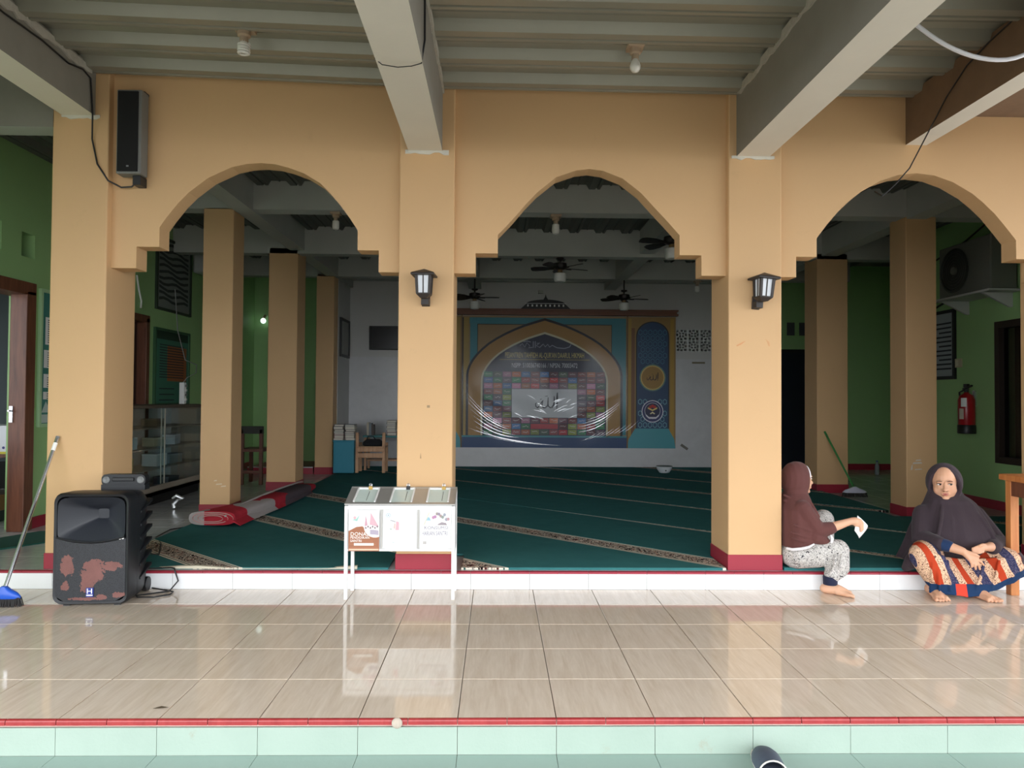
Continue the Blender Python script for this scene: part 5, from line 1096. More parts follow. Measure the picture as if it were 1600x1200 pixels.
# chair with red brown legs in the left aisle
ch_ = thing('desk_chair', 'red brown wooden chair in the dark left aisle between the columns', 'chair', (-3.28, 9.75, HZ))
M_RBW = paint('red_brown_wood', C(104, 62, 46), 0.45, 0.12, 10)
for x in (-3.42, -3.17):
    for y in (9.60, 9.95):
        g = G(); g.box(x, y, HZ + 0.001, x + 0.045, y + 0.045, 0.60 if y > 9.8 else 0.86); g.done('leg', M_RBW, ch_, False, 0.004)
g = G(); g.box(-3.43, 9.59, 0.56, -3.115, 10.0, 0.60); g.done('seat', M_RBW, ch_, False, 0.004)
g = G(); g.box(-3.375, 9.61, 0.27, -3.17, 9.63, 0.31); g.done('stretcher', M_RBW, ch_); g = G(); g.box(-3.43, 9.60, 0.80, -3.12, 9.64, 0.90); g.done('backrest', plain('dark_back', C(44, 46, 40), 0.6), ch_, False, 0.004)
g = G(); g.box(-3.8, 11.0, HZ + 0.001, -2.81, 12.08, HZ + 0.10); struct(g.done('trim_4', M_MAROON), 'low maroon step beside the rear column', 'step')
g = G(); g.box(-3.8, 10.985, HZ + 0.095, -2.81, 11.0, HZ + 0.11); struct(g.done('trim_5', M_TILEF), 'white nosing of the low maroon step', 'step')
# bottle near the right column
bt = thing('bottle', 'clear plastic water bottle on the floor of the right aisle', 'bottle', (6.05, 11.3, HZ + 0.001))
g = G(); g.lathe([(0.03, 0.0), (0.034, 0.01), (0.034, 0.14), (0.028, 0.16), (0.013, 0.19), (0.013, 0.205)], (6.05, 11.3, HZ + 0.001), 16); g.done('body', plain('clear_plastic_bottle', C(150, 160, 166), 0.15), bt, True)
g = G(); g.cyl((6.05, 11.3, HZ + 0.205), (6.05, 11.3, HZ + 0.222), 0.016, 0.016, 12); g.done('cap', plain('blue_cap', C(50, 80, 140), 0.4), bt, True)
# dark door far right of the hall
d4 = struct(thing('door_3', 'dark blue door at the back of the right aisle', 'door', (4.9, YB, HZ)))
g = G(); g.box(4.55, YB - 0.03, HZ + 0.002, 5.30, YB, 2.10); g.done('leaf', plain('dark_blue_door', C(26, 30, 42), 0.4), d4)
g = G(); g.box(4.49, YB - 0.04, HZ + 0.002, 4.55, YB, 2.16); g.box(5.30, YB - 0.04, HZ + 0.002, 5.36, YB, 2.16); g.box(4.55, YB - 0.04, 2.10, 5.30, YB, 2.16); g.done('frame', plain('dark_frame2', C(30, 30, 28), 0.5), d4)
for x in (4.93, 5.14):
    g = G(); g.box(x, YB - 0.012, 2.40, x + 0.13, YB, 2.62); struct(g.done('vent_back', plain('dim_vent', C(70, 74, 76), 0.8)), 'dim square vent above the dark blue door', 'vent')

# ------------------------------------------------------------------ right wall: extinguisher, frame, switch, outdoor unit
M_RED = plain('extinguisher_red', C(168, 26, 34), 0.3)
ex = thing('fire_extinguisher', 'red fire extinguisher with a white label hanging on the green wall', 'fire extinguisher', (XR - 0.10, 8.06, 0.93))
ex_c = (XR - 0.10, 8.06)
g = G(); g.lathe([(0.080, 0.95), (0.086, 0.96), (0.086, 1.31), (0.070, 1.36), (0.03, 1.385), (0.022, 1.40)], (*ex_c, 0), 22); g.done('cylinder', M_RED, ex, True)
g = G(); g.lathe([(0.090, 0.93), (0.092, 0.94), (0.092, 1.02), (0.087, 1.03)], (*ex_c, 0), 22); g.done('base_ring', M_BLACK, ex, True)
g = G(); g.lathe([(0.022, 1.39), (0.024, 1.44), (0.016, 1.45)], (*ex_c, 0), 12); g.obox((ex_c[0] - 0.02, ex_c[1] - 0.05, 1.455), (0.012, 0.075, 0.008), Matrix.Rotation(-0.25, 3, 'X')); g.obox((ex_c[0], ex_c[1] + 0.0, 1.475), (0.016, 0.03, 0.02)); g.done('valve', M_BLACK, ex)
g = G(); g.tube([(ex_c[0], ex_c[1] + 0.03, 1.43), (ex_c[0] - 0.01, ex_c[1] + 0.11, 1.40), (ex_c[0], ex_c[1] + 0.105, 1.25), (ex_c[0], ex_c[1] + 0.1, 1.05)], 0.010, 8); g.done('hose', M_BLACK, ex, True)
for k, (z0, z1, a0, a1) in enumerate(((1.235, 1.335, 3.45, 4.15), (1.095, 1.215, 3.2, 3.8))):
    g = G(); pts = [a0 + (a1 - a0) * i / 8 for i in range(9)]
    g.loft([[(ex_c[0] + 0.0868 * math.cos(t), ex_c[1] + 0.0868 * math.sin(t), z) for t in pts] for z in (z0, z1)], False, False); g.done('label', M_WPAPER if k == 0 else plain('tan_label', C(206, 196, 180), 0.6), ex, True)
g = G(); g.box(XR - 0.02, ex_c[1] - 0.02, 1.25, XR, ex_c[1] + 0.02, 1.42); g.done('bracket', M_STEEL, ex)
fr = thing('wall_frame', 'black framed notice on the green wall behind the right column', 'picture frame', (XR - 0.02, 8.6, 1.55))
for (y0, y1, z0, z1) in ((8.385, 8.425, 1.56, 2.40), (8.85, 8.89, 1.56, 2.40), (8.425, 8.85, 2.36, 2.40), (8.425, 8.85, 1.56, 1.60)):
    g = G(); g.box(XR - 0.03, y0, z0, XR, y1, z1); g.done('frame_side', M_BLACK, fr)
g = G(); g.box(XR - 0.014, 8.425, 1.60, XR, 8.85, 2.36); sh = g.done('sheet', plain('grey_sheet', C(150, 158, 160), 0.6), fr)
g = G()
for i in range(11): g.box(XR - 0.0155, 8.46 , 1.68 + i * 0.055, XR - 0.014, 8.80 - 0.05 * (i % 3), 1.70 + i * 0.055)
g.done('text_lines', M_INK, sh)
sw_ = thing('light_switch', 'beige light switch on the green wall above the extinguisher', 'switch', (XR, 8.34, 1.70))
g = G(); g.box(XR - 0.022, 8.275, 1.695, XR, 8.405, 1.80); g.done('plate', plain('beige_switch', C(190, 182, 150), 0.5), sw_, False, 0.004); g = G(); g.box(XR - 0.028, 8.315, 1.715, XR - 0.022, 8.365, 1.78); g.done('rocker', plain('beige_rocker', C(206, 200, 172), 0.4), sw_, False, 0.002)
ac = thing('outdoor_unit', 'grey air conditioner outdoor unit on a white shelf high on the green wall', 'air conditioner', (XR - 0.16, 7.8, 2.42))
M_ACP = plain('dusty_grey_case', C(112, 114, 106), 0.55)
g = G(); g.box(XR - 0.31, 7.35, 2.475, XR - 0.02, 8.22, 3.06); g.done('case', M_ACP, ac, False, 0.015)
R90 = Matrix.Rotation(-PI / 2, 3, 'Y')
g = G(); g.lathe([(0.235, 0.0), (0.25, 0.012), (0.225, 0.02), (0.215, 0.004)], (XR - 0.312, 7.93, 2.765), 32, R90); g.done('fan_ring', plain('dark_ring', C(52, 54, 50), 0.5), ac, True)
g = G(); g.lathe([(0.215, 0.0), (0.05, 0.004), (0.0005, 0.004)], (XR - 0.311, 7.93, 2.765), 28, R90); g.done('fan_well', plain('dark_well', C(26, 28, 26), 0.8), ac)
for k in range(6):
    g = G(); r_ = 0.03 + 0.034 * (k + 1); g.tube([(XR - 0.325, 7.93 + r_ * math.cos(t), 2.765 + r_ * math.sin(t)) for t in [2 * PI * i / 28 for i in range(29)]], 0.003, 4, False); g.done('guard_ring', plain('guard', C(80, 82, 76), 0.5), ac)
g = G(); g.lathe([(0.045, 0.0), (0.045, 0.02), (0.02, 0.026)], (XR - 0.315, 7.93, 2.765), 16, R90); g.done('hub', M_ACP, ac, True)
g = G(); g.box(XR - 0.36, 7.30, 2.452, XR, 8.30, 2.474); g.done('shelf', plain('white_shelf', C(190, 192, 188), 0.6), ac)
for y in (7.45, 8.15):
    g = G(); g.prism([(XR - 0.33, 2.452), (XR, 2.452), (XR, 2.30), (XR - 0.03, 2.30)], 'y', y, y + 0.03); g.done('shelf_bracket', plain('white_shelf', C(190, 192, 188), 0.6), ac)
g = G(); g.tube([(XR - 0.01, 8.9, 2.42), (XR - 0.01, 8.5, 2.52), (XR - 0.012, 8.25, 2.56)], 0.012, 6); tag(g.done('conduit', plain('dark_conduit', C(40, 48, 36), 0.6), None, True), 'dark pipe along the green wall to the outdoor unit', 'pipe')
g = G(); g.tube([(XR - 0.012, 7.5, 3.40), (XR - 0.012, 8.2, 3.16), (XR - 0.012, 8.88, 3.02)], 0.010, 6); tag(g.done('conduit', plain('dark_conduit', C(40, 48, 36), 0.6), None, True), 'dark cable slanting down the green wall above the outdoor unit', 'cable')

# ------------------------------------------------------------------ table at the right edge
tb = thing('wooden_table', 'orange wooden table behind the woman in dark purple', 'table', (3.75, 4.58, 0.0))
g = G(); g.box(3.43, 4.36, 0.765, 4.25, 4.84, 0.805); g.done('top', M_PINE, tb, False, 0.006)
for x in (3.445, 4.15):
    for y in (4.40, 4.745): g = G(); g.box(x, y, 0, x + 0.058, y + 0.05, 0.765); g.done('leg', M_PINE, tb, False, 0.003)
for y in (4.405, 4.775):
    g = G(); g.box(3.503, y, 0.665, 4.15, y + 0.02, 0.765); g.done('apron', M_WOOD, tb)
for x in (3.45, 4.18): g = G(); g.box(x, 4.45, 0.665, x + 0.02, 4.745, 0.765); g.done('apron', M_WOOD, tb)

# ------------------------------------------------------------------ left wall: notice boards, camera, cabinet
def board(name, label, y0, y1, z0, z1, face, lines, frame=M_GREYP):
    t = thing(name, label, 'notice board', (XL + 0.01, (y0 + y1) / 2, z0))
    for (a_, b_, c_, d_) in ((y0, y0 + 0.03, z0, z1), (y1 - 0.03, y1, z0, z1), (y0 + 0.03, y1 - 0.03, z1 - 0.03, z1), (y0 + 0.03, y1 - 0.03, z0, z0 + 0.03)):
        g = G(); g.box(XL, a_, c_, XL + 0.03, b_, d_); g.done('frame_side', frame, t)
    g = G(); g.box(XL, y0 + 0.03, z0 + 0.03, XL + 0.012, y1 - 0.03, z1 - 0.03); fc = g.done('face', face, t)
    for (a_, b_, c_, d_, mt) in lines:
        g = G(); g.box(XL + 0.012, y0 + (y1 - y0) * a_, z0 + (z1 - z0) * c_, XL + 0.0135, y0 + (y1 - y0) * b_, z0 + (z1 - z0) * d_); g.done('sheet', mt, fc)
    return t, fc
TEAL = plain('teal_board', C(64, 132, 122), 0.6)
b1, f1 = board('notice_board', 'teal notice board with white lists beside the left doorway', 6.445, 7.20, 1.01, 2.25, TEAL, [(0.12, 0.9, 0.60, 0.80, M_WPAPER), (0.10, 0.9, 0.43, 0.56, M_WPAPER), (0.10, 0.9, 0.285, 0.385, M_WPAPER), (0.10, 0.9, 0.20, 0.255, M_WPAPER), (0.06, 0.94, 0.03, 0.09, plain('pale_strip', C(190, 206, 200), 0.6))], plain('pale_green_frame', C(170, 206, 160), 0.5))
g = G()
for (c0, n_) in ((0.615, 11), (0.44, 7), (0.29, 5), (0.205, 3)):
    for i in range(n_): z = 1.01 + 1.24 * c0 + i * 0.02; g.box(XL + 0.0135, 6.57, z, XL + 0.0145, 7.08, z + 0.008)
g.done('text_lines', M_INK, f1)
g = G(); pts = [(6.50, 1.14), (6.56, 1.24), (6.62, 1.16), (6.68, 1.26), (6.74, 1.14)]; g.prism(pts, 'x', XL + 0.012, XL + 0.0135); g.done('print_shape', plain('pale_strip', C(190, 206, 200), 0.6), f1)
b2, f2 = board('notice_board', 'dark framed sheet of wavy lines high on the left wall behind the camera', 8.60, 9.56, 2.34, 3.24, plain('grey_paper', C(120, 128, 122), 0.7), [], plain('dark_green_frame', C(34, 50, 34), 0.6))
g = G()
for i in range(11):
    z = 2.46 + i * 0.068
    for k in range(7):
        y = 8.68 + k * 0.115; g.add([(XL + 0.013, y, z + 0.02 * math.sin(k * 1.3 + i)), (XL + 0.013, y + 0.115, z + 0.02 * math.sin((k + 1) * 1.3 + i)), (XL + 0.013, y + 0.115, z + 0.034 + 0.02 * math.sin((k + 1) * 1.3 + i)), (XL + 0.013, y, z + 0.034 + 0.02 * math.sin(k * 1.3 + i))], [(0, 1, 2, 3)])
g.done('wavy_lines', plain('dark_line', C(52, 58, 56), 0.8), f2, fix=False)
b3, f3 = board('notice_board', 'green notice board with an orange panel above the glass cabinet', 8.58, 9.54, 1.18, 2.12, plain('green_board', C(60, 116, 96), 0.6), [(0.36, 0.92, 0.32, 0.78, plain('orange_panel', C(150, 92, 54), 0.7)), (0.04, 0.96, 0.86, 0.97, plain('dark_board', C(30, 56, 40), 0.7))], plain('dark_green_frame2', C(52, 92, 62), 0.6))
g = G()
for i in range(13): z = 1.52 + i * 0.033; g.box(XL + 0.014, 8.72, z, XL + 0.0150, 9.38, z + 0.012)
for i in range(3): z = 1.24 + i * 0.07; g.box(XL + 0.014, 8.72, z, XL + 0.0150, 9.12, z + 0.012)
g.done('text_lines', M_INK, f3)
g = G(); g.box(XL, 9.62, 2.95, XL + 0.22, 10.4, 3.25); o_ = g.done('air_conditioner', plain('white_ac', C(170, 174, 172), 0.5), None, False, 0.03); tag(o_, 'white air conditioner high in the left aisle behind the slim column', 'air conditioner')
cc = thing('security_camera', 'small black and white security camera under the left arch corbel', 'camera', (-3.35, 6.6, 2.60))
g = G(); g.cyl((-3.42, 6.62, 2.56), (-3.33, 6.50, 2.52), 0.03, 0.034, 14); g.done('body', M_BLACK, cc, True); g = G(); g.cyl((-3.45, 6.66, 2.62), (-3.40, 6.58, 2.60), 0.028, 0.028, 12); g.done('mount', M_WPAPER, cc, True); g = G(); g.cyl((-3.47, 6.69, 2.62), (XL, 6.8, 2.62), 0.012, 0.012, 8); g.done('bracket', M_WPAPER, cc, True)
g = G(); g.tube([(XL + 0.01, 8.15, 2.66), (XL + 0.012, 8.2, 2.5), (XL + 0.012, 8.26, 2.38), (XL + 0.012, 8.25, 2.30)], 0.010, 6); tag(g.done('loose_cable_end', M_WPAPER, None, True), 'white cable end dangling on the green wall left of the notice boards', 'cable')
# glass display cabinet
gc = thing('glass_cabinet', 'long glass fronted display cabinet along the left aisle wall', 'cabinet', (-3.87, 7.95, HZ + 0.001))
cx0, cx1, cy0, cy1 = -4.085, -3.65, 6.75, 9.05
M_CABD = paint('grey_brown_cabinet', C(158, 150, 136), 0.5, 0.08, 6, 0.03)
g = G(); g.box(cx0, cy0, 1.165, cx1 + 0.02, cy1, 1.20); g.done('top', paint('cabinet_top', C(86, 78, 68), 0.45), gc, False, 0.004)
g = G(); g.box(cx0, cy0, 0.235, cx1, cy1, 0.275); g.box(cx1 - 0.02, cy0, 0.235, cx1, cy1, 0.335); g.done('bottom_board', M_CABD, gc)
g = G(); g.box(cx0 + 0.04, cy0 + 0.04, HZ + 0.001, cx1 - 0.07, cy1 - 0.04, 0.235); g.done('plinth', plain('gap_shade', C(24, 24, 24), 0.8), gc)  # near-black block stands in for the shadow gap under the cabinet
for y in (cy0, cy1 - 0.02): g = G(); g.box(cx0, y, 0.275, cx1, y + 0.02, 1.165); g.done('end_panel', M_CABD, gc)
g = G(); g.box(cx0, cy0 + 0.02, 0.275, cx0 + 0.012, cy1 - 0.02, 1.165); g.done('back_panel', plain('pale_grey_back', C(176, 180, 176), 0.5), gc)
for z in (0.50, 0.72, 0.94): g = G(); g.box(cx0 + 0.012, cy0 + 0.02, z, cx1 - 0.03, cy1 - 0.02, z + 0.012); g.done('shelf', M_CABD, gc)
ym = 7.93
for k, (y0, y1, xx) in enumerate(((cy0 + 0.02, ym + 0.03, cx1 - 0.012), (ym - 0.03, cy1 - 0.02, cx1 - 0.022))):
    g = G(); g.box(xx, y0, 0.34, xx + 0.005, y1, 1.16); dd = g.done('door', M_GLASS, gc)
    g = G(); g.box(xx - 0.002, (y1 if k == 0 else y0) - 0.006, 0.34, xx + 0.007, (y1 if k == 0 else y0) + 0.006, 1.16); g.done('edge_strip', plain('pale_strip2', C(196, 190, 172), 0.4), dd)
rnd = random.Random(14); ci = 0
IT = [((0.5, 7.05), 'white card folder'), ((0.5, 7.42), 'yellowish carton'), ((0.5, 8.15), 'small white jar box'), ((0.5, 8.55), 'grey tin'), ((0.72, 7.10), 'grey blue box'), ((0.72, 7.50), 'pale blue box'), ((0.72, 8.12), 'beige packet'), ((0.72, 8.55), 'silver tin'), ((0.94, 7.15), 'dark grey box'), ((0.94, 8.10), 'brown packet'), ((0.275, 7.55), 'cream packet'), ((0.275, 8.45), 'dark case')]
ICOL = [(206, 208, 212), (176, 168, 120), (200, 204, 200), (120, 124, 122), (110, 120, 128), (150, 176, 186), (176, 168, 140), (180, 184, 186), (84, 88, 88), (110, 92, 70), (166, 160, 136), (60, 60, 64)]
SH = {0.5: 'lower shelf', 0.72: 'middle shelf', 0.94: 'upper shelf', 0.275: 'floor'}
for k, ((z, y), nm_) in enumerate(IT):
    t = thing('carton', f'{nm_} on the {SH[z]} of the glass cabinet', 'box', (-3.86, y, z + 0.0125), rnd.uniform(-0.2, 0.2), 'small boxes in the glass cabinet')
    if z == 0.275: t.location.z = 0.2755
    w_, d_, h = rnd.uniform(0.06, 0.10), rnd.uniform(0.09, 0.13), rnd.uniform(0.08, 0.15)
    g = G(); g.box(-w_, -d_, 0, w_, d_, h); g.done('body', plain('carton_%d' % k, C(*ICOL[k]), 0.6), t, False, 0.004, local=True)
    g = G(); g.box(-w_ * 1.02, -d_ * 1.02, h - 0.014, w_ * 1.02, d_ * 1.02, h + 0.002); g.done('lid', plain('carton_lid_%d' % k, C(*[min(255, c + 16) for c in ICOL[k]]), 0.6), t, False, 0.002, local=True)
ps = thing('power_strip', 'white power strip standing on the glass cabinet', 'power strip', (-3.80, 8.72, 1.2005))
g = G(); g.box(-3.83, 8.68, 1.2005, -3.77, 8.75, 1.46); g.done('body', M_WPAPER, ps, False, 0.008)
for i in range(4): g = G(); g.box(-3.77, 8.70, 1.24 + i * 0.055, -3.755, 8.735, 1.27 + i * 0.055); g.done('plug', M_GREYP if i % 2 else M_WPAPER, ps, False, 0.003)
g = G(); g.tube([(-3.80, 8.72, 1.46), (-3.76, 8.74, 1.52), (-3.68, 8.80, 1.58), (-3.70, 8.86, 1.68), (-3.84, 8.86, 1.74), (-3.92, 8.82, 2.1), (-3.95, 8.80, 2.6)], 0.006, 6); g.done('cord', M_GREYP, ps, True)
# side room: desk with carton seen through the left doorway
dk = thing('side_room_desk', 'brown desk in the side room behind the left doorway', 'desk', (-5.1, 7.3, HZ))
g = G(); g.box(-5.6, 6.9, 0.70, -4.55, 8.0, 0.73); g.done('top', M_WOOD, dk)
for x in (-5.58, -4.60):
    for y in (6.92, 7.94): g = G(); g.box(x, y, HZ, x + 0.05, y + 0.05, 0.70); g.done('leg', M_WOOD, dk)
g = G(); g.box(-5.6, 6.93, 0.40, -4.55, 6.95, 0.66); g.done('panel', M_DARK, dk)
ct = thing('printed_carton', 'white carton with blue dots and a yellow edge on the side room desk', 'box', (-4.95, 7.12, 0.7305))
g = G(); g.box(-5.35, 6.96, 0.7305, -4.60, 7.36, 1.0); g.done('body', plain('carton_white', C(226, 228, 234), 0.6), ct)
g = G(); g.box(-5.35, 6.958, 0.7305, -4.60, 6.96, 0.752); g.done('edge', plain('yellow_edge', C(196, 186, 60), 0.6), ct)
for i in range(14): g = G(); g.cyl((-5.30 + i * 0.052, 6.9595, 0.79), (-5.30 + i * 0.052, 6.957, 0.79), 0.013, 0.013, 10); g.done('dot', plain('blue_dot', C(60, 66, 130), 0.6), ct)
cb = thing('cardboard_box', 'brown cardboard box under the side room desk', 'box', (-4.95, 6.7, HZ + 0.001))
g = G(); g.box(-5.3, 6.55, HZ + 0.10, -4.62, 6.85, 0.36); g.done('body', paint('cardboard', C(150, 106, 74), 0.9), cb); g = G(); g.prism([(-5.3, 0.36), (-4.62, 0.36), (-4.66, 0.40), (-5.26, 0.40)], 'y', 6.55, 6.56); g.done('flap', paint('cardboard', C(150, 106, 74), 0.9), cb); g = G(); g.box(-5.31, 6.54, HZ + 0.001, -4.61, 6.86, HZ + 0.10); g.done('tray', plain('grey_tray', C(60, 64, 70), 0.6), cb)

# ------------------------------------------------------------------ sandal, leaf, droppings on the steps
sd = thing('sandal', 'dark grey sandal with pale stitching on the lower step', 'sandal', (1.062, 2.785, -0.14), -0.10); sd.scale = (1.12, 1.0, 1.0)
def sole(k, y): return [(x * k, y0) for x, y0 in ((-0.036, -0.13), (-0.044, -0.05), (-0.046, 0.02), (-0.044, 0.07), (-0.032, 0.108), (-0.008, 0.122), (0.020, 0.112), (0.040, 0.076), (0.046, 0.02), (0.040, -0.05), (0.034, -0.13))]
g = G(); g.loft([[(x, y, z) for x, y in sole(k, 0)] for z, k in ((0.001, 0.98), (0.004, 1.0), (0.022, 1.0), (0.026, 0.97))]); g.done('sole', plain('pale_sole', C(190, 188, 180), 0.7), sd, True, local=True)
g = G(); g.loft([[(x * 0.9, y * 0.96, z) for x, y in sole(1, 0)] for z in (0.025, 0.030)]); g.done('footbed', plain('slate_footbed', C(70, 78, 92), 0.7), sd, True, local=True)
rings = []
for i, y in enumerate((-0.075, -0.03, 0.02, 0.065, 0.10, 0.119)):
    hw = (0.047, 0.049, 0.050, 0.043, 0.028, 0.010)[i]; hz = (0.050, 0.056, 0.054, 0.042, 0.026, 0.008)[i]
    rings.append([(hw * math.cos(t) - 0.002, y, 0.022 + hz * math.sin(t)) for t in [PI * j / 14 for j in range(15)]])
g = G(); g.loft(rings, False, False); g.loft([[(x * 0.93, y, 0.022 + (z - 0.022) * 0.92) for x, y, z in r] for r in rings], False, False); g.done('upper', paint('charcoal_upper', C(70, 80, 94), 0.6, 0.1, 40), sd, True, local=True)
g = G(); g.tube([(0.048 * math.cos(t) - 0.002, -0.075, 0.022 + 0.052 * math.sin(t)) for t in [PI * j / 12 for j in range(13)]], 0.003, 6); g.tube([(x, y, 0.024) for x, y in sole(1.0, 0)[1:10]], 0.0025, 6); g.done('stitching', plain('pale_stitch', C(206, 202, 190), 0.7), sd, True, local=True)
g = G(); g.add([(-1.42, 3.02, 0.002), (-1.39, 3.035, 0.006), (-1.36, 3.03, 0.003), (-1.385, 3.012, 0.007)], [(0, 1, 2, 3)]); g.add([(-1.42, 3.02, 0.0015), (-1.39, 3.035, 0.0055), (-1.36, 3.03, 0.0025), (-1.385, 3.012, 0.0065)], [(3, 2, 1, 0)]); tag(g.done('dry_leaf', plain('dry_leaf', C(92, 78, 56), 0.9)), 'small curled dry leaf near the front edge of the terrace', 'leaf')
g = G(); g.ball((-0.395, 2.912, -0.012), (0.022, 0.012, 0.022), 12, 8); tag(g.done('mortar_patch', paint('grey_mortar', C(176, 164, 150), 0.9, 0.15, 40)), 'grey mortar patch on the red edge tiles below the donation box', 'mortar')
# plaster collars where the beams meet the pillars
M_PLAS = paint('white_plaster', C(206, 202, 190), 0.9, 0.08, 20, 0.4, 60)
def collar(x0, x1, z, lab, sd_=3):
    rnd = random.Random(sd_); top = [(x0 - 0.01 + (x1 - x0 + 0.03) * i / 9, z + 0.004) for i in range(10)]; bt_ = [(x, z - 0.010 - rnd.uniform(0, 0.02)) for x, _ in reversed(top)]
    g = G(); g.prism(top + bt_, 'y', 4.922, 4.93); struct(g.done('trim_6', M_PLAS), lab, 'plaster')
collar(-2.99, -2.76, 3.215, 'ragged plaster under the left terrace beam', 1); collar(-0.64, -0.37, 3.005, 'ragged plaster under the beam of the donation box pillar', 2); collar(1.63, 1.90, 2.995, 'ragged plaster under the beam beside the right arch', 3); 
# ------------------------------------------------------------------ people
def capsule(g, pts, rs, n=14):
    """rounded limb through pts with radius per point"""
    P = [Vector(p) for p in pts]
    d0 = (P[1] - P[0]).normalized(); d1 = (P[-1] - P[-2]).normalized()
    A, B = [], []
    for t in (0.98, 0.8, 0.5): A.append((P[0] - d0 * rs[0] * t, rs[0] * math.sqrt(1 - t * t)))
    for t in (0.5, 0.8, 0.98): B.append((P[-1] + d1 * rs[-1] * t, rs[-1] * math.sqrt(1 - t * t)))
    mid = []
    for i in range(len(P) - 1):
        for k in range(4): t = k / 4; mid.append((P[i].lerp(P[i + 1], t), rs[i] + (rs[i + 1] - rs[i]) * t))
    mid.append((P[-1], rs[-1]))
    al = A + mid + B
    g.tube([a for a, _ in al], [b for _, b in al], n)
def fuse(g, name, mats, parent, voxel=0.006, smooth=4, fac=0.5):
    og = ORG[parent.name]; g.v = [(a - og[0], b - og[1], c - og[2]) for a, b, c in g.v]
    me = g.mesh(name); tmp = bpy.data.objects.new(name, me); COL.objects.link(tmp)
    r = tmp.modifiers.new('r', 'REMESH'); r.mode = 'VOXEL'; r.voxel_size = voxel
    s = tmp.modifiers.new('s', 'SMOOTH'); s.iterations = smooth; s.factor = fac
    bpy.context.view_layer.update()
    m2 = bpy.data.meshes.new_from_object(tmp.evaluated_get(bpy.context.evaluated_depsgraph_get())); m2.name = name
    bpy.data.objects.remove(tmp); bpy.data.meshes.remove(me)
    m2.materials.clear()
    for mm_ in (mats if isinstance(mats, (list, tuple)) else [mats]): m2.materials.append(mm_)
    m2.polygons.foreach_set('use_smooth', [True] * len(m2.polygons))
    o = bpy.data.objects.new(name, m2); COL.objects.link(o); o.parent = parent; ORG[o.name] = og
    return o
def skin_mat(name, col):
    a = Mat(name, 0.5, 0, 0.4); v = a.coord('Object'); f = a.noise(v, 14, 4); a.base(a.mix(f, mulc(col, 0.93), mulc(col, 1.05)))
    a.b.inputs['Subsurface Weight'].default_value = 0.12; a.b.inputs['Subsurface Radius'].default_value = (0.01, 0.004, 0.002); a.b.inputs['Subsurface Scale'].default_value = 0.4
    return a.m
M_SKIN = skin_mat('warm_skin', C(206, 158, 128)); M_SKIN2 = skin_mat('light_skin', C(214, 168, 138))
M_LIP = plain('lip', C(168, 98, 88), 0.45); M_EYEW = plain('eye_white', C(222, 216, 208), 0.3); M_IRIS = plain('iris', C(36, 24, 20), 0.25); M_BROW = plain('brow', C(92, 64, 52), 0.8); M_LASH = plain('dark_lash_line', C(58, 38, 32), 0.6); M_LID = plain('eyelid', C(150, 104, 84), 0.55)
def cloth_mat(name, col, var=0.12):
    a = Mat(name, 0.85, 0, 0.2); v = a.coord('Object'); f = a.noise(v, 6, 5); a.base(a.mix(f, mulc(col, 1 - var), mulc(col, 1 + var))); a.bump(a.noise(a.coord('Object', (1, 1, 0.35)), 30, 4, 0.6, 0.8), 0.35, 0.008); a.b.inputs['Sheen Weight'].default_value = 0.1
    return a.m
class Frame:
    """head frame: origin, forward (towards the face), side, up"""
    def __init__(s, o, f, tilt=0.0, roll=0.0):
        s.o = Vector(o); f = Vector(f).normalized(); s.r = Vector((f.y, -f.x, 0)).normalized(); u = Vector((0, 0, 1))
        s.f = (f * math.cos(tilt) + u * math.sin(tilt)).normalized(); s.u = s.r.cross(s.f).normalized()
        if roll:
            q = Matrix.Rotation(roll, 3, s.f); s.r = q @ s.r; s.u = q @ s.u
        s.M = Matrix((s.r, s.f, s.u)).transposed()
    def p(s, x, y, z): return s.o + s.r * x + s.f * y + s.u * z      # x side, y forward, z up
def head_shapes(g, H, k=1.0, full=0.0):
    b = lambda c, r: g.ball(H.p(*[q * k for q in c]), tuple(q * k for q in r), 20, 14, H.M)
    b((0, -0.012, 0.020), (0.072, 0.088, 0.092)); b((0, 0.028, -0.025), (0.066, 0.062, 0.082)); b((0, 0.040, -0.075), (0.040 + full, 0.042, 0.030))
    b((0.036 + full * 0.5, 0.048, -0.034), (0.030 + full * 0.6, 0.028, 0.032 + full * 0.5)); b((-0.036 - full * 0.5, 0.048, -0.034), (0.030 + full * 0.6, 0.028, 0.032 + full * 0.5))
    if full: b((0, 0.022, -0.088), (0.055, 0.05, 0.028)); b((0.03, 0.03, -0.07), (0.036, 0.04, 0.034)); b((-0.03, 0.03, -0.07), (0.036, 0.04, 0.034)); b((0, 0.062, 0.045), (0.050, 0.022, 0.030))
    b((0.028, 0.074, 0.022), (0.024, 0.010, 0.008)); b((-0.028, 0.074, 0.022), (0.024, 0.010, 0.008))
    capsule(g, [H.p(0, 0.082 * k, 0.012 * k), H.p(0, 0.094 * k, -0.012 * k), H.p(0, 0.104 * k, -0.026 * k)], [0.007 * k, 0.0095 * k, 0.0125 * k], 10)
    b((0.012, 0.091, -0.030), (0.010, 0.010, 0.008)); b((-0.012, 0.091, -0.030), (0.010, 0.010, 0.008)); b((0, 0.084, -0.056), (0.026, 0.013, 0.015)); b((0, 0.076, -0.086), (0.022, 0.016, 0.016))
    for s in (-1, 1): b((s * 0.073, -0.012, -0.005), (0.010, 0.020, 0.032))
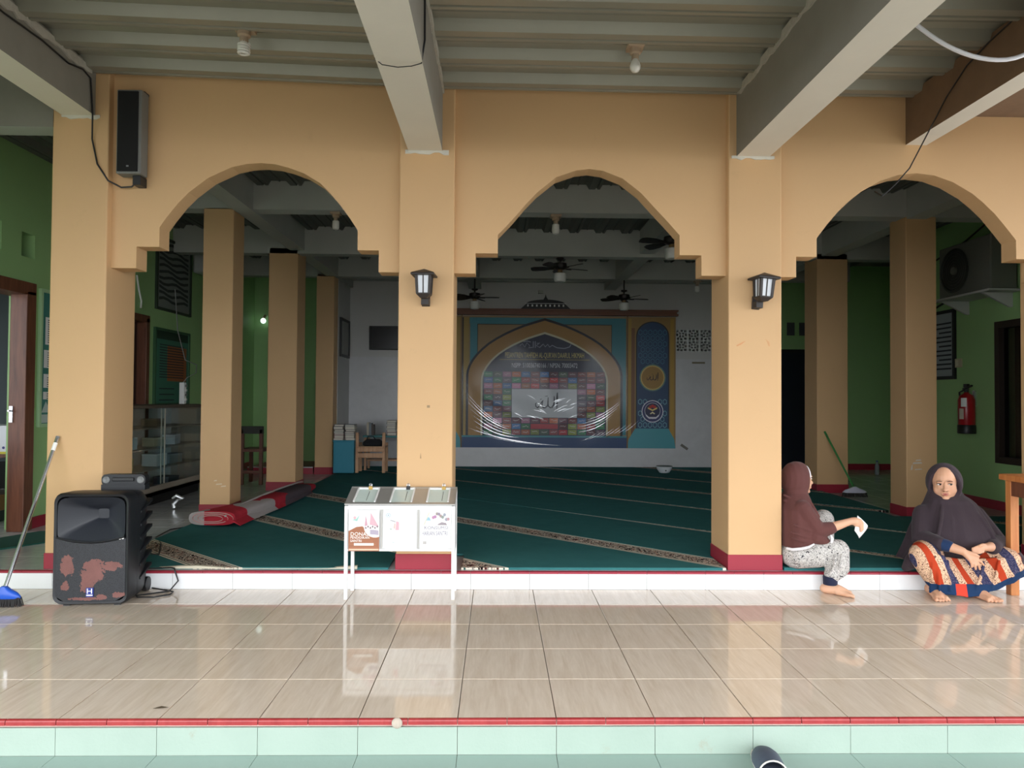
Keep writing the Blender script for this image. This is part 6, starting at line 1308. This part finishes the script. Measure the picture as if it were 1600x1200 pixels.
def face_parts(H, body, k=1.0, look=0.0):
    for s in (-1, 1):
        g = G(); g.ball(H.p(s * 0.030 * k, 0.0765 * k, 0.006 * k), (0.0145 * k, 0.010 * k, 0.0062 * k), 14, 8, H.M); e = g.done('eye', M_EYEW, body, True)
        g = G(); g.ball(H.p((s * 0.030 + look) * k, 0.0825 * k, 0.006 * k), (0.0072 * k, 0.0055 * k, 0.0064 * k), 12, 8, H.M); g.done('iris', M_IRIS, body, True)
        g = G(); g.tube([H.p((s * 0.030 + t * 0.0155) * k, (0.0855 - 0.006 * abs(t)) * k, (0.0112 - 0.004 * t * t) * k) for t in (-1, -0.5, 0, 0.5, 1)], [0.0014, 0.0026, 0.0028, 0.0026, 0.0014], 6); g.done('eyelid', M_LASH, body, True)
        g = G(); g.tube([H.p(s * (0.014 + 0.034 * t) * k, (0.0885 - 0.012 * t * t) * k, (0.024 + 0.010 * t - 0.013 * t * t) * k) for t in (0, 0.25, 0.5, 0.75, 1)], [0.0018, 0.003, 0.003, 0.0025, 0.001], 6); g.done('eyebrow', M_BROW, body, True)
    g = G()
    for z, r in ((-0.0525, 0.0042), (-0.0600, 0.0050)): g.tube([H.p(t * 0.021 * k, (0.0965 - 0.010 * t * t) * k, (z + 0.002 * t * t) * k) for t in (-1, -0.6, -0.2, 0, 0.2, 0.6, 1)], [0.0012, r * 0.75, r, r * 0.9, r, r * 0.75, 0.0012], 8)
    g.done('lips', M_LIP, body, True)
    for s in (-1, 1):
        g = G(); g.ball(H.p(s * 0.0085 * k, 0.0985 * k, -0.0385 * k), (0.0038, 0.003, 0.0022), 8, 6, H.M); g.done('nostril', plain('nostril', C(96, 58, 50), 0.7), body, True)
def hood_shapes(g, H, k=1.0, rows=None):
    rows = rows or [(0.050, 0.068, 0.094, -0.012), (0.060, 0.077, 0.104, -0.012), (0.052, 0.086, 0.112, -0.008), (0.02, 0.096, 0.121, 0.0), (-0.03, 0.106, 0.126, 0.004), (-0.07, 0.100, 0.118, 0.004), (-0.105, 0.078, 0.094, 0.0), (-0.125, 0.040, 0.05, 0.0)]
    g.loft([[H.p(hx * k * math.cos(t), y * k, (zc_ + hz * math.sin(t)) * k) for t in [2 * PI * j / 28 for j in range(28)]] for y, hx, hz, zc_ in rows])
def foot(g, heel, toe, w=0.042, s=1):
    """bare foot from heel to the ball with five toes"""
    h = Vector(heel); t = Vector(toe); d = (t - h); d.z = 0; L_ = d.length; d.normalize(); sd_ = Vector((d.y, -d.x, 0)) * s
    capsule(g, [h + Vector((0, 0, 0.032)), h + d * L_ * 0.45 + Vector((0, 0, 0.034)), h + d * L_ * 0.74 + Vector((0, 0, 0.022))], [0.032, 0.034, 0.021])
    for q in (-0.5, 0, 0.5): capsule(g, [h + d * L_ * 0.40 + sd_ * q * w * 0.7 + Vector((0, 0, 0.026)), h + d * L_ * 0.78 + sd_ * q * w * 1.3 + Vector((0, 0, 0.017))], [0.024, 0.017])
    for i in range(5):
        o = (i - 2) / 2 * w * 0.92; r = (0.0125, 0.0095, 0.009, 0.0085, 0.008)[i]; e = (1.0, 0.99, 0.96, 0.92, 0.87)[i]
        b0 = h + d * L_ * 0.76 + sd_ * o + Vector((0, 0, 0.016)); b1 = h + d * (L_ * e - r) + sd_ * (o * 1.12) + Vector((0, 0, r + 0.0005))
        capsule(g, [b0, b0.lerp(b1, 0.6) + Vector((0, 0, 0.003)), b1], [r * 1.05, r * 0.95, r], 10)

# ---------------- woman in dark purple, sitting on the platform edge facing the camera
w1 = thing('person', 'woman in a dark purple hijab and batik skirt sitting on the platform edge', 'person', (3.16, 5.05, HZ))
H1 = Frame((3.135, 4.965, 0.722), (-0.50, -0.86, 0), -0.06, 0.05)
g = G(); head_shapes(g, H1, 1.08, 0.0)
capsule(g, [(3.15, 5.0, 0.66), (3.17, 5.03, 0.52)], [0.05, 0.06]); capsule(g, [(3.17, 5.04, 0.50), (3.17, 5.06, 0.36), (3.16, 5.06, 0.25)], [0.11, 0.13, 0.125], 18)
capsule(g, [(3.08, 5.02, 0.50), (3.28, 5.02, 0.50)], [0.055, 0.055])
for pts, rs in (([(3.07, 5.02, 0.49), (2.945, 4.91, 0.345), (2.985, 4.70, 0.338), (3.052, 4.648, 0.316)], [0.045, 0.042, 0.035, 0.026]), ([(3.29, 5.02, 0.49), (3.42, 4.92, 0.33), (3.31, 4.74, 0.325), (3.235, 4.69, 0.333)], [0.045, 0.042, 0.034, 0.025])): capsule(g, pts, rs)
# upper hand: back of the hand towards the viewer, five fingers hanging down over the lap
for q, (kx, kz) in enumerate(((3.083, 0.268), (3.097, 0.266), (3.112, 0.270), (3.124, 0.279))): capsule(g, [(3.052, 4.646, 0.316), (kx, 4.626, kz)], [0.021, 0.0125], 10)
for k0, k1, k2, r in (((3.083, 4.624, 0.268), (3.088, 4.610, 0.243), (3.090, 4.612, 0.220), 0.0082), ((3.097, 4.622, 0.266), (3.108, 4.606, 0.236), (3.114, 4.610, 0.208), 0.0088), ((3.112, 4.622, 0.270), (3.130, 4.607, 0.238), (3.143, 4.612, 0.206), 0.0088), ((3.124, 4.626, 0.279), (3.150, 4.612, 0.254), (3.172, 4.616, 0.232), 0.0085)): capsule(g, [k0, k1, k2], [r * 1.15, r, r * 0.85], 10)
capsule(g, [(3.072, 4.636, 0.312), (3.110, 4.622, 0.304), (3.140, 4.618, 0.288)], [0.015, 0.0105, 0.0085], 10)
# lower hand lying under it
capsule(g, [(3.235, 4.69, 0.333), (3.185, 4.668, 0.332)], [0.025, 0.024])
for i in range(4): capsule(g, [(3.190, 4.668 - 0.006 * i, 0.346 - 0.011 * i), (3.155, 4.656 - 0.005 * i, 0.342 - 0.012 * i), (3.125, 4.655, 0.332 - 0.010 * i)], [0.0105, 0.009, 0.0075], 10)
capsule(g, [(3.215, 4.672, 0.350), (3.190, 4.655, 0.356), (3.165, 4.648, 0.350)], [0.013, 0.0105, 0.0085], 10)
for pts in ([(3.10, 5.04, 0.24), (2.86, 4.76, 0.26), (2.915, 4.75, 0.07)], [(3.24, 5.04, 0.24), (3.36, 4.76, 0.23), (3.20, 4.72, 0.07)]): capsule(g, pts, [0.085, 0.062, 0.036])
foot(g, (2.925, 4.80, 0.0), (2.885, 4.572, 0.0), 0.044, -1); foot(g, (3.165, 4.755, 0.0), (3.225, 4.556, 0.0), 0.042, 1)
body1 = fuse(g, 'body', M_SKIN, w1, 0.0042, 3, 0.45)
face_parts(H1, body1, 1.08, -0.004)
M_PURP = cloth_mat('dark_purple_cloth', C(58, 48, 54))
g = G(); hood_shapes(g, H1, 1.12, [(0.012, 0.070, 0.088, -0.024), (0.028, 0.077, 0.096, -0.022), (0.030, 0.090, 0.106, -0.018), (0.005, 0.098, 0.118, -0.004), (-0.03, 0.103, 0.122, 0.004), (-0.07, 0.098, 0.115, 0.004), (-0.105, 0.076, 0.092, 0.0), (-0.125, 0.040, 0.05, 0.0)])
def drape(g, lv, folds=11, amp=0.018, n=72, seed=0.0):
    rings = []
    for z, cx_, cy_, rx, ry, k in lv:
        r_ = []
        for j in range(n):
            t = 2 * PI * j / n; f_ = 1 + amp * k * (math.sin(folds * t + seed + 3 * z) + 0.6 * math.sin((folds * 1.7) * t + 1.3 + 5 * z)); c_, s_2 = math.cos(t), math.sin(t); p = 2.25
            r_.append((cx_ + rx * f_ * abs(c_) ** (2 / p) * (1 if c_ > 0 else -1), cy_ + ry * f_ * abs(s_2) ** (2 / p) * (1 if s_2 > 0 else -1), z))
        rings.append(r_)
    g.loft(rings)
drape(g, [(0.70, 3.150, 4.995, 0.080, 0.085, 0.0), (0.640, 3.160, 4.995, 0.118, 0.098, 0.4), (0.615, 3.172, 4.985, 0.140, 0.128, 0.6), (0.585, 3.187, 4.99, 0.165, 0.135, 0.8), (0.49, 3.184, 4.985, 0.222, 0.172, 1.0), (0.39, 3.182, 4.975, 0.268, 0.205, 1.2), (0.325, 3.178, 4.965, 0.295, 0.215, 1.2), (0.27, 3.178, 4.98, 0.312, 0.21, 1.2), (0.19, 3.165, 5.02, 0.325, 0.17, 1.0)])
capsule(g, [(3.00, 4.99, 0.50), (2.925, 4.885, 0.350), (2.955, 4.735, 0.345)], [0.07, 0.066, 0.050]); capsule(g, [(3.36, 4.99, 0.50), (3.455, 4.89, 0.325), (3.33, 4.75, 0.318)], [0.07, 0.064, 0.050])
capsule(g, [(3.40, 4.86, 0.28), (3.50, 4.78, 0.245), (3.545, 4.80, 0.205)], [0.06, 0.055, 0.035]); capsule(g, [(2.90, 4.85, 0.26), (2.835, 4.85, 0.20), (2.825, 4.90, 0.15)], [0.06, 0.05, 0.03])
# long folds running from the chin over the chest
for x0, x1 in ((3.08, 2.97), (3.12, 3.08), (3.17, 3.17), (3.22, 3.27), (3.25, 3.37)): capsule(g, [(x0, 4.905, 0.60), ((x0 + x1) / 2, 4.828, 0.49), (x1, 4.782, 0.36)], [0.010, 0.013, 0.011], 10)
hj = fuse(g, 'hijab', M_PURP, w1, 0.0055, 3, 0.5)
g = G(); capsule(g, [(2.958, 4.727, 0.345), (2.990, 4.700, 0.338)], [0.0435, 0.0405]); fuse(g, 'sleeve_cuff', cloth_mat('navy_cuff', C(28, 48, 82)), w1, 0.006, 2)
# batik skirt
a = Mat('batik', 0.85, 0, 0.15); tcx = a.n('ShaderNodeNewGeometry'); sx_ = a.n('ShaderNodeSeparateXYZ'); a.l(tcx.outputs['Position'], sx_.inputs[0])
nz_ = a.noise(tcx.outputs['Position'], 5.0, 3, 0.5)
u_ = a.math('ADD', a.math('ADD', sx_.outputs[0], a.math('MULTIPLY', sx_.outputs[2], 0.36)), a.math('MULTIPLY', nz_, 0.03))
fr_ = a.math('FRACT', a.math('DIVIDE', a.math('SUBTRACT', u_, 2.850), 0.215))
stripe = a.ramp(fr_, [(0.0, C(40, 44, 78)), (0.10, C(240, 202, 168)), (0.36, C(176, 62, 34)), (0.60, C(240, 202, 168)), (0.82, C(40, 44, 78))], 'CONSTANT')
iscream = a.ramp(fr_, [(0.0, (0, 0, 0, 1)), (0.10, (1, 1, 1, 1)), (0.36, (0, 0, 0, 1)), (0.60, (1, 1, 1, 1)), (0.82, (0, 0, 0, 1))], 'CONSTANT')
mot = a.ramp(a.noise(tcx.outputs['Position'], 40, 1.5, 0.5, 2.4), [(0.38, (1, 1, 1, 1)), (0.41, (0, 0, 0, 1)), (0.48, (0, 0, 0, 1)), (0.50, (1, 1, 1, 1)), (0.53, (1, 1, 1, 1)), (0.55, (0, 0, 0, 1)), (0.64, (0, 0, 0, 1)), (0.67, (1, 1, 1, 1))])
motn = a.ramp(a.noise(tcx.outputs['Position'], 50, 2.0, 0.5, 2.4), [(0.46, (0, 0, 0, 1)), (0.50, (1, 1, 1, 1)), (0.54, (0, 0, 0, 1))])
c1 = a.mix(a.math('MULTIPLY', iscream, a.math('MULTIPLY', mot, 0.92)), stripe, C(84, 34, 34))
isnavy = a.ramp(fr_, [(0.0, (1, 1, 1, 1)), (0.10, (0, 0, 0, 1)), (0.82, (1, 1, 1, 1))], 'CONSTANT')
c2 = a.mix(a.math('MULTIPLY', isnavy, a.math('MULTIPLY', motn, 0.6)), c1, C(150, 140, 156))
lim = a.math('ADD', 0.098, a.math('MULTIPLY', a.math('MAXIMUM', a.math('SUBTRACT', sx_.outputs[0], 3.27), 0.0), 0.50))
hem = a.math('LESS_THAN', sx_.outputs[2], lim)
redp = a.math('MULTIPLY', a.math('GREATER_THAN', sx_.outputs[0], 3.015), a.math('LESS_THAN', sx_.outputs[0], 3.085))
a.base(a.mix(hem, c2, a.mix(redp, C(30, 54, 88), C(206, 66, 50)))); a.bump(a.noise(tcx.outputs['Position'], 26, 4), 0.3, 0.01); M_BATIK = a.m
g = G(); g.ball((3.16, 5.06, 0.245), (0.235, 0.17, 0.118), 20, 12)
capsule(g, [(3.08, 5.02, 0.25), (2.845, 4.735, 0.27)], [0.115, 0.088], 18); capsule(g, [(3.24, 5.02, 0.25), (3.405, 4.735, 0.235)], [0.115, 0.088], 18)
capsule(g, [(2.845, 4.735, 0.262), (2.915, 4.735, 0.11)], [0.086, 0.058], 16); capsule(g, [(3.405, 4.735, 0.225), (3.30, 4.72, 0.14)], [0.084, 0.06], 16)
FR = [[(2.86, 4.650, 0.30), (2.93, 4.66, 0.285), (3.01, 4.735, 0.255), (3.12, 4.76, 0.24), (3.22, 4.72, 0.25), (3.33, 4.66, 0.27), (3.44, 4.655, 0.25), (3.50, 4.69, 0.215)],
      [(2.845, 4.640, 0.20), (2.93, 4.635, 0.19), (3.01, 4.69, 0.175), (3.12, 4.71, 0.165), (3.22, 4.675, 0.17), (3.33, 4.645, 0.19), (3.44, 4.645, 0.20), (3.52, 4.68, 0.195)],
      [(2.855, 4.665, 0.12), (2.94, 4.645, 0.115), (3.01, 4.665, 0.11), (3.12, 4.66, 0.095), (3.22, 4.65, 0.095), (3.33, 4.645, 0.125), (3.44, 4.655, 0.165), (3.53, 4.685, 0.185)],
      [(2.862, 4.690, 0.030), (2.94, 4.665, 0.026), (3.015, 4.650, 0.024), (3.09, 4.640, 0.016), (3.16, 4.640, 0.022), (3.26, 4.645, 0.055), (3.38, 4.660, 0.095), (3.49, 4.685, 0.135)]]
def smooth_rows(R, m_=4):
    out = []
    for r in R:
        q = []
        for i in range(len(r) - 1):
            for k in range(m_): t = k / m_; t2 = t * t * (3 - 2 * t); q.append(tuple(r[i][c] + (r[i + 1][c] - r[i][c]) * (t if c == 0 else t2) for c in range(3)))
        q.append(r[-1]); out.append(q)
    o2 = []
    for i in range(len(out) - 1):
        for k in range(4): t = k / 4; o2.append([tuple(p_[c] + (q_[c] - p_[c]) * t for c in range(3)) for p_, q_ in zip(out[i], out[i + 1])])
    o2.append(out[-1]); return o2
rows = smooth_rows(FR); th = 0.022
front = rows; back_ = [[(x, y + th, z) for x, y, z in r] for r in rows]
nr, nc = len(rows), len(rows[0]); vv = [p for r in front for p in r] + [p for r in back_ for p in r]; ff = []
for i in range(nr - 1):
    for j in range(nc - 1):
        a0 = i * nc + j; ff.append((a0, a0 + 1, a0 + nc + 1, a0 + nc)); b0 = nr * nc + a0; ff.append((b0, b0 + nc, b0 + nc + 1, b0 + 1))
for i in range(nr - 1):
    for j in (0, nc - 1): a0 = i * nc + j; b0 = nr * nc + a0; ff.append((a0, a0 + nc, b0 + nc, b0))
for j in range(nc - 1):
    for i in (0, nr - 1): a0 = i * nc + j; b0 = nr * nc + a0; ff.append((a0, b0, b0 + 1, a0 + 1))
g.add(vv, ff)
# cloth folds over the shins
for (x0, x1) in ((2.88, 2.90), (2.955, 2.97), (3.20, 3.14), (3.30, 3.24), (3.40, 3.36)): capsule(g, [(x0, 4.652, 0.25), ((x0 + x1) / 2, 4.640, 0.15), (x1, 4.650, 0.06 + max(0, x1 - 3.25) * 0.5)], [0.010, 0.012, 0.008], 8)
fuse(g, 'batik_skirt', M_BATIK, w1, 0.006, 3, 0.5)

# ---------------- woman in brown leaning on the pillar, seen from the side
w2 = thing('person', 'woman in a brown hijab and patterned trousers leaning on the pillar holding paper', 'person', (2.10, 5.03, HZ))
H2 = Frame((2.130, 5.03, 0.742), (0.985, 0.17, 0), -0.04)
g = G(); head_shapes(g, H2, 1.0)
capsule(g, [(2.115, 5.03, 0.68), (2.10, 5.03, 0.56)], [0.05, 0.055]); capsule(g, [(2.095, 5.03, 0.53), (2.08, 5.03, 0.40), (2.085, 5.03, 0.25)], [0.09, 0.095, 0.095], 18); capsule(g, [(2.10, 4.90, 0.555), (2.10, 5.16, 0.555)], [0.05, 0.05])
capsule(g, [(2.10, 4.89, 0.55), (2.185, 4.865, 0.405), (2.275, 4.862, 0.424), (2.402, 4.842, 0.473)], [0.048, 0.040, 0.036, 0.0235])
capsule(g, [(2.10, 5.17, 0.55), (2.22, 5.18, 0.42), (2.30, 5.12, 0.40)], [0.048, 0.04, 0.03])
# hand holding the paper: fingers curl round its edge
capsule(g, [(2.402, 4.842, 0.473), (2.436, 4.838, 0.476)], [0.024, 0.026])
for i in range(4):
    z = 0.492 - 0.013 * i
    capsule(g, [(2.436, 4.838 - 0.002 * i, z), (2.466, 4.818, z - 0.006), (2.478, 4.812, z - 0.026), (2.464, 4.812, z - 0.040)], [0.0115, 0.0098, 0.0086, 0.0078], 10)
capsule(g, [(2.418, 4.842, 0.488), (2.450, 4.852, 0.492), (2.478, 4.848, 0.478)], [0.014, 0.0105, 0.0085], 10)
capsule(g, [(2.09, 4.95, 0.225), (2.315, 4.86, 0.275), (2.243, 4.79, 0.07)], [0.08, 0.055, 0.034]); capsule(g, [(2.10, 5.10, 0.24), (2.385, 5.20, 0.42), (2.37, 5.14, 0.17)], [0.08, 0.055, 0.034])
foot(g, (2.212, 4.800, 0.0), (2.372, 4.700, 0.0), 0.040, -1); foot(g, (2.335, 5.15, HZ + 0.03), (2.52, 5.10, HZ + 0.03), 0.040, -1)
body2 = fuse(g, 'body', M_SKIN2, w2, 0.0042, 3, 0.45); face_parts(H2, body2, 1.0)
M_BROWN = cloth_mat('brown_knit', C(92, 56, 53))
g = G(); hood_shapes(g, H2, 1.0, [(0.030, 0.068, 0.098, -0.012), (0.044, 0.077, 0.108, -0.010), (0.038, 0.085, 0.114, -0.006), (0.01, 0.093, 0.120, 0.0), (-0.03, 0.100, 0.122, 0.0), (-0.07, 0.094, 0.112, -0.004), (-0.098, 0.070, 0.084, -0.006), (-0.112, 0.036, 0.045, -0.006)])
drape(g, [(0.70, 2.115, 5.03, 0.080, 0.085, 0.0), (0.65, 2.108, 5.025, 0.078, 0.088, 0.5), (0.61, 2.104, 5.02, 0.094, 0.118, 0.8), (0.54, 2.098, 5.02, 0.116, 0.178, 1.0), (0.46, 2.105, 5.015, 0.124, 0.185, 1.0), (0.38, 2.112, 5.01, 0.134, 0.185, 1.0), (0.315, 2.105, 5.01, 0.124, 0.182, 0.8), (0.285, 2.085, 5.01, 0.105, 0.176, 0.6)], 9, 0.015)
capsule(g, [(2.10, 4.89, 0.55), (2.19, 4.862, 0.405), (2.282, 4.860, 0.426)], [0.062, 0.060, 0.043]); capsule(g, [(2.17, 4.86, 0.37), (2.235, 4.855, 0.335)], [0.055, 0.036]); capsule(g, [(2.10, 5.17, 0.55), (2.22, 5.18, 0.42)], [0.06, 0.055])
for z in (0.60, 0.635): capsule(g, [(2.00, 4.965, z), (2.06, 4.935, z - 0.02), (2.14, 4.94, z - 0.03)], [0.008, 0.011, 0.008], 8)
for x0, z0, x1, z1 in ((2.02, 0.45, 2.20, 0.40), (2.0, 0.40, 2.18, 0.36), (2.01, 0.36, 2.16, 0.33), (2.16, 0.62, 2.21, 0.50)): capsule(g, [(x0, 4.845 if z0 < 0.6 else 4.93, z0), ((x0 + x1) / 2, 4.828 if z0 < 0.6 else 4.89, (z0 + z1) / 2 - 0.008), (x1, 4.828 if z0 < 0.6 else 4.87, z1)], [0.006, 0.009, 0.006], 8)
hj2 = fuse(g, 'hijab', M_BROWN, w2, 0.0055, 2, 0.5)
M_WTRIM = plain('white_trim', C(226, 222, 224), 0.8)
g = G(); g.tube([(1.985, 4.875, 0.285), (2.01, 4.842, 0.282), (2.064, 4.828, 0.290), (2.11, 4.822, 0.302), (2.150, 4.820, 0.325)], [0.008, 0.010, 0.010, 0.009, 0.005], 8); g.done('hem_trim', M_WTRIM, hj2, True)
g = G(); g.tube([(2.262, 4.818, 0.385), (2.274, 4.822, 0.36), (2.270, 4.830, 0.325), (2.245, 4.825, 0.302)], [0.006, 0.010, 0.010, 0.006], 8); g.done('hem_trim', M_WTRIM, hj2, True)
g = G(); g.tube([H2.p(0.071 * math.cos(t), 0.049, -0.009 + 0.101 * math.sin(t)) for t in [0.25 + (PI - 0.5) * j / 14 for j in range(15)]], 0.007, 8); ic = g.done('inner_cap', M_WTRIM, w2, True)
# swirling grey and white trousers
a = Mat('swirl_trousers', 0.85, 0, 0.15); v = a.coord('Object')
f1 = a.noise(v, 19, 2.5, 0.6, 2.6); a.base(a.ramp(f1, [(0.34, C(46, 46, 52)), (0.40, C(186, 182, 176)), (0.48, C(214, 210, 206)), (0.52, C(70, 68, 72)), (0.56, C(206, 202, 196)), (0.63, C(196, 192, 186)), (0.67, C(60, 60, 66))])); a.bump(a.noise(v, 22, 4), 0.3, 0.01); M_SWIRL = a.m
g = G(); g.ball((2.085, 5.01, 0.225), (0.108, 0.185, 0.094), 20, 12); capsule(g, [(2.075, 4.945, 0.225), (2.20, 4.885, 0.245), (2.322, 4.852, 0.275)], [0.096, 0.092, 0.078], 18); capsule(g, [(2.322, 4.852, 0.268), (2.302, 4.815, 0.17), (2.262, 4.790, 0.130)], [0.077, 0.080, 0.056], 18)
capsule(g, [(2.10, 5.10, 0.24), (2.385, 5.20, 0.425)], [0.095, 0.076], 18); capsule(g, [(2.385, 5.20, 0.42), (2.37, 5.14, 0.20)], [0.076, 0.06], 16)
for x, z in ((2.35, 0.17), (2.31, 0.19), (2.27, 0.20)): capsule(g, [(x, 4.76, z + 0.08), (x - 0.02, 4.738, z), (x - 0.045, 4.745, z - 0.055)], [0.006, 0.010, 0.006], 8)
fuse(g, 'trousers', M_SWIRL, w2, 0.006, 3, 0.5)
g = G(); g.lathe([(0.0445, 0.062), (0.046, 0.066), (0.0475, 0.112), (0.045, 0.118)], (2.243, 4.788, 0), 22); g.done('trouser_cuff', cloth_mat('dark_navy_cuff', C(36, 40, 62)), w2, True)
# the paper she holds
g = G(); rows = []
for i in range(9):
    t = i / 8; row = []
    for j in range(7):
        s_ = j / 6; A_ = Vector((2.452, 4.832, 0.517)).lerp(Vector((2.428, 4.828, 0.415)), t); B_ = Vector((2.524, 4.836, 0.448)).lerp(Vector((2.462, 4.832, 0.362)), t); p_ = A_.lerp(B_, s_)
        row.append(p_ + Vector((0.018, 0, 0.012)) * math.sin(PI * t) * s_ + Vector((0, -0.010 * math.sin(PI * s_), 0)))
    rows.append([tuple(p_) for p_ in row])
g.loft(rows, False, False); pp = tag(g.done('paper', M_WPAPER, None, True), 'folded white paper held by the woman in brown', 'paper'); sdm = pp.modifiers.new('thickness', 'SOLIDIFY'); sdm.thickness = 0.0012
